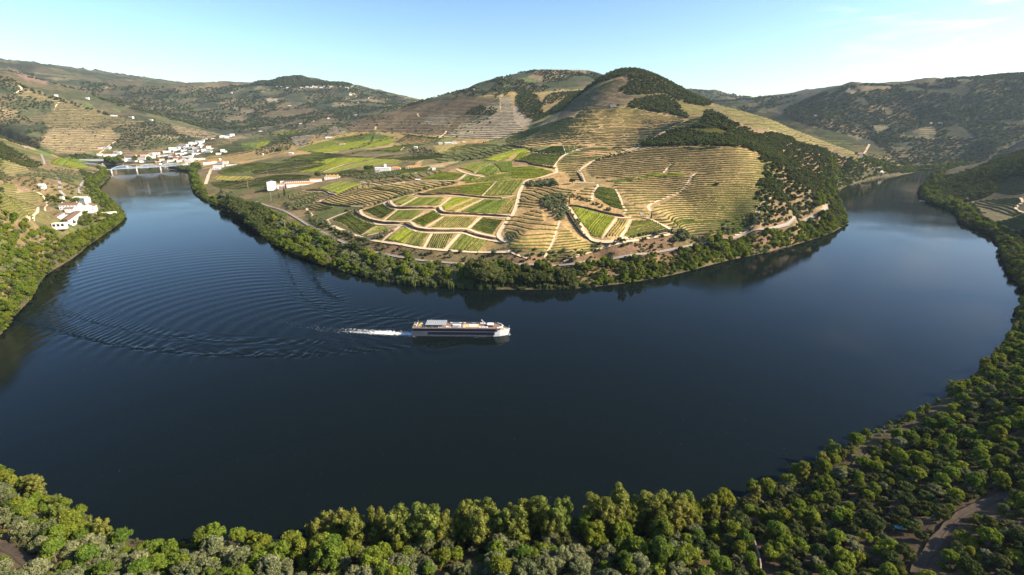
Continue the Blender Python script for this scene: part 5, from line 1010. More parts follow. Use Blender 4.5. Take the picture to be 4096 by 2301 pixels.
belt_fill(-1800, -600, 1100, 2050, 7.0, 22, ['oak_tree', 'shore_bush', 'broadleaf_tree'], 0.9, 1.7, lambda X, Y, QX, QY: (QX < 520) & (QY > 425))
belt_fill(500, 2000, 950, 2400, 7.5, 34, ['scrub_oak', 'shore_bush', 'scrub_oak', 'broadleaf_tree'], 1.0, 1.9, lambda X, Y, QX, QY: (QX > 2080) & (QX < 2450) & (QY > 405))
belt_fill(400, 1300, 420, 1350, 5.6, 22, ['scrub_oak', 'oak_tree', 'broadleaf_tree'], 0.8, 1.5, lambda X, Y, QX, QY: (QX > 2300) & (QY < 800))
# twin hedge rows along the left shore of the promontory
hq = M2((0, 490), (120, 545), (250, 640), (380, 745), (500, 830), (640, 905), (760, 935)), M2((60, 490), (200, 570), (340, 690), (470, 790), (600, 860), (760, 910), (880, 925))
for k, q_ in enumerate(hq):
    W = drape(q_, 6, 2.2); V, F = hedge([W], 3.4, 2.9, 0.35, 0.0)
    V2, F2 = leaf_quads(np.repeat(np.column_stack([W, H(W[:, 0], W[:, 1]) + 1.9]), 24, 0) + RNG.normal(size=(len(W) * 24, 3)) * np.array((1.2, 1.2, 0.8)), rnd_dirs(len(W) * 24, -0.1)[:len(W) * 24], 0.6)
    tag(link('clipped_hedge', mesh('clipped_hedge', V + V2.tolist(), [tuple(f) for f in F] + (F2 + len(V)).tolist(), False, M_HEDGE)), ('yellow green hedge row nearest the water on the left of the vineyard shore', 'yellow green hedge row beside the olive trees on the vineyard shore')[k], 'hedge')
# --- wooded and scrubby hillsides, olive groves
def scatter(name, kinds, poly, y0, y1, st, smin, smax, dens=1.0, noise=0.0, clumpn=40.0, seed=90, excl=None, minsd=3):
    P = np.asarray(cr_spline(poly, 3, True) if len(poly) > 6 else poly, float)
    g_ = inside(GQX, GQY, P) & (GY > y0) & (GY < y1)
    if not g_.any(): print('empty', name); return
    X, Y, Z, QX, QY = jitter_grid(GX[g_].min(), GX[g_].max() + st, GY[g_].min(), GY[g_].max() + st, st)
    ok = inside(QX, QY, P) & (Y > y0) & (Y < y1) & (SD(X, Y) > minsd) & (RNG.random(len(X)) < dens)
    if noise: ok &= fbm(X / clumpn, Y / clumpn, 3, seed) > noise - 1
    for e_ in excl or (): ok &= ~inside(QX, QY, e_)
    for x, y in zip(X[ok], Y[ok]): bulk(name, random.choice(kinds), x, y, smin + (smax - smin) * random.random())
PALE = T3((1730, 815), (1830, 790), (2110, 795), (2175, 830), (2090, 868), (1880, 835))
OK_ = ['scrub_oak', 'scrub_oak', 'scrub']
scatter('hill_woodland', OK_, T3((1950, 620), (2060, 640), (2150, 700), (2300, 770), (2500, 860), (2700, 960), (2700, 1180), (2576, 1080), (2400, 1010), (2250, 975), (1900, 965), (1300, 965), (1450, 890), (1650, 810), (1900, 750)), 700, 1700, 6.4, 0.9, 1.6, 0.95, excl=[PALE])
scatter('hill_woodland', OK_, T4((-60, 860), (200, 880), (350, 950), (500, 980), (700, 1060), (820, 1110), (980, 1200), (900, 1260), (640, 1310), (470, 1400), (420, 1480), (60, 1480), (-60, 1200)), 650, 1700, 6.2, 0.8, 1.4, 0.92)
scatter('hill_woodland', OK_, M4((-80, 60), (600, 0), (640, 180), (570, 275), (300, 390), (250, 440), (120, 490), (-80, 540)), 560, 1300, 5.6, 0.7, 1.3, 0.9, 0.62, 30)
scatter('hill_woodland', OK_, T3((830, 330), (960, 230), (1080, 190), (1210, 168), (1330, 182), (1400, 240), (1560, 300), (1700, 380), (1850, 440), (1990, 480), (2000, 555), (1850, 555), (1650, 500), (1560, 440), (1350, 450), (1150, 440), (1100, 400), (1180, 330), (1150, 260), (1050, 280), (900, 320)), 1500, 2100, 8.0, 1.0, 1.8, 0.95)
scatter('hill_woodland', OK_, T3((1150, 570), (1250, 510), (1480, 460), (1620, 500), (1700, 600), (1770, 690), (1650, 660), (1300, 600)), 1200, 1900, 7.5, 1.0, 1.7, 0.95)
scatter('hill_woodland', OK_, T3((830, 330), (900, 310), (760, 400), (600, 520), (520, 610), (380, 650), (250, 720), (200, 720), (450, 560), (600, 440)), 1500, 2400, 8.0, 1.0, 1.7, 0.9)
scatter('hill_woodland', OK_, T3((40, 560), (60, 440), (150, 410), (260, 470), (320, 640), (260, 690), (150, 680)), 1700, 2700, 10.0, 1.0, 2.0, 0.95)
scatter('ridge_scrub', ['scrub', 'scrub', 'scrub_oak'], T2((1100, 640), (1500, 540), (2100, 400), (2500, 250), (2576, 210), (3500, 230), (3250, 420), (3100, 560), (2900, 620), (2600, 430), (2450, 480), (2100, 470), (1500, 570)), 1900, 3300, 13.0, 1.0, 2.1, 0.8, 0.9, 120)
scatter('ridge_scrub', ['scrub', 'scrub_oak'], T2((2100, 640), (2240, 560), (2440, 600), (2420, 650), (2250, 660)), 1700, 2700, 10.0, 1.0, 1.8, 0.9)
scatter('right_hill_scrub', ['scrub', 'scrub_oak', 'scrub_oak'], T4((150, 610), (400, 500), (700, 380), (1000, 345), (1400, 350), (1800, 290), (2576, 230), (2800, 230), (2800, 1000), (2300, 1130), (1500, 1150), (1330, 1150), (1050, 920), (700, 830), (300, 730)), 2150, 3400, 11.5, 1.0, 2.0, 0.85, 0.55, 110, excl=[T4(*[(x, y) for x, y in p]) for p in (((760, 430), (820, 380), (940, 430), (860, 445)), ((1050, 760), (1240, 750), (1200, 800), (1090, 830)), ((1270, 860), (1370, 830), (1690, 760), (1690, 895), (1500, 890)), ((880, 360), (1240, 365), (1240, 390), (950, 420)))])
scatter('right_bank_woodland', OK_, T4((1500, 1340), (1600, 1300), (1900, 1250), (2100, 1190), (2300, 1100), (2576, 1000), (2750, 960), (2750, 1250), (2450, 1280), (2350, 1330), (2250, 1400), (2200, 1480), (1900, 1540), (1500, 1500)), 750, 1700, 6.4, 0.9, 1.8, 0.95)
scatter('right_bank_woodland', OK_, M4((1520, 40), (1800, 0), (2250, 60), (2280, 180), (2100, 240), (1760, 240), (1850, 360), (1990, 330), (2050, 300), (2150, 430), (2260, 540), (2300, 600), (2576, 590), (2700, 640), (2700, 1250), (2400, 1150), (2340, 930), (2200, 720), (2180, 600), (1890, 500), (1720, 360), (1540, 260)), 350, 1400, 6.2, 0.9, 1.7, 0.92, excl=[M4((2080, 260), (2500, 230), (2700, 300), (2700, 575), (2300, 540), (2150, 430))], minsd=0.5)
scatter('left_hill_scrub', ['scrub', 'scrub', 'scrub_oak'], T1((0, 290), (300, 400), (170, 460), (330, 480), (560, 545), (500, 620), (400, 640), (430, 720), (500, 810), (460, 890), (410, 980), (330, 960), (0, 930)), 1900, 3700, 13.0, 1.0, 1.9, 0.85, 0.9, 90)
scatter('left_hill_scrub', ['scrub', 'scrub_oak'], T1((1130, 790), (1500, 720), (1720, 760), (1780, 830), (1950, 900), (1700, 960), (1450, 1010), (1110, 970), (1220, 870)), 2000, 3600, 13.0, 0.9, 1.6, 0.75)
scatter('left_hill_scrub', ['scrub', 'scrub_oak'], T1((0, 930), (120, 1000), (330, 1110), (430, 1160), (300, 1190), (60, 1110), (0, 1080)), 900, 2600, 8.0, 0.9, 1.7, 0.85)
scatter('olive_grove', ['scrub_olive'], T1((300, 1200), (560, 1180), (900, 1210), (1100, 1250), (1050, 1310), (950, 1446), (820, 1520), (700, 1560), (480, 1560), (300, 1400), (0, 1330), (0, 1270), (250, 1260)), 700, 2000, 8.2, 0.8, 1.3, 0.75, 0.85, 50)
scatter('olive_grove', ['scrub_olive', 'shore_bush', 'broadleaf_tree'], M1((0, 400), (100, 450), (280, 490), (360, 560), (560, 600), (500, 720), (380, 860), (250, 1000), (0, 1100)), 350, 1000, 4.6, 0.7, 1.5, 0.85, minsd=1)
scatter('olive_grove', ['scrub', 'shore_bush', 'scrub_olive'], M1((0, 430), (200, 500), (400, 560), (560, 610), (480, 740), (360, 900), (200, 1100), (0, 1250)), 300, 1000, 5.2, 0.5, 1.2, 0.8, minsd=1)
scatter('olive_grove', ['scrub_olive'], M3((270, 385), (400, 345), (520, 340), (560, 420), (540, 560), (470, 590), (420, 540), (310, 430)), 500, 1000, 5.0, 1.0, 1.5, 0.9)
scatter('olive_grove', ['scrub_olive'], M3((520, 325), (640, 340), (800, 400), (900, 440), (1050, 490), (990, 500), (850, 440), (660, 370)), 500, 1000, 5.0, 0.8, 1.2, 0.8)
scatter('olive_grove', ['scrub_olive'], M3((130, 220), (230, 190), (400, 175), (480, 240), (330, 240), (180, 250)), 600, 1100, 5.0, 1.0, 1.6, 0.9)
scatter('olive_grove', ['scrub_olive'], M3((550, 460), (600, 510), (690, 620), (740, 740), (720, 750), (640, 640), (560, 520)), 500, 1000, 4.2, 0.8, 1.1, 0.7)
scatter('olive_grove', ['scrub_olive'], M2((280, 420), (480, 400), (600, 380), (560, 440), (480, 480), (330, 470)), 600, 1300, 6.0, 0.9, 1.4, 0.8)
scatter('olive_grove', ['scrub_olive'], M2((520, 480), (580, 560), (700, 600), (860, 690), (1000, 750), (1140, 790), (1000, 770), (800, 700), (640, 630), (540, 560)), 450, 1100, 5.0, 0.9, 1.4, 0.7)
scatter('olive_grove', ['scrub_olive'], M2((1180, 770), (1400, 650), (1370, 720), (1240, 780)), 450, 1100, 5.0, 0.9, 1.3, 0.6)
scatter('olive_grove', ['scrub_olive'], T2((860, 1265), (1150, 1235), (1500, 1240), (1350, 1290), (1000, 1300)), 600, 2000, 7.5, 0.9, 1.4, 0.6)
scatter('olive_grove', ['scrub_olive', 'scrub'], T2((0, 1000), (150, 950), (330, 860), (390, 960), (330, 1010), (0, 1060)), 1200, 3000, 11.0, 0.8, 1.5, 0.7)
scatter('olive_grove', ['scrub_olive', 'scrub'], T2((1500, 1010), (1700, 985), (1850, 1045), (1600, 1090)), 1000, 2200, 10.0, 0.9, 1.5, 0.7)
scatter('olive_grove', ['scrub_olive', 'scrub'], T4((150, 700), (300, 700), (700, 830), (520, 850), (250, 780)), 1000, 2300, 9.0, 0.9, 1.4, 0.6)
scatter('olive_grove', ['scrub_olive', 'scrub_oak'], T4((980, 960), (1100, 990), (1330, 1140), (1250, 1190), (900, 1130), (850, 1080)), 1000, 2300, 9.0, 0.8, 1.3, 0.6)
scatter('shore_thicket', ['scrub_oak', 'shore_bush', 'scrub_oak'], [(2090, 500), (2110, 478), (2140, 455), (2210, 438), (2310, 424), (2310, 436), (2210, 449), (2135, 470), (2110, 490), (2130, 520), (2135, 560), (2100, 570), (2085, 540)], 600, 2300, 6.0, 0.9, 1.7, 0.9, minsd=0.4)
scatter('shore_thicket', ['scrub_oak', 'shore_bush', 'broadleaf_tree'], [(0, 850), (0, 760), (60, 690), (110, 650), (180, 600), (240, 575), (290, 550), (315, 545), (300, 570), (230, 618), (180, 655), (110, 700), (80, 750), (30, 805)], 300, 1100, 5.6, 0.7, 1.3, 0.85, minsd=0.3)
scatter('shore_thicket', ['scrub_oak', 'shore_bush'], [(200, 430), (240, 440), (265, 425), (285, 432), (272, 455), (250, 478), (262, 500), (298, 520), (318, 545), (290, 550), (250, 515), (215, 480), (225, 460)], 600, 2100, 6.2, 0.8, 1.5, 0.8, minsd=0.3)
def olive_line(q_, sp=8.0, s=1.1):
    for x, y in drape(q_, 6, sp): bulk('olive_grove', random.choice(['scrub_olive', 'scrub_olive', 'scrub']), x + random.uniform(-1, 1), y + random.uniform(-1, 1), s * random.uniform(0.7, 1.3))
for q_ in (T2((530, 1028), (700, 1045), (900, 1058), (1040, 1030)), T2((1040, 1025), (1250, 1015), (1400, 1025), (1450, 1010)), T2((950, 1002), (1080, 975), (1200, 930), (1330, 895), (1400, 870)), T2((1090, 950), (1160, 930), (1190, 845)), T2((1000, 870), (1090, 890), (1020, 905)), T2((1480, 850), (1700, 880), (1860, 895)), T2((2160, 1105), (2300, 1090), (2100, 1110)), T2((2290, 940), (2450, 900), (2576, 850), (2700, 830)), T3((0, 965), (130, 990), (250, 1010)), T3((190, 1030), (350, 1045), (530, 1052)), T3((190, 1150), (300, 1170), (430, 1195)), M2((1560, 320), (1700, 275), (1830, 245), (1980, 215)), M2((1060, 470), (1250, 410), (1400, 360), (1560, 310)), M2((900, 495), (1040, 480)), M2((1450, 330), (1540, 310)), T1((480, 780), (750, 780), (1080, 780)), T1((2330, 960), (2450, 960)), T1((2240, 1320), (2420, 1330), (2576, 1310)), T2((280, 1110), (400, 1115), (690, 1120)), T2((1270, 815), (1310, 830))): olive_line(q_)
scatter('garden_trees', ['broadleaf_tree', 'scrub_oak', 'shore_bush'], M1((760, 470), (800, 400), (880, 390), (940, 440), (1020, 370), (1100, 330), (1240, 360), (1200, 430), (1000, 470), (860, 520)), 500, 1200, 5.0, 0.5, 0.95, 0.75, minsd=0.3)
scatter('garden_trees', ['broadleaf_tree', 'scrub_oak', 'shore_bush'], M1((460, 230), (560, 200), (700, 240), (850, 240), (1050, 280), (1060, 310), (940, 290), (820, 280), (700, 270), (580, 290), (470, 270)), 500, 1300, 5.5, 0.6, 1.1, 0.8, minsd=0.3)
scatter('garden_trees', ['scrub_oak', 'shore_bush'], T1((700, 1060), (900, 1060), (1020, 1090), (880, 1100), (700, 1095)), 1500, 3200, 11.0, 1.5, 2.6, 0.8)
scatter('garden_trees', ['scrub_oak', 'broadleaf_tree'], T1((1060, 1110), (1240, 1110), (1240, 1145), (1060, 1148)), 1500, 3200, 10.0, 1.6, 2.4, 0.85, minsd=0)
scatter('garden_trees', ['scrub_oak'], T1((1900, 1190), (2000, 1140), (2010, 1210), (1930, 1230), (1700, 1200), (1720, 1175)), 1500, 3200, 9.0, 1.5, 2.4, 0.85, minsd=0)
scatter('left_hill_scrub', ['scrub', 'scrub_olive'], T1((200, 380), (560, 470), (1000, 600), (1500, 720), (2100, 830), (2300, 900), (1900, 1010), (1100, 1010), (700, 1040), (400, 990), (480, 800), (400, 640)), 2000, 3700, 26.0, 0.7, 1.5, 0.5)
scatter('ridge_scrub', ['scrub', 'scrub_olive', 'scrub_oak'], T2((0, 700), (560, 640), (1100, 640), (1500, 700), (1900, 700), (2400, 600), (2300, 800), (1900, 900), (1000, 900), (500, 960), (0, 900)), 1500, 3300, 30.0, 0.7, 1.6, 0.6)
scatter('olive_grove', ['scrub_olive', 'scrub', 'scrub_oak'], [(-520, 380), (-200, 400), (10, 395), (10, 560), (0, 860), (-520, 900)], 300, 1600, 9.5, 0.8, 1.5, 0.7, minsd=1)
scatter('ridge_trees', ['scrub_oak'], T1((0, 270), (480, 450), (760, 540), (1080, 640), (1080, 660), (740, 560), (480, 480), (0, 310)), 2300, 3800, 17.0, 1.5, 2.6, 0.8)
scatter('far_forest', ['scrub_oak', 'scrub'], [(0, 175), (300, 216), (620, 214), (745, 198), (870, 213), (1040, 253), (1200, 300), (900, 330), (600, 350), (480, 335), (200, 270), (0, 225)], 3300, 6200, 24.0, 1.3, 3.2, 0.85, 0.92, 170)
scatter('far_forest', ['scrub_oak'], T2((0, 330), (200, 295), (450, 268), (640, 330), (880, 335), (980, 370), (700, 350), (400, 380), (0, 350)), 4600, 6300, 24.0, 2.4, 4.2, 0.9)
scatter('far_forest', ['scrub_oak', 'scrub'], [(1735, 224), (1900, 246), (2050, 240), (2000, 290), (1850, 285)], 3300, 6200, 28.0, 1.8, 3.2, 0.8, 0.9, 200)
STUFFLAB = {'near_thicket': 'mass of mixed trees closing the near bank', 'near_undergrowth': 'low undergrowth between the near trees', 'shore_thicket': 'mixed bushes and trees crowding the waterline', 'hill_woodland': 'dark evergreen wood on the hills of the bend', 'ridge_scrub': 'grey green scrub on the middle ridge', 'right_hill_scrub': 'dense scrub on the far right hills',
            'right_bank_woodland': 'shaded wood on the right bank', 'left_hill_scrub': 'scrub on the hill behind the town', 'olive_grove': 'scattered olive groves between the vineyards', 'garden_trees': 'trees around the riverside estate and town', 'ridge_trees': 'dark trees along the left ridge', 'far_forest': 'distant forest on the far hills'}
def stuff_object(name, entries):
    kinds = sorted({k for k, _ in entries}); pts, sc, rt, ix = [], [], [], []; src = []
    for k in kinds:
        base = len(src); nv = len(PROTO[k])
        for v in range(nv): src.append((k, v))
        for (kk, L_) in entries:
            if kk != k: continue
            for x, y, s in L_: pts.append((x, y)); sc.append(s); rt.append(random.random() * 6.28); ix.append(base + random.randrange(nv))
    P = np.array(pts); z = H(P[:, 0], P[:, 1]) - 0.15
    me = bpy.data.meshes.new(name); me.from_pydata(np.column_stack([P, z]).tolist(), [], [])
    for nm, dt, ty in (('tscale', sc, 'FLOAT'), ('tturn', rt, 'FLOAT'), ('tkind', ix, 'INT')):
        a = me.attributes.new(nm, ty, 'POINT'); a.data.foreach_set('value', np.array(dt, np.int32 if ty == 'INT' else np.float32))
    o = tag(link(name, me), STUFFLAB[name], None, None, 'stuff')
    ng = bpy.data.node_groups.new(name, 'GeometryNodeTree'); ng.interface.new_socket('Geometry', in_out='INPUT', socket_type='NodeSocketGeometry'); ng.interface.new_socket('Geometry', in_out='OUTPUT', socket_type='NodeSocketGeometry')
    gi = ng.nodes.new('NodeGroupInput'); go = ng.nodes.new('NodeGroupOutput'); ip = ng.nodes.new('GeometryNodeInstanceOnPoints'); jn = ng.nodes.new('GeometryNodeJoinGeometry')
    for kv in reversed(src):
        oi = ng.nodes.new('GeometryNodeObjectInfo'); oi.inputs['Object'].default_value = source(kv); oi.transform_space = 'ORIGINAL'; oi.inputs['As Instance'].default_value = True
        ng.links.new(oi.outputs['Geometry'], jn.inputs[0])
    def attr(nm, ty):
        n = ng.nodes.new('GeometryNodeInputNamedAttribute'); n.data_type = ty; n.inputs['Name'].default_value = nm; return n.outputs['Attribute']
    cx = ng.nodes.new('ShaderNodeCombineXYZ'); ng.links.new(attr('tturn', 'FLOAT'), cx.inputs['Z'])
    ng.links.new(gi.outputs[0], ip.inputs['Points']); ng.links.new(jn.outputs[0], ip.inputs['Instance']); ip.inputs['Pick Instance'].default_value = True
    ng.links.new(attr('tkind', 'INT'), ip.inputs['Instance Index']); ng.links.new(cx.outputs[0], ip.inputs['Rotation']); ng.links.new(attr('tscale', 'FLOAT'), ip.inputs['Scale']); ng.links.new(ip.outputs[0], go.inputs[0])
    md_ = o.modifiers.new('scatter', 'NODES'); md_.node_group = ng
    return len(pts)
def source(kv):
    if kv not in SRC:                                               # a standing plant of that kind lends its crown
        k, v = kv; x, y = SPARE.pop()
        nm = {'scrub': 'hill_bush', 'scrub_oak': 'hill_oak', 'scrub_olive': 'grove_olive'}.get(k, k)
        lab = {'scrub': ('low grey green bush on the stony strip above the railway', 'bush', 'bushes above the railway'), 'scrub_oak': ('dark rounded oak on the stony strip above the railway', 'tree', 'oaks above the railway'), 'scrub_olive': ('single olive tree on the stony strip above the railway', 'tree', 'olives above the railway')}.get(k, ('small leafy tree on the stony strip above the railway', 'tree', 'trees above the railway'))
        r = tag(link(nm, None, loc=(x, y, float(H(x, y)) - 0.1)), *lab); SRC[kv] = link('crown', PROTO[k][v][0], None, r)
        b_ = MB(); b_.bar((0, 0, -0.4), (0.1, 0.05, 1.5), 0.2, 6, 0.14); b_.obj('trunk', M_BARK, r)
    return SRC[kv]
SPARE = [tuple(p) for p in gpoly(M3((1230, 770), (1310, 760), (1250, 795), (1190, 800), (1160, 770), (1200, 755), (1450, 770), (1500, 765), (1530, 800), (1380, 800), (1560, 775), (1620, 790), (1700, 780), (1330, 790), (1100, 800), (1040, 820), (1290, 740), (1360, 728), (1400, 720), (1425, 715)))]
for nm in STUFFLAB:
    ent = [(k, L_) for (n2_, k), L_ in BULK.items() if n2_ == nm]
    if ent: print(nm, stuff_object(nm, ent))
# --- single trees that stand out
def lone(kind, q, s, label, cat='tree', group=None, sz=None):
    p = ground([q[0]], [q[1]])[0]; return tree(kind, p[0], p[1], s, label, cat, group, None, p[2], sz)
for i, (x, y) in enumerate(M3((1328, 733), (1360, 727), (1424, 720), (1452, 718), (1482, 714), (1512, 710), (1544, 704), (1578, 699), (1606, 700), (1195, 770), (1228, 763), (1290, 742))):
    lone('olive_tree', (x, y), 0.72, 'small round olive in the row edging the lower pale road', 'tree', 'olive row below the green wedge')
for i, (x, y) in enumerate(T3((850, 1118), (880, 1110), (915, 1100), (955, 1088), (985, 1082), (1030, 1072), (1065, 1065), (1095, 1060), (1140, 1055), (1185, 1045))):
    lone('oak_tree', (x, y), 0.75, 'round tree in the row beside the tan terraces', 'tree', 'tree row beside the tan terraces')
lone('cypress_tree', M2((290, 340))[0], 1.55, 'tall broad cypress below the white winery'); lone('cypress_tree', M2((235, 360))[0], 1.0, 'shorter cypress left of the tall one below the winery')
lone('cypress_tree', M3((575, 425))[0], 0.85, 'single cypress at the top corner of the triangular green plot'); lone('cypress_tree', M3((1400, 570))[0], 0.8, 'single cypress beside the lower white car')
lone('cypress_tree', T2((1800, 955))[0], 1.1, 'lone cypress left of the white hillside estate')
for i, (x, y) in enumerate(M2((95, 270), (110, 262), (120, 275), (135, 268))): lone('cypress_tree', (x, y), 0.8, 'slim dark cypress against the shaded end wall of the winery', 'tree', 'cypresses at the winery wall')
lone('oak_tree', M2((625, 160))[0], 2.3, 'big dark round tree behind the winery'); lone('oak_tree', M2((1120, 90))[0], 2.4, 'big dark tree left of the small estate'); lone('oak_tree', M2((1160, 70))[0], 2.0, 'dark tree close to the small estate')
lone('oak_tree', M3((605, 215))[0], 1.5, 'dark round tree at the right end of the upper olive clump'); lone('oak_tree', M3((410, 235))[0], 1.4, 'dark tree in the middle of the upper olive clump'); lone('oak_tree', M3((2060, 235))[0], 0.9, 'lone bush on the wavy right terraces', 'bush')
lone('oak_tree', T3((1068, 575))[0], 1.3, 'round tree beside the hilltop house'); lone('oak_tree', T2((230, 1040))[0], 3.2, 'broad dark tree clump on the plain')
lone('broadleaf_tree', M2((1490, 180))[0], 1.3, 'loose light tree by the grey roadside shed, left'); lone('broadleaf_tree', M2((1555, 178))[0], 1.1, 'loose light tree by the grey roadside shed, right')
for (x, y), lb_ in zip(M1((655, 505), (735, 505), (830, 500), (950, 450), (880, 480)), ('large round dark tree in front of the riverside estate, left', 'large round dark tree in front of the riverside estate, right', 'small yellow green bush tree by the estate garden path', 'dark garden tree right of the long estate hall', 'grey green garden tree near the curved path')): lone('oak_tree', (x, y), 1.35 if 'large' in lb_ else 0.9, lb_)
for (x, y), lb_ in zip(T1((1505, 1130), (1370, 1140), (1960, 1190), (1590, 1135)), ('large leafy tree on the town waterfront behind the bridge', 'smaller tree on the town waterfront left of the large one', 'large tree at the right end of the bridge', 'tree among the houses above the bridge middle')): lone('broadleaf_tree', (x, y), 3.6 if 'large' in lb_ else 2.4, lb_)
lone('broadleaf_tree', T1((1000, 1310))[0], 2.2, 'large leafy tree on the left bank near the bridge, upper'); lone('broadleaf_tree', T1((940, 1400))[0], 1.8, 'large leafy tree on the left bank near the bridge, lower')
# bare snags
for q_, lb_ in (((150, 1262), 'bare grey snag leaning over the water at bottom left'), ((555, 1345), 'bare broken snag at the muddy shore'), ((1612, 1280), 'bare grey twigs in front of the tall green tree')):
    p = ground([q_[0]], [q_[1]])[0]; p[2] = max(p[2], 0.4); r = tag(link('bare_tree', None, loc=p, scale=(0.7, 0.7, 0.7)), lb_, 'tree')
    b_ = MB(); b_.bar((0, 0, -0.5), (0.2, 0, 4), 0.16, 5, 0.11); b_.obj('trunk', M_DEAD, r); b_ = MB()
    for k in range(7): a = k * 0.9; b_.bar((0.1, 0, 1.5 + 0.35 * k), (math.cos(a) * 1.6, math.sin(a) * 1.6, 4.0 + 0.55 * k), 0.08, 4, 0.03)
    b_.obj('branches', M_DEAD, r)
# ------------------------------------------------------------------ buildings
def zsheet(x0, y0, sc): return lambda x, y: ((x0 + x / sc) / 1.590062, (y0 + y / sc) / 1.590062)
Z1, Z2, Z3, Z4, Z5 = zsheet(1040, 680, 6.44), zsheet(180, 770, 6.779), zsheet(300, 540, 3.903), zsheet(1440, 620, 7.156), zsheet(1700, 530, 9.908)
def frame(a, b_, z=None):
    g_ = ground([a[0]], [a[1]])[0]; z = g_[2] if z is None else z
    ax, ay = on_z(a[0], a[1], z); bx, by = on_z(b_[0], b_[1], z)
    return (float(ax), float(ay), float(z)), math.atan2(by - ay, bx - ax), math.hypot(bx - ax, by - ay)
UNIT_WIN = None
def win_mesh(w, h):
    global UNIT_WIN
    UNIT_WIN = UNIT_WIN or {}
    if (w, h) not in UNIT_WIN:
        b_ = MB(); b_.box(-w / 2, w / 2, -0.05, 0.08, 0, h); UNIT_WIN[(w, h)] = b_.mesh('window', M_GLASS)
    return UNIT_WIN[(w, h)]
def building(name, label, org, yaw, L_, D, h, roof='gable', rh=2.2, rm=None, wm_=None, wins=(), chim=0, doors=(), cat='house', group=None, off=(0, 0), skirt=4.0, over=0.4):
    c, s = math.cos(yaw), math.sin(yaw); x, y, z = org; x, y = x + c * off[0] - s * off[1], y + s * off[0] + c * off[1]
    r = tag(link(name, None, loc=(x, y, z), rot=(0, 0, yaw)), label, cat, group); rm = rm or M_TILE; wm_ = wm_ or M_WHITE
    b_ = MB(); b_.box(0, L_, 0, D, -skirt, h)
    if roof == 'gable': b_.add([(0, 0, h), (0, D, h), (0, D / 2, h + rh), (L_, 0, h), (L_, D, h), (L_, D / 2, h + rh)], [(0, 2, 1), (3, 4, 5)])
    if roof == 'gable_y': b_.add([(0, 0, h), (L_, 0, h), (L_ / 2, 0, h + rh), (0, D, h), (L_, D, h), (L_ / 2, D, h + rh)], [(0, 1, 2), (3, 5, 4)])
    if roof == 'shed': b_.add([(0, 0, h), (0, D, h), (0, D, h + rh), (L_, 0, h), (L_, D, h), (L_, D, h + rh)], [(0, 2, 1), (3, 4, 5), (1, 2, 5, 4)])
    b_.obj('wall', wm_, r)
    o, t = over, 0.22; b_ = MB(); k = rh / (D / 2) * o
    if roof == 'gable':
        for (ya, yb, za, zb) in ((-o, D / 2, h - k, h + rh), (D + o, D / 2, h - k, h + rh)): b_.add([(-o, ya, za + .02), (L_ + o, ya, za + .02), (L_ + o, yb, zb + .02), (-o, yb, zb + .02), (-o, ya, za + t), (L_ + o, ya, za + t), (L_ + o, yb, zb + t), (-o, yb, zb + t)], [(0, 1, 2, 3), (7, 6, 5, 4), (0, 4, 5, 1), (0, 3, 7, 4), (1, 5, 6, 2)])
    elif roof == 'gable_y':
        kk = rh / (L_ / 2) * o
        for (xa, xb) in ((-o, L_ / 2), (L_ + o, L_ / 2)): b_.add([(xa, -o, h - kk + .02), (xa, D + o, h - kk + .02), (xb, D + o, h + rh + .02), (xb, -o, h + rh + .02), (xa, -o, h - kk + t), (xa, D + o, h - kk + t), (xb, D + o, h + rh + t), (xb, -o, h + rh + t)], [(0, 1, 2, 3), (7, 6, 5, 4), (0, 4, 5, 1), (0, 3, 7, 4), (1, 5, 6, 2)])
    elif roof == 'hip':
        e = min(L_, D) / 2 * 0.95
        if L_ >= D: V = [(-o, -o, h), (L_ + o, -o, h), (L_ + o, D + o, h), (-o, D + o, h), (e, D / 2, h + rh), (L_ - e, D / 2, h + rh)]; F = [(0, 1, 5, 4), (1, 2, 5), (2, 3, 4, 5), (3, 0, 4), (3, 2, 1, 0)]
        else: V = [(-o, -o, h), (L_ + o, -o, h), (L_ + o, D + o, h), (-o, D + o, h), (L_ / 2, e, h + rh), (L_ / 2, D - e, h + rh)]; F = [(0, 1, 4), (1, 2, 5, 4), (2, 3, 5), (3, 0, 4, 5), (3, 2, 1, 0)]
        b_.add([(x_, y_, z_ + .03) for x_, y_, z_ in V], F)
    elif roof == 'shed': b_.add([(-o, -o, h + .03), (L_ + o, -o, h + .03), (L_ + o, D + o, h + rh + .03), (-o, D + o, h + rh + .03), (-o, -o, h + t), (L_ + o, -o, h + t), (L_ + o, D + o, h + rh + t), (-o, D + o, h + rh + t)], [(3, 2, 1, 0), (4, 5, 6, 7), (0, 1, 5, 4), (1, 2, 6, 5), (2, 3, 7, 6), (3, 0, 4, 7)])
    else: b_.box(-0.15, L_ + 0.15, -0.15, D + 0.15, h + .01, h + 0.35)
    ro = b_.obj('roof', rm, r)
    for k in range(chim):
        cx = L_ * (0.12 + 0.76 * k / max(1, chim - 1)); b_ = MB(); b_.box(cx - .5, cx + .5, D * 0.5 - .5, D * 0.5 + .5, h + rh * 0.5, h + rh + 1.8); b_.obj('chimney', M_WHITE, ro)
    for face, n, z0, w, hh in wins:
        for i in range(n):
            if face == 'f': p, a = ((i + 0.5) * L_ / n, 0, z0), 0
            elif face == 'l': p, a = (0, (i + 0.5) * D / n, z0), -math.pi / 2
            else: p, a = (L_, (i + 0.5) * D / n, z0), math.pi / 2
            link('window', win_mesh(w, hh), None, r, loc=p, rot=(0, 0, a))
    for px, w, hh in doors:
        b_ = MB(); b_.box(px - w / 2, px + w / 2, -0.06, 0.1, 0, hh); b_.obj('door', M_DOOR, r)
    return r
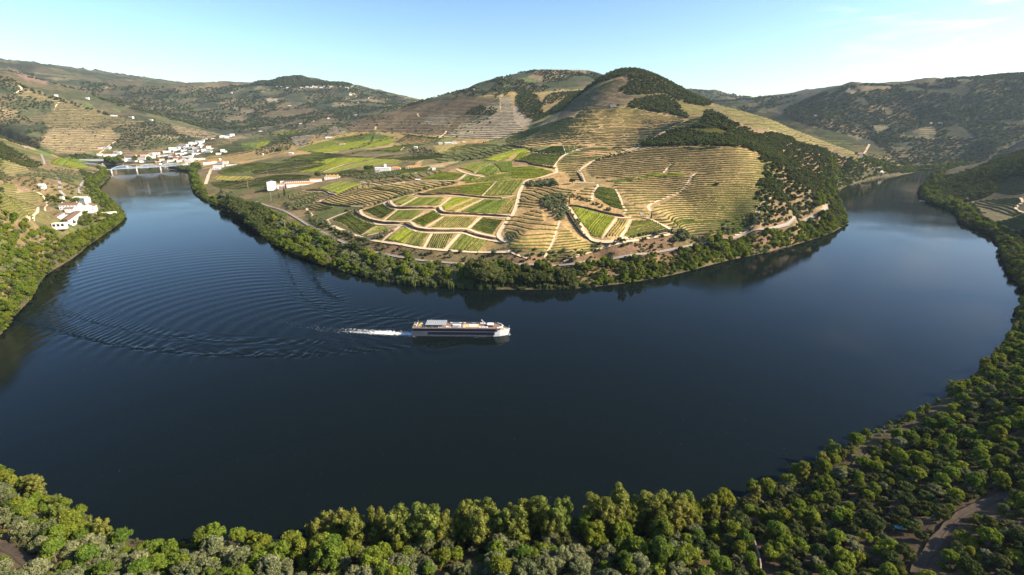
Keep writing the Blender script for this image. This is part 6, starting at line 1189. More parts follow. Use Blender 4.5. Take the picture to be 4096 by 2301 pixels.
# winery
o1, y1, l1 = frame(Z1(690, 468), Z1(1345, 425)); y1 = min(y1, math.radians(24)); l1 = 58.0
building('winery_hall', 'long white winery hall with an orange lean-to roof facing the river', o1, y1, l1, 13, 8.0, 'shed', 2.6, M_TILE, wins=(('f', 9, 4.6, 0.7, 1.3),), doors=((30, 7.5, 5.0),), cat='winery')
building('winery_hall', 'tall white winery hall with a dark scalloped roof behind the orange roofed one', o1, y1, l1 + 2, 15, 13.2, 'gable', 2.4, M_TILED, wins=(('f', 14, 10.8, 1.6, 1.6),), cat='winery', off=(-3, 13.6))
building('winery_block', 'tall white winery block with a shaded left end wall', o1, y1, 19, 24, 13.0, 'gable_y', 2.2, M_TILEW, wins=(('l', 5, 2.5, 1.1, 1.8), ('l', 5, 7.5, 1.1, 1.8)), cat='winery', off=(-40, 2))
building('winery_link', 'low white building with orange roof linking the winery block and hall', o1, y1, 17, 12, 7.5, 'gable', 1.6, M_TILE, wins=(('f', 2, 3.4, 2.6, 2.2),), cat='winery', off=(-19.5, 6))
building('winery_annex', 'white flat roofed annex behind the dark roofed winery hall', o1, y1, 16, 10, 12.5, 'flat', 0.3, M_TILEW, wins=(('f', 3, 9, 1.0, 1.5),), cat='winery', off=(-12, 29.4))
building('winery_store', 'small white store with orange roof at the right end of the winery', o1, y1, 13, 9, 6.5, 'hip', 2.0, M_TILE, wins=(('l', 2, 2.5, 1.6, 2.2),), cat='winery', off=(64, 3))
building('stone_shed', 'little stone shed with flat roof in front of the winery link', o1, y1, 12, 6, 5.0, 'flat', 0.3, M_CONC, M_STONE, cat='shed', off=(-16, -6))
building('terrace_wall', 'white stepped terrace block under the winery hall door', o1, y1, 12, 5, 2.2, 'flat', 0.2, M_TILEW, cat='wall', off=(24, -5.6))
o2, y2, l2 = frame(Z1(1665, 262), Z1(2080, 250))
building('manor_house', 'white manor house with orange hipped roof and tall chimneys beside the winery', o2, math.radians(12), 34, 14, 7.2, 'hip', 3.6, M_TILE, wins=(('f', 7, 4.2, 1.1, 1.7), ('f', 7, 1.2, 1.1, 1.7)), chim=4, cat='house')
building('low_wing', 'low orange roofed wing between the winery store and the manor', o2, math.radians(12), 26, 5, 3.4, 'gable', 1.1, M_TILE, M_WHITE, cat='house', off=(-32, -8))
# small estate in the vines
o3, y3, l3 = frame(Z4(430, 492), Z4(850, 500)); y3 = math.radians(4)
building('estate_chapel', 'broad white estate building with pale roof and curved gable', o3, y3, 36, 13, 9.0, 'gable', 2.0, M_TILEW, wins=(('f', 4, 1.2, 1.2, 2.0),), cat='house')
building('estate_annex', 'low brown roofed annex in front of the white estate building', o3, y3, 12, 6, 3.4, 'gable', 1.2, M_TILEB, wins=(('f', 2, 0.8, 1.4, 1.6),), cat='house', off=(0.5, -6.8))
building('estate_house', 'pale roofed estate house behind the white building', o3, y3, 19, 11, 10.0, 'hip', 3.0, M_TILEB, M_GREYW, wins=(('f', 3, 6.8, 1.2, 1.8),), cat='house', off=(7, 16))
building('estate_tower', 'small white bell tower rising above the estate', o3, y3, 5, 5, 16.5, 'hip', 2.0, M_TILEW, cat='tower', off=(19.5, 14))
building('estate_gable_house', 'white gabled house right of the bell tower', o3, y3, 9, 14, 9.5, 'gable_y', 2.6, M_TILEB, cat='house', off=(27, 15), wins=(('f', 1, 6, 1.2, 1.6),))
building('estate_gable_house', 'white gabled house right of its twin in the estate', o3, y3, 8, 14, 9.5, 'gable_y', 2.4, M_TILEB, cat='house', off=(37, 16), wins=(('f', 1, 6, 1.2, 1.6),))
o4, y4, l4 = frame(Z4(880, 445), Z4(1145, 432))
building('orange_hip_house', 'square house with bright orange hipped roof in the small estate', o4, math.radians(4), 23, 15, 5.0, 'hip', 4.2, M_TILE, M_GREYW, wins=(('f', 4, 1.4, 1.6, 2.0),), cat='house')
o5, y5, l5 = frame(Z4(1310, 402), Z4(1680, 385))
building('orange_long_house', 'long house with orange hipped roof and white skylight band', o5, math.radians(5), 38, 15, 4.6, 'hip', 3.4, M_TILE, wins=(('f', 6, 0.6, 2.6, 3.0),), cat='house')
o6, y6, l6 = frame(Z4(2070, 442), Z4(2235, 410))
building('stone_barn', 'small stone barn with white side wall by the pale track', o6, math.radians(30), 8, 12, 5.0, 'gable_y', 2.0, M_TILEW, M_GREYW, wins=(('f', 1, 1.2, 1.2, 2.2),), cat='barn')
o7, _, _ = frame(Z4(1590, 752), Z4(1690, 752))
building('roadside_shed', 'dark shed with pale roof beside the dirt road', o7, 0.05, 9, 6, 2.8, 'gable', 1.3, M_TILEW, M_DOOR, cat='shed', wins=(('f', 1, 0.8, 1.0, 1.0),))
# hilltop house and hillside estate
oh, _, _ = frame((1288 + 988 / 4, 125.8 + 580 / 4), (1288 + 1046 / 4, 125.8 + 580 / 4))
building('hilltop_house', 'white house with red brown roof standing alone on the central hill', oh, math.radians(-14), 15, 10, 5.6, 'gable', 2.8, M_TILEB, wins=(('f', 4, 0.8, 1.3, 2.2),), cat='house')
oe, _, _ = frame(Z5(790, 470), Z5(1010, 462)); ye = math.radians(6)
building('estate_long_house', 'long low grey roofed house of the white hillside estate', oe, ye, 24, 14, 5.0, 'gable', 2.4, M_TILEW, wins=(('f', 5, 1.2, 1.8, 2.2),), cat='house')
building('estate_main_house', 'tall white main house of the hillside estate with orange roof', oe, ye, 19, 15, 9.5, 'hip', 3.0, M_TILE, wins=(('f', 3, 4.5, 1.2, 1.8),), cat='house', off=(24.5, 2))
building('estate_small_house', 'small white house at the left end of the hillside estate', oe, ye, 13, 9, 4.4, 'gable', 1.6, M_TILEW, cat='house', off=(-22, 2), wins=(('f', 2, 1.2, 1.2, 1.6),))
building('estate_right_house', 'white cubic house at the right end of the hillside estate', oe, ye, 12, 12, 9.0, 'flat', 0.3, M_TILEW, cat='house', off=(62, 5), wins=(('f', 2, 4.5, 1.2, 1.6),))
building('estate_right_wing', 'low pale wing behind the cubic hillside house', oe, ye, 20, 8, 6.5, 'gable', 1.5, M_TILE, cat='house', off=(64, 18), wins=(('f', 3, 3.5, 1.2, 1.6),))
# riverside estate on the left bank
ZB = 13.0
def eaves(name, label, A, B, Cc, h, roof, rh, rm, **k):
    """a house from three eave corners: A-B is the long edge, Cc lies past B"""
    z = ZB + h; a, b2, c2 = (np.array(on_z(*Z2(*p), z), float) for p in (A, B, Cc)); d = b2 - a; L_ = float(np.hypot(*d)); d /= L_; nrm = np.array((-d[1], d[0])); D = float((c2 - b2) @ nrm)
    org = a if D > 0 else a + nrm * D
    return building(name, label, (float(org[0]), float(org[1]), ZB), math.atan2(d[1], d[0]), L_, abs(D), h, roof, rh, rm, skirt=8, **k)
eaves('estate_hall', 'long riverside hall with ribbed brown roof and white wall towards the water', (655, 752), (985, 508), (825, 472), 8.0, 'gable', 1.6, M_TILEB, wins=(('f', 5, 3.0, 1.2, 1.6),))
eaves('estate_courtyard', 'white flat roofed block between the two riverside halls', (440, 800), (700, 600), (600, 565), 7.6, 'flat', 0.3, M_TILEW, wins=(('l', 3, 1.6, 2.4, 2.6),))
eaves('estate_hall', 'long left riverside hall with brown roof behind the white block', (270, 690), (520, 548), (430, 520), 8.0, 'gable', 1.5, M_TILEB, wins=(('l', 2, 2.4, 1.2, 1.6),))
eaves('estate_wing', 'white roofed wing at the near end of the left riverside hall', (215, 800), (420, 690), (250, 640), 6.5, 'gable', 1.6, M_TILEW, wins=(('l', 3, 2.2, 1.2, 1.6),))
building('estate_upper_house', 'two storey white house with brown roofs above the riverside halls', tuple(ground([Z2(392, 470)[0]], [Z2(392, 470)[1]])[0]), math.radians(12), 30, 12, 8.5, 'gable', 2.8, M_TILEB, wins=(('f', 6, 5.4, 1.2, 1.7), ('f', 6, 1.6, 1.2, 1.7)), chim=2, skirt=8)
building('estate_inner_house', 'white house with small brown roof in the middle of the riverside estate', tuple(ground([Z2(545, 535)[0]], [Z2(545, 535)[1]])[0]), math.radians(20), 13, 9, 6.0, 'gable', 1.8, M_TILEB, wins=(('f', 3, 3, 1.2, 1.7),), skirt=8)
building('estate_bright_house', 'white flat house left of the gabled riverside house', tuple(ground([Z2(760, 470)[0]], [Z2(760, 470)[1]])[0]), math.radians(14), 14, 9, 7.0, 'flat', 0.3, M_TILEW, wins=(('f', 3, 4, 1.2, 1.7),), skirt=8)
building('estate_gabled_house', 'white gabled house with brown roof near the pool of the riverside estate', tuple(ground([Z2(1050, 500)[0]], [Z2(1050, 500)[1]])[0]), math.radians(22), 17, 15, 8.0, 'gable_y', 5.0, M_TILEB, wins=(('f', 4, 5.0, 1.2, 1.7), ('f', 4, 1.4, 1.2, 1.7)), skirt=8)
building('estate_tower', 'slim white chimney tower on the riverside gabled house', tuple(ground([Z2(1225, 440)[0]], [Z2(1225, 440)[1]])[0]), math.radians(22), 3, 3, 17.0, 'hip', 1.4, M_WHITE, cat='tower', skirt=8)
eaves('estate_gallery', 'low white gallery with dark openings by the riverside pool', (1090, 470), (1300, 420), (1270, 395), 4.5, 'flat', 0.3, M_TILEW, wins=(('f', 5, 0.4, 2.4, 2.8),))
ou, _, _ = frame(Z2(760, 240), Z2(1020, 300))
building('estate_guest_house', 'white guest house with pale roof above the riverside estate', ou, math.radians(-6), 26, 13, 6.5, 'gable', 2.6, M_TILEW, cat='house', wins=(('f', 4, 2.4, 1.1, 1.6),))
ow, _, _ = frame(Z2(400, 210), Z2(470, 205))
building('white_kiosk', 'small plain white hut up the road from the riverside estate', ow, 0.1, 6.5, 5, 6.5, 'flat', 0.2, M_TILEW, cat='hut')
op, _, _ = frame(Z2(190, 935), Z2(430, 920))
building('estate_porch', 'white porch with dark openings at the near end of the riverside estate', op, math.radians(20), 15, 9, 4.6, 'flat', 0.4, M_TILEW, cat='house', wins=(('f', 3, 0.3, 3.2, 3.4),))
ot, _, _ = frame(Z2(1390, 600), Z2(1700, 440))
building('river_terrace', 'white walled terrace beside the pool of the riverside estate', ot, math.radians(40), 30, 6, 2.2, 'flat', 0.15, M_TILEW, cat='terrace')
po, _, _ = frame(Z2(1340, 505), Z2(1450, 500)); b_ = MB(); b_.box(0, 11, 0, 6, -1.0, 0.5)
pr = tag(link('garden_pool', None, loc=po, rot=(0, 0, 0.5)), 'small blue swimming pool of the riverside estate', 'pool'); b_.obj('rim', M_TILEW, pr); b_ = MB(); b_.box(0.6, 10.4, 0.6, 5.4, -0.5, 0.53); b_.obj('pool_water', mat('pool_water', (0.12, 0.42, 0.70), 0.1), pr)
# riverside town
TOWN = [(1510, 245, 90, 45, 'w'), (1680, 205, 110, 60, 'o'), (1600, 228, 50, 40, 'w'), (1560, 258, 60, 30, 'w'), (1800, 150, 60, 35, 'w'), (1850, 172, 70, 50, 'w'), (1920, 142, 80, 45, 'w'), (1975, 150, 70, 50, 'w'), (1960, 192, 70, 40, 'w'), (1930, 212, 60, 40, 'o'), (1800, 217, 70, 35, 'w'), (1870, 232, 80, 40, 'o'), (1725, 222, 60, 35, 'w'), (2000, 275, 50, 60, 'w'), (2065, 277, 100, 25, 'w'), (2080, 225, 50, 50, 'o'), (2125, 227, 40, 20, 'w'), (1690, 270, 70, 40, 'w'), (1800, 287, 80, 40, 'w'), (1880, 272, 60, 40, 'w'), (1420, 285, 90, 30, 'w'), (1500, 300, 60, 25, 'w'), (1610, 312, 80, 30, 'w'), (1670, 322, 60, 35, 'w'), (1735, 302, 60, 30, 'w'), (1860, 327, 60, 45, 'w'), (1925, 312, 60, 25, 'w'), (1500, 332, 80, 30, 'o'), (1400, 335, 70, 25, 'w'),
        (1180, 322, 70, 35, 'w'), (1250, 307, 80, 25, 'w'), (1060, 337, 90, 25, 'o'), (1125, 347, 50, 25, 'w'), (1320, 347, 60, 25, 'o'), (1392, 347, 70, 25, 'w'), (1560, 367, 60, 35, 'o'), (1632, 372, 80, 30, 'o'), (1705, 367, 60, 25, 'w'), (1790, 367, 60, 40, 'w'), (1482, 367, 60, 25, 'w'), (1200, 367, 60, 25, 'w'), (500, 337, 110, 35, 'o'), (590, 337, 60, 35, 'o'), (370, 317, 60, 25, 'o'), (640, 287, 100, 20, 'w'), (680, 312, 50, 30, 'w'), (840, 357, 170, 40, 'o'), (700, 367, 120, 18, 'w'), (1010, 392, 130, 40, 'o'), (860, 407, 110, 35, 'w'), (720, 407, 80, 30, 'o'), (780, 397, 40, 25, 'w'), (1330, 412, 70, 35, 'o'), (1280, 427, 60, 25, 'o'), (1400, 432, 70, 25, 'o'), (1480, 427, 70, 35, 'o'), (1560, 397, 60, 25, 'o'), (1620, 432, 60, 40, 'o'), (1830, 412, 90, 45, 'w'), (1960, 397, 80, 30, 'w'), (1760, 442, 90, 50, 'w'), (1680, 397, 60, 25, 'w'), (1700, 482, 60, 30, 'w'), (910, 417, 60, 25, 'o'), (1040, 432, 70, 25, 'w'), (1285, 465, 60, 20, 'o'),
        (2060, 472, 110, 50, 'b'), (2140, 458, 110, 45, 'o'), (2220, 522, 120, 55, 'b'), (2190, 548, 90, 35, 'w'), (2260, 455, 80, 40, 'o'), (2340, 455, 60, 40, 'o'), (2420, 488, 130, 30, 'd'), (2250, 402, 22, 30, 'w'), (2300, 272, 50, 40, 'w'), (2230, 312, 60, 30, 'w'), (2340, 277, 40, 25, 'w'), (2290, 42, 70, 30, 'w'), (2360, 47, 50, 25, 'w'), (2390, 17, 60, 20, 'w'), (2440, 7, 50, 20, 'w'), (2140, 72, 60, 12, 'w'), (2050, 77, 40, 12, 'w'), (1990, 92, 50, 15, 'w'), (475, 207, 90, 22, 'w'), (375, 210, 50, 10, 'o')]
RMAT = {'o': M_TILE, 'w': M_TILEW, 'b': M_TILEB, 'd': M_TILED}; RW_ = {'o': 'orange tiled', 'w': 'pale', 'b': 'brown tiled', 'd': 'dark'}
def place_word(x, y):
    if x > 2000 and y > 430: return 'at the bridge end'
    if x < 760 and y < 400: return 'left of town'
    if y > 380: return 'on the waterfront'
    if x > 2000: return 'on the climbing road'
    if x < 1450: return 'in mid town'
    return 'in the upper town' if y < 260 else 'in the town centre'
def size_word(w, h): return 'long low' if w > 2.9 * h else ('tall' if h > 0.85 * w else ('large' if w >= 80 else 'small'))
for (x, y, w, hp, rk) in TOWN:
    a = Z3(x - w / 2, y); p = ground([a[0]], [a[1]])[0]
    dpt = p[1] * CP - (p[2] - CAM_H) * SP; mpp = 0.1611 * dpt / (FPX * QS)
    L_ = w * mpp * 1.15; hh = max(5.0, hp * mpp * 0.95); D = min(max(9, L_ * 0.7), 16); yw = math.radians(random.uniform(-12, 30))
    building('town_house', '%s white house with %s roof %s' % (size_word(w, hp), RW_[rk], place_word(x, y)), tuple(p), yw, L_, D, hh, random.choice(['gable', 'hip', 'gable']) if rk != 'w' else random.choice(['gable', 'flat', 'hip']), 2.2, RMAT[rk], wins=(('f', max(2, int(L_ / 6)), hh * 0.45, 1.5, 1.9),) if w > 45 else (), group='houses of the riverside town ' + place_word(x, y), skirt=6.0)
pa = ground([Z3(70, 392)[0]], [Z3(70, 392)[1]])[0]; building('quay_wall', 'long white quay wall left of the town', tuple(pa), math.radians(4), 115, 5, 4.0, 'flat', 0.3, M_TILEW, cat='wall', skirt=5)
# scattered far houses
FARH = [(T1, 1110, 668, 'white farmhouse on the terraced hill left of the town', 20, 'w'), (T1, 1160, 670, 'small white outbuilding right of the hill farmhouse', 9, 'w'), (T1, 1290, 682, 'long white farmhouse on the hill ridge', 26, 'o'), (T1, 1500, 708, 'yellow roofed farmhouse at the end of the hill ridge', 18, 'o'), (T1, 545, 462, 'white house high on the left ridge', 16, 'w'), (T1, 860, 490, 'white house far up the left valley', 18, 'w'), (T1, 2320, 432, 'tiny white house on the far slope', 14, 'w'),
        (T2, 320, 565, 'white house cluster front on the far hillside', 26, 'w'), (T2, 560, 724, 'white shed on the plain edge', 16, 'w'), (T2, 870, 668, 'white house beside the mast on the saddle', 20, 'o'), (T2, 990, 660, 'grey and white house on the saddle', 24, 'w'), (T2, 720, 694, 'small house left of the saddle', 14, 'w'), (T2, 350, 766, 'long white building on the valley floor', 26, 'w'), (T2, 430, 750, 'pale building right of the long valley building', 22, 'w'), (T2, 30, 826, 'white warehouse at the edge of the plain', 22, 'w'), (T2, 840, 958, 'white house with orange roof among the green vine fields', 22, 'o'), (T2, 700, 893, 'long white building beside the road on the plain', 28, 'w'), (T2, 330, 1052, 'white shed near the dark tree clump', 16, 'w'), (T2, 60, 1060, 'small white hut on the plain', 5, 'w'), (T2, 1590, 992, 'small white house among the olive scrub', 11, 'w'), (T2, 940, 453, 'white house on the bare far slope', 22, 'w'), (T2, 1110, 488, 'white house near the far pines', 20, 'w'), (T2, 1025, 533, 'white house low on the far slope', 20, 'w'), (T2, 1395, 540, 'white house row at the foot of the far slope', 30, 'w'), (T2, 1600, 530, 'pale yellow house on the saddle skyline', 14, 'o'), (T2, 2180, 404, 'long white house on the ridge slope', 26, 'o'), (T2, 2490, 290, 'white house below the ridge crest', 14, 'w'), (T3, 495, 270, 'long white house on the crest of the middle ridge', 26, 'w'),
        (T4, 905, 1060, 'white house with red roof on the right terraces', 14, 'o'), (T4, 1640, 745, 'white house on the shaded right hill, left of a pair', 20, 'w'), (T4, 1725, 748, 'white house on the shaded right hill, right of a pair', 20, 'w'), (T4, 1130, 1240, 'low white shed by the far river shore', 16, 'w'), (T4, 470, 670, 'ruined pale house on the right hill', 14, 'w'), (M4, 2005, 268, 'white house with red roof on the right bank', 19, 'o'), (M1, 388, 130, 'small white hut in the left olive grove', 10, 'w')]
for f, x, y, lab, L_, rk in FARH:
    q_ = f((x, y))[0]; p = ground([q_[0]], [q_[1]])[0]
    building('farm_house', lab, tuple(p), math.radians(random.uniform(-10, 25)), L_, max(7, L_ * 0.5), 5.5, 'gable', 2.2, RMAT[rk], wins=(('f', 3, 2.2, 1.2, 1.6),), skirt=5.0)
for i, x in enumerate((205, 235, 300, 320, 345, 440, 470, 500, 540, 565, 590, 640, 680, 740, 900, 960)):
    q_ = T2((x, 372 + (i % 3) * 6))[0]; p = ground([q_[0]], [q_[1]])[0]
    building('ridge_house', 'tiny white house in the village strung along the far ridge', tuple(p), 0.1, 18 + 6 * (i % 3), 12, 8, 'gable', 2.5, M_TILEW, group='houses of the far ridge village', skirt=8)

# ------------------------------------------------------------------ bridge
p2 = np.array(on_z(*Z3(965, 567))); p3 = np.array(on_z(*Z3(1335, 545))); dv = p3 - p2; SPAN = float(np.hypot(*dv)); dv /= SPAN; ang = math.atan2(dv[1], dv[0]); p1 = p2 - dv * SPAN
br = tag(link('arch_bridge', None, loc=(p1[0], p1[1], 0), rot=(0, 0, ang)), 'pale blue steel bridge of three bowed truss spans on stone piers', 'bridge')
ZD = 11.5
b_ = MB(); b_.box(-40, 3 * SPAN + 30, -3.6, 3.6, ZD, ZD + 1.1); b_.obj('deck', M_BLUE, br)
for k in range(4):
    b_ = MB(); x = k * SPAN; b_.box(x - 2.6, x + 2.6, -4.6, 4.6, -4, ZD - 0.02, 0.5); b_.obj('pier', M_CONC, br)
for k in range(3):
    sp = link('truss_span', None, parent=br, loc=(k * SPAN, 0, ZD + 1.1)); n = 12; RISE = 10.5
    zt = lambda t: RISE * 4 * t * (1 - t) * 0.92 + 0.8
    for sd_ in (-3.9, 3.9):
        b_ = MB()
        for i in range(n):
            t0, t1 = i / n, (i + 1) / n; b_.bar((2.5 + t0 * (SPAN - 5), sd_, zt(t0)), (2.5 + t1 * (SPAN - 5), sd_, zt(t1)), 0.55, 4)
        b_.obj('arch_chord', M_BLUE, sp); b_ = MB(); b_.bar((2.5, sd_, 0.4), (SPAN - 2.5, sd_, 0.4), 0.5, 4); b_.obj('bottom_chord', M_BLUE, sp)
        for i in range(1, n):
            t0 = i / n; x = 2.5 + t0 * (SPAN - 5); b_ = MB(); b_.bar((x, sd_, 0.4), (x, sd_, zt(t0)), 0.36, 4)
            x2 = 2.5 + (t0 + (1 / n if i < n / 2 else -1 / n)) * (SPAN - 5); b_.bar((x, sd_, zt(t0)), (x2, sd_, 0.4), 0.3, 4); b_.obj('hanger', M_BLUE, sp)

# ------------------------------------------------------------------ river cruise ship
M_HULLG = mat('ship_grey', (0.17, 0.165, 0.175), 0.45, 0.05, 0.3); M_HULLW = mat('ship_white', (0.66, 0.66, 0.66), 0.35); M_DECK = mat('ship_deck', (0.23, 0.135, 0.095), 0.8, 0.15, 0.8); M_TEAK = mat('pool_deck', (0.62, 0.42, 0.20), 0.7, 0.12, 0.8); M_PANEL = mat('canopy_panel', (0.24, 0.27, 0.30), 0.35, 0.2, 1.2); M_YEL = mat('yellow_cloth', (0.55, 0.50, 0.03), 0.8); M_BLUEC = mat('blue_cushion', (0.06, 0.12, 0.32), 0.8); M_FRAME = mat('window_post', (0.055, 0.045, 0.055), 0.5)
ship = tag(link('cruise_ship', None, loc=(SHIP_X, SHIP_Y, -0.1), rot=(0, 0, SHIP_YAW)), 'long river cruise ship with dark window bands and a brown sun deck', 'ship')
def hull_ring(z, sx, bow, half):
    xs = [-40 + sx, -39.4 + sx, -30, 0, 20, 27, 32, 36, bow - 1.2, bow]; ws = [0.86, 0.97, 1, 1, 1, 0.96, 0.80, 0.52, 0.17, 0.02]
    return [(x, -half * w, z) for x, w in zip(xs, ws)] + [(x, half * w, z) for x, w in zip(reversed(xs), reversed(ws))]
rings = [hull_ring(-1.5, 1.5, 37.0, 5.0), hull_ring(0.4, 0.5, 38.6, 5.6), hull_ring(2.1, 0.0, 39.4, 5.7), hull_ring(4.7, 0.2, 40.3, 5.7)]
V = [p for r_ in rings for p in r_]; k = len(rings[0]); F = [(j * k + i, j * k + (i + 1) % k, (j + 1) * k + (i + 1) % k, (j + 1) * k + i) for j in range(3) for i in range(k)] + [tuple(range(k - 1, -1, -1)), tuple(3 * k + i for i in range(k))]
link('hull', mesh('hull', V, F, False, M_HULLG), None, ship)
V = [(x, y * 1.006, z + (0.9 if z > 4 else 0)) for r_ in rings[1:] for (x, y, z) in r_ if x >= 27]; kk = len(V) // 3
F = [(j * kk + i, j * kk + i + 1, (j + 1) * kk + i + 1, (j + 1) * kk + i) for j in range(2) for i in range(kk - 1)]
bw = link('bow_shell', mesh('bow_shell', V, F, False, M_HULLW), None, ship); sl = bw.modifiers.new('thickness', 'SOLIDIFY'); sl.thickness = 0.12; sl.offset = 1
b_ = MB(); b_.prism([(x, y * 0.9) for x, y, z in rings[3] if x >= 27], 4.70, 4.82); b_.obj('bow_deck', M_TEAK, ship)
b_ = MB(); b_.prism([(-39.2, -5.62), (29.5, -5.62), (31.5, -4.2), (32.3, -2), (32.3, 2), (31.5, 4.2), (29.5, 5.62), (-39.2, 5.62)], 4.72, 7.0); b_.obj('upper_cabin', M_FRAME, ship)
b_ = MB(); b_.box(-27, 28, -5.73, 5.73, 1.9, 4.25); b_.obj('lower_cabin', M_FRAME, ship)
b_ = MB(); b_.box(-39.6, 28.2, -5.80, -5.72, 4.28, 4.66); b_.box(-39.6, 28.2, 5.72, 5.80, 4.28, 4.66); b_.obj('side_band', M_HULLG, ship)
b_ = MB(); b_.prism([(-39.6, -5.85), (29.8, -5.85), (32.0, -4.4), (32.9, -2), (32.9, 2), (32.0, 4.4), (29.8, 5.85), (-39.6, 5.85)], 7.0, 7.32); b_.obj('deck_edge', M_HULLG, ship)
b_ = MB(); b_.prism([(-39.3, -5.6), (29.6, -5.6), (31.7, -4.2), (32.5, -2), (32.5, 2), (31.7, 4.2), (29.6, 5.6), (-39.3, 5.6)], 7.33, 7.40); b_.obj('sun_deck', M_DECK, ship)
b_ = MB(); b_.bar((33.0, -3.2, 7.9), (34.6, 0, 7.9), 0.45, 6); b_.bar((34.6, 0, 7.9), (33.0, 3.2, 7.9), 0.45, 6); b_.bar((30.0, -5.3, 7.9), (33.0, -3.2, 7.9), 0.45, 6); b_.bar((30.0, 5.3, 7.9), (33.0, 3.2, 7.9), 0.45, 6); b_.obj('bow_bulwark', M_HULLW, ship)
wa = MB().box(-1.22, 1.22, -0.03, 0.03, 0, 1.86).mesh('window', M_GLASS); wb = MB().box(-1.3, 1.3, -0.03, 0.03, 0, 1.75).mesh('window', M_GLASS)
for sd_ in (-1, 1):
    for i in range(25): link('window', wa, None, ship, loc=(-37.2 + i * 2.68, sd_ * 5.655, 4.98))
    for i in range(19): link('window', wb, None, ship, loc=(-25.3 + i * 2.82, sd_ * 5.765, 2.15))
    for i in range(4): b_ = MB(); b_.box(-36.6 + i * 2, -36.1 + i * 2, sd_ * 5.74 - 0.03, sd_ * 5.74 + 0.03, 2.9, 3.3); b_.obj('porthole', M_GLASS, ship)
    for i in range(12): b_ = MB(); b_.box(-26 + i * 4.4, -25.4 + i * 4.4, sd_ * 5.68 - 0.04, sd_ * 5.68 + 0.04, 1.0, 1.25); b_.obj('porthole', M_GLASS, ship)
cn = link('canopy', None, parent=ship, loc=(-20.5, 0.2, 7.4))
b_ = MB()
for i in range(11): b_.box(-8.2 + i * 1.64 - 0.06, -8.2 + i * 1.64 + 0.06, -5.1, 5.1, 2.5, 2.66)
for j in range(5): b_.box(-8.3, 8.3, -5.1 + j * 2.55 - 0.06, -5.1 + j * 2.55 + 0.06, 2.67, 2.80)
b_.obj('canopy_frame', M_HULLW, cn)
pm = MB().box(-0.71, 0.71, -1.16, 1.16, 2.52, 2.58).mesh('panel', M_PANEL)
for i in range(10):
    for j in range(4): link('panel', pm, None, cn, loc=(-7.38 + i * 1.64, -3.825 + j * 2.55, 0))
for x in (-8, -2.7, 2.7, 8):
    for y in (-4.9, 4.9): b_ = MB(); b_.bar((x, y, 0), (x, y, 2.5), 0.09, 5); b_.obj('post', M_HULLW, cn)
wh = link('wheelhouse', None, parent=ship, loc=(24.3, 0.4, 7.4)); b_ = MB(); b_.box(-2.2, 2.2, -2.3, 2.3, 0, 1.5); b_.obj('cabin', M_GLASS, wh); b_ = MB(); b_.prism([(-2.6, -2.6), (1.9, -2.6), (2.7, -1.6), (2.7, 1.6), (1.9, 2.6), (-2.6, 2.6)], 1.5, 1.85); b_.obj('roof', M_HULLW, wh)
ms = link('mast', None, parent=ship, loc=(21, 1.8, 7.4)); b_ = MB(); b_.bar((0, 0, 0.6), (-4.2, 2.4, 3.2), 0.26, 6); b_.obj('boom', M_HULLW, ms); b_ = MB(); b_.bar((-4.2, 2.4, 3.0), (-4.4, 2.6, 3.9), 0.42, 6); b_.obj('radar_head', M_HULLW, ms)
b_ = MB(); b_.prism([(2.0, -2.6), (6.2, -3.3), (14.5, -3.3), (14.5, 3.3), (6.2, 3.3), (2.0, 2.6), (1.0, 0)], 7.41, 7.62); b_.obj('pool_surround', M_TEAK, ship)
b_ = MB(); b_.box(6.3, 13.2, -2.0, 2.0, 7.63, 7.85); b_.obj('pool_cover', M_HULLW, ship)
b_ = MB(); b_.prism([(-6.6, -1.4), (-0.8, -1.4), (-0.4, -0.9), (-0.4, 0.9), (-0.8, 1.4), (-6.6, 1.4), (-7.0, 0.9), (-7.0, -0.9)], 7.41, 8.5); b_.obj('skylight', M_HULLW, ship)
for x, y in ((-9.0, -4.9), (-0.8, -4.9), (3.0, -4.8), (-8.6, 4.9), (-1.0, 4.9), (2.4, 4.9)): b_ = MB(); b_.bar((x - 0.9, y, 8.0), (x + 0.9, y, 8.0), 0.5, 8); b_.obj('life_raft', M_HULLW, ship)
for x0, x1, y in ((-7.4, 0.6, -4.9), (-7.2, 0.4, 4.9), (8.5, 12, 4.9)): b_ = MB(); b_.box(x0, x1, y - 0.5, y + 0.5, 7.41, 8.1); b_.obj('glass_screen', M_PANEL, ship)
b_ = MB()
for sd_ in (-5.62, 5.62):
    for zz_ in (7.8, 8.15, 8.5): b_.bar((-39.3, sd_, zz_), (29.6, sd_, zz_), 0.035, 4)
    for i in range(36): b_.bar((-39.3 + i * 1.97, sd_, 7.4), (-39.3 + i * 1.97, sd_, 8.5), 0.035, 4)
for zz_ in (7.8, 8.15, 8.5): b_.bar((-39.3, -5.62, zz_), (-39.3, 5.62, zz_), 0.035, 4)
b_.obj('railing', mat('rail_grey', (0.30, 0.30, 0.31), 0.5), ship)
b_ = MB(); b_.bar((-36.5, 5, 7.4), (-36.5, 5, 10.5), 0.08, 5); b_.bar((-25.5, 4.9, 7.4), (-25.5, 4.9, 11), 0.08, 5); b_.bar((39.2, 0, 5.0), (39.6, 0, 8.0), 0.10, 5); b_.obj('flagpole', M_HULLW, ship)
cs, sn = math.cos(SHIP_YAW), math.sin(SHIP_YAW)
def on_ship(x, y, z): return (SHIP_X + cs * x - sn * y, SHIP_Y + sn * x + cs * y, z - 0.1)
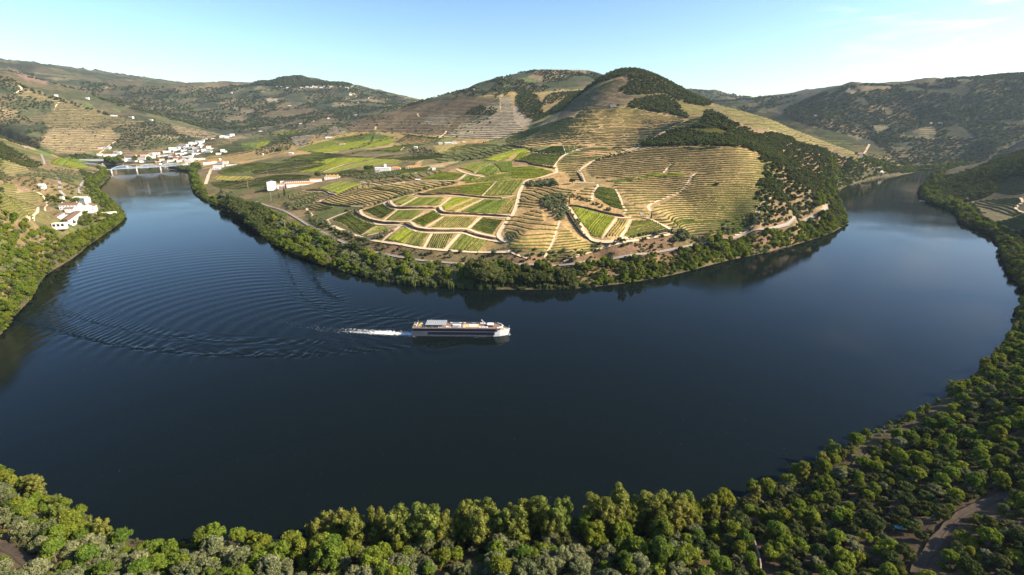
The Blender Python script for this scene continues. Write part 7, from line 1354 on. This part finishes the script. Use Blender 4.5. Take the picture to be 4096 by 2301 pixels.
lm_ = MB().box(-0.32, 0.32, -0.95, 0.45, 0.28, 0.40).add([(-0.32, 0.45, 0.30), (0.32, 0.45, 0.30), (0.32, 1.0, 0.85), (-0.32, 1.0, 0.85), (-0.32, 0.45, 0.40), (0.32, 0.45, 0.40), (0.32, 0.95, 0.92), (-0.32, 0.95, 0.92)], [(0, 1, 2, 3), (7, 6, 5, 4), (0, 4, 5, 1), (1, 5, 6, 2), (2, 6, 7, 3), (3, 7, 4, 0)]).mesh('bed', M_HULLW)
ll_ = MB().box(-0.3, -0.24, -0.9, -0.84, 0, 0.28).box(0.24, 0.3, -0.9, -0.84, 0, 0.28).box(-0.3, -0.24, 0.34, 0.4, 0, 0.28).box(0.24, 0.3, 0.34, 0.4, 0, 0.28).mesh('legs', M_FRAME)
for i, (x, y) in enumerate([(15.4, -4.2), (16.6, -4.2), (18.2, -4.2), (19.4, -4.2), (20.8, -4.2), (22.0, -4.2), (16.0, 4.3), (17.2, 4.3), (18.6, 4.3), (-15.5, -4.3), (-16.8, -4.3), (-18.1, -4.3), (-10.6, -3.9), (-11.6, -3.9)]):
    r = tag(link('deck_lounger', None, loc=on_ship(x, y, 7.41), rot=(0, 0, SHIP_YAW), scale=(1.25, 1.15, 1.15)), 'white sun lounger on the brown deck of the cruise ship', 'lounger', 'loungers on the cruise ship'); link('bed', lm_, None, r); link('legs', ll_, None, r)
for i in range(5):
    y = -3.4 + i * 1.7; r = tag(link('deck_table', None, loc=on_ship(-34.6 + i * 0.28, y, 7.41), rot=(0, 0, SHIP_YAW)), 'yellow covered table in the row at the stern of the cruise ship', 'table', 'yellow tables on the ship')
    b_ = MB(); b_.box(-0.6, 0.6, -0.75, 0.75, 0.72, 0.80); b_.obj('table_top', M_YEL, r); b_ = MB(); b_.bar((0, 0, 0), (0, 0, 0.72), 0.08, 6); b_.obj('leg', M_FRAME, r)
cm_ = MB().box(-0.25, 0.25, -0.25, 0.25, 0.40, 0.48).box(-0.25, 0.25, 0.2, 0.26, 0.48, 0.95).mesh('seat', M_HULLW); cl_ = MB().box(-0.24, -0.19, -0.24, -0.19, 0, 0.4).box(0.19, 0.24, -0.24, -0.19, 0, 0.4).box(-0.24, -0.19, 0.19, 0.24, 0, 0.4).box(0.19, 0.24, 0.19, 0.24, 0, 0.4).mesh('legs', M_FRAME)
for i, (x, y, a) in enumerate([(-36.4, -3.2, 0), (-36.6, -1.2, 1), (-36.2, 1.0, 2), (-36.7, 3.1, 0.5), (-32.6, -2.6, 1.7), (-32.2, 0.4, 3), (-32.8, 2.6, 0.3), (33.6, -1.4, 0), (34.6, 0.8, 1), (35.6, -0.4, 2), (33.9, 2.0, 0.6), (-30.2, -3.6, 0.4), (-38.0, 0.2, 1.3)]):
    r = tag(link('deck_chair', None, loc=on_ship(x, y, 7.41 if x < 30 else 4.83), rot=(0, 0, a), scale=(1.5, 1.5, 1.3)), 'white chair near the yellow tables at the stern' if x < 30 else 'white chair on the bow deck of the ship', 'chair', 'stern chairs on the ship' if x < 30 else 'bow chairs on the ship'); link('seat', cm_, None, r); link('legs', cl_, None, r)
for i in range(3):
    r = tag(link('cushioned_sofa', None, loc=on_ship(-29.0 + 0.2 * i, -3.4 + i * 3.2, 7.41), rot=(0, 0, SHIP_YAW)), 'blue sofa under the left edge of the ship canopy', 'sofa', 'blue sofas on the ship'); b_ = MB(); b_.box(-0.6, 0.6, -1.1, 1.1, 0.12, 0.5); b_.obj('seat', M_BLUEC, r); b_ = MB(); b_.box(-0.75, -0.5, -1.1, 1.1, 0.12, 0.95); b_.obj('backrest', M_BLUEC, r)

# ------------------------------------------------------------------ cars, boats, poles, shelter, walls
M_CAR = mat('white_car_paint', (0.80, 0.80, 0.80), 0.3); M_TYRE = mat('tyre', (0.02, 0.02, 0.02), 0.9)
def car(q_, yaw, label, van=False):
    p = ground([q_[0]], [q_[1]])[0]; r = tag(link('parked_car', None, loc=(p[0], p[1], p[2] + 0.22), rot=(0, 0, yaw)), label, 'car'); h = 1.9 if van else 1.45; k = 1.35
    prof = [(-2.2, 0.35), (2.2, 0.35), (2.2, 0.8), (1.3, 0.95), (0.6, h), (-1.7 if van else -1.3, h), (-2.2, 1.0)]; n = len(prof); b_ = MB()
    b_.add([(x * k, -0.85 * k, z * k) for x, z in prof] + [(x * k, 0.85 * k, z * k) for x, z in prof], [tuple(range(n)), tuple(range(2 * n - 1, n - 1, -1))] + [(i, n + i, n + (i + 1) % n, (i + 1) % n) for i in range(n)]); b_.obj('body', M_CAR, r)
    b_ = MB(); b_.box(-1.2 * k, 0.5 * k, -0.87 * k, 0.87 * k, 1.0 * k, 1.3 * k); b_.obj('side_glass', M_GLASS, r)
    for x in (-1.35, 1.35):
        for y in (-0.85, 0.85): b_ = MB(); b_.bar((x * k, (y - 0.1) * k, 0.34 * k), (x * k, (y + 0.1) * k, 0.34 * k), 0.34 * k, 10); b_.obj('wheel', M_TYRE, r)
car(M3((1308, 525))[0], 0.1, 'white car parked on the track below the zigzag rows'); car(M3((856, 240))[0], 0.9, 'white van at the top of the pale track by the teardrop plot', True); car(M4((2412, 547))[0], -0.3, 'small white vehicle on the lane of the right bank')
def boat(q_, yaw, label, L_=9):
    x, y = on_z(*q_); r = tag(link('moored_boat', None, loc=(x, y, 0), rot=(0, 0, yaw)), label, 'boat'); b_ = MB()
    R0 = [(-0.5, -0.14), (0.2, -0.15), (0.5, 0), (0.2, 0.15), (-0.5, 0.14)]; b_.add([(a * L_ * 0.9, c * L_ * 0.8, -0.2) for a, c in R0] + [(a * L_, c * L_, 0.9) for a, c in R0], [(4, 3, 2, 1, 0), (5, 6, 7, 8, 9)] + [(i, (i + 1) % 5, 5 + (i + 1) % 5, 5 + i) for i in range(5)]); b_.obj('hull', M_HULLW, r)
    b_ = MB(); b_.box(-L_ * 0.25, L_ * 0.1, -L_ * 0.1, L_ * 0.1, 0.9, 2.0, 0.12); b_.obj('cabin', M_HULLW, r); b_ = MB(); b_.box(-L_ * 0.2, L_ * 0.06, -L_ * 0.098, L_ * 0.098, 1.25, 1.7); b_.obj('window', M_GLASS, r)
boat(M4((1545, 262))[0], 0.3, 'white boat at the jetty under the dark trees of the right bank', 13); boat(M4((1572, 268))[0], 0.2, 'small white boat right of its neighbour at the right bank jetty', 9)
for i, (x, y) in enumerate(((1180, 470), (1120, 470), (900, 466), (1420, 515), (1450, 520), (430, 452), (760, 462))): boat(Z3(x, y), 0.2 + 0.3 * i, 'white boat moored %s' % ('on the quay side left of the first bridge span', 'beside another boat behind the first span', 'behind the left span near the waterfront trees', 'under the right span of the bridge', 'right of another boat under the right span', 'at the left end of the town quay', 'alone behind the left span')[i], 14)
def pole(q_, h, label, arms=1):
    p = ground([q_[0]], [q_[1]])[0]; r = tag(link('power_pole', None, loc=p), label, 'pole'); b_ = MB(); b_.bar((0, 0, -0.5), (0, 0, h), 0.28, 6, 0.16); b_.obj('post', M_CONC, r)
    for a in range(arms): b_ = MB(); b_.box(-1.6, 1.6, -0.1, 0.1, h - 0.9 - a * 1.5, h - 0.7 - a * 1.5); b_.obj('crossarm', M_CONC, r)
pole(M2((295, 672))[0], 15, 'pale power pole in the shore trees, right of its neighbour'); pole(M2((228, 590))[0], 14, 'thin power pole in the shore trees, left'); pole(M2((155, 385))[0], 18, 'tall pole in front of the winery garden'); pole(T2((880, 655))[0], 40, 'tall thin mast on the saddle'); pole(T2((115, 1260))[0], 16, 'power pole on the plain left of the winery', 2); pole(M1((2497, 135))[0], 18, 'power pole by the bend in the road near the bridge'); pole(T2((105, 830))[0], 30, 'power pylon at the edge of the plain', 3)
sp_ = ground([2258], [1338])[0]; r = tag(link('trail_shelter', None, loc=sp_, rot=(0, 0, -0.35), scale=(0.72, 0.72, 0.8)), 'small trail shelter with a turquoise roof beside the earth track', 'shelter')
M_TURQ = mat('turquoise_roof', (0.10, 0.30, 0.31), 0.6, 0.25, 2.0); b_ = MB(); b_.box(-1.8, 1.8, -0.08, 0.05, 2.5, 2.6).add([(-1.9, -0.9, 2.35), (1.9, -0.9, 2.35), (1.9, 0.8, 2.8), (-1.9, 0.8, 2.8), (-1.9, -0.9, 2.45), (1.9, -0.9, 2.45), (1.9, 0.8, 2.9), (-1.9, 0.8, 2.9)], [(3, 2, 1, 0), (4, 5, 6, 7), (0, 1, 5, 4), (1, 2, 6, 5), (2, 3, 7, 6), (3, 0, 4, 7)]); b_.obj('roof', M_TURQ, r)
b_ = MB(); b_.box(-1.6, 1.6, 0.0, 0.1, 0.5, 2.3); b_.obj('board', M_DOOR, r)
for x in (-1.65, 1.65): b_ = MB(); b_.box(x - 0.1, x + 0.1, -0.1, 0.1, -0.4, 2.5); b_.obj('post', M_BARK, r)
for q_, lb_ in (([(1893, 1355), (1900, 1385), (1908, 1410), (1912, 1435), (1910, 1452)], 'weathered stone wall running down to the bottom edge'), ([(1820, 1350), (1860, 1358), (1893, 1362)], 'short stone wall joining the long one near the bottom')): wall_strip('stone_wall', drape(q_, 6, 1.5), 2.2, 2.5, 0.5, M_STONE, lb_, 'wall')

# ------------------------------------------------------------------ haze filling the valley air
HZ = MB(); HZ.box(-9600, 9600, -400, 9700, -8, 1000)
hz = bpy.data.materials.new('valley_haze'); hz.use_nodes = True; nt = hz.node_tree; nt.nodes.clear(); ho = nt.nodes.new('ShaderNodeOutputMaterial'); hv = nt.nodes.new('ShaderNodeVolumePrincipled')
hv.inputs['Color'].default_value = (0.62, 0.80, 1.0, 1); hv.inputs['Density'].default_value = 2.5e-5; hv.inputs['Anisotropy'].default_value = 0.25
nt.links.new(hv.outputs[0], ho.inputs['Volume']); tag(HZ.obj('haze', hz), 'thin pale haze over the valley', kind='stuff')

# ------------------------------------------------------------------ look-alikes are told apart by their order from the left
def ordinal(n): return '%d%s' % (n, 'th' if 10 <= n % 100 <= 20 else {1: 'st', 2: 'nd', 3: 'rd'}.get(n % 10, 'th'))
byl = {}
for o in COL.objects:
    if o.parent is None and 'label' in o and o.get('kind') is None: byl.setdefault(o['label'], []).append(o)
for lb_, L_ in byl.items():
    if len(L_) < 2: continue
    L_.sort(key=lambda o: float(project(*o.location)[0]))
    for i, o in enumerate(L_): o['label'] = '%s, %s from left' % (lb_, ordinal(i + 1))
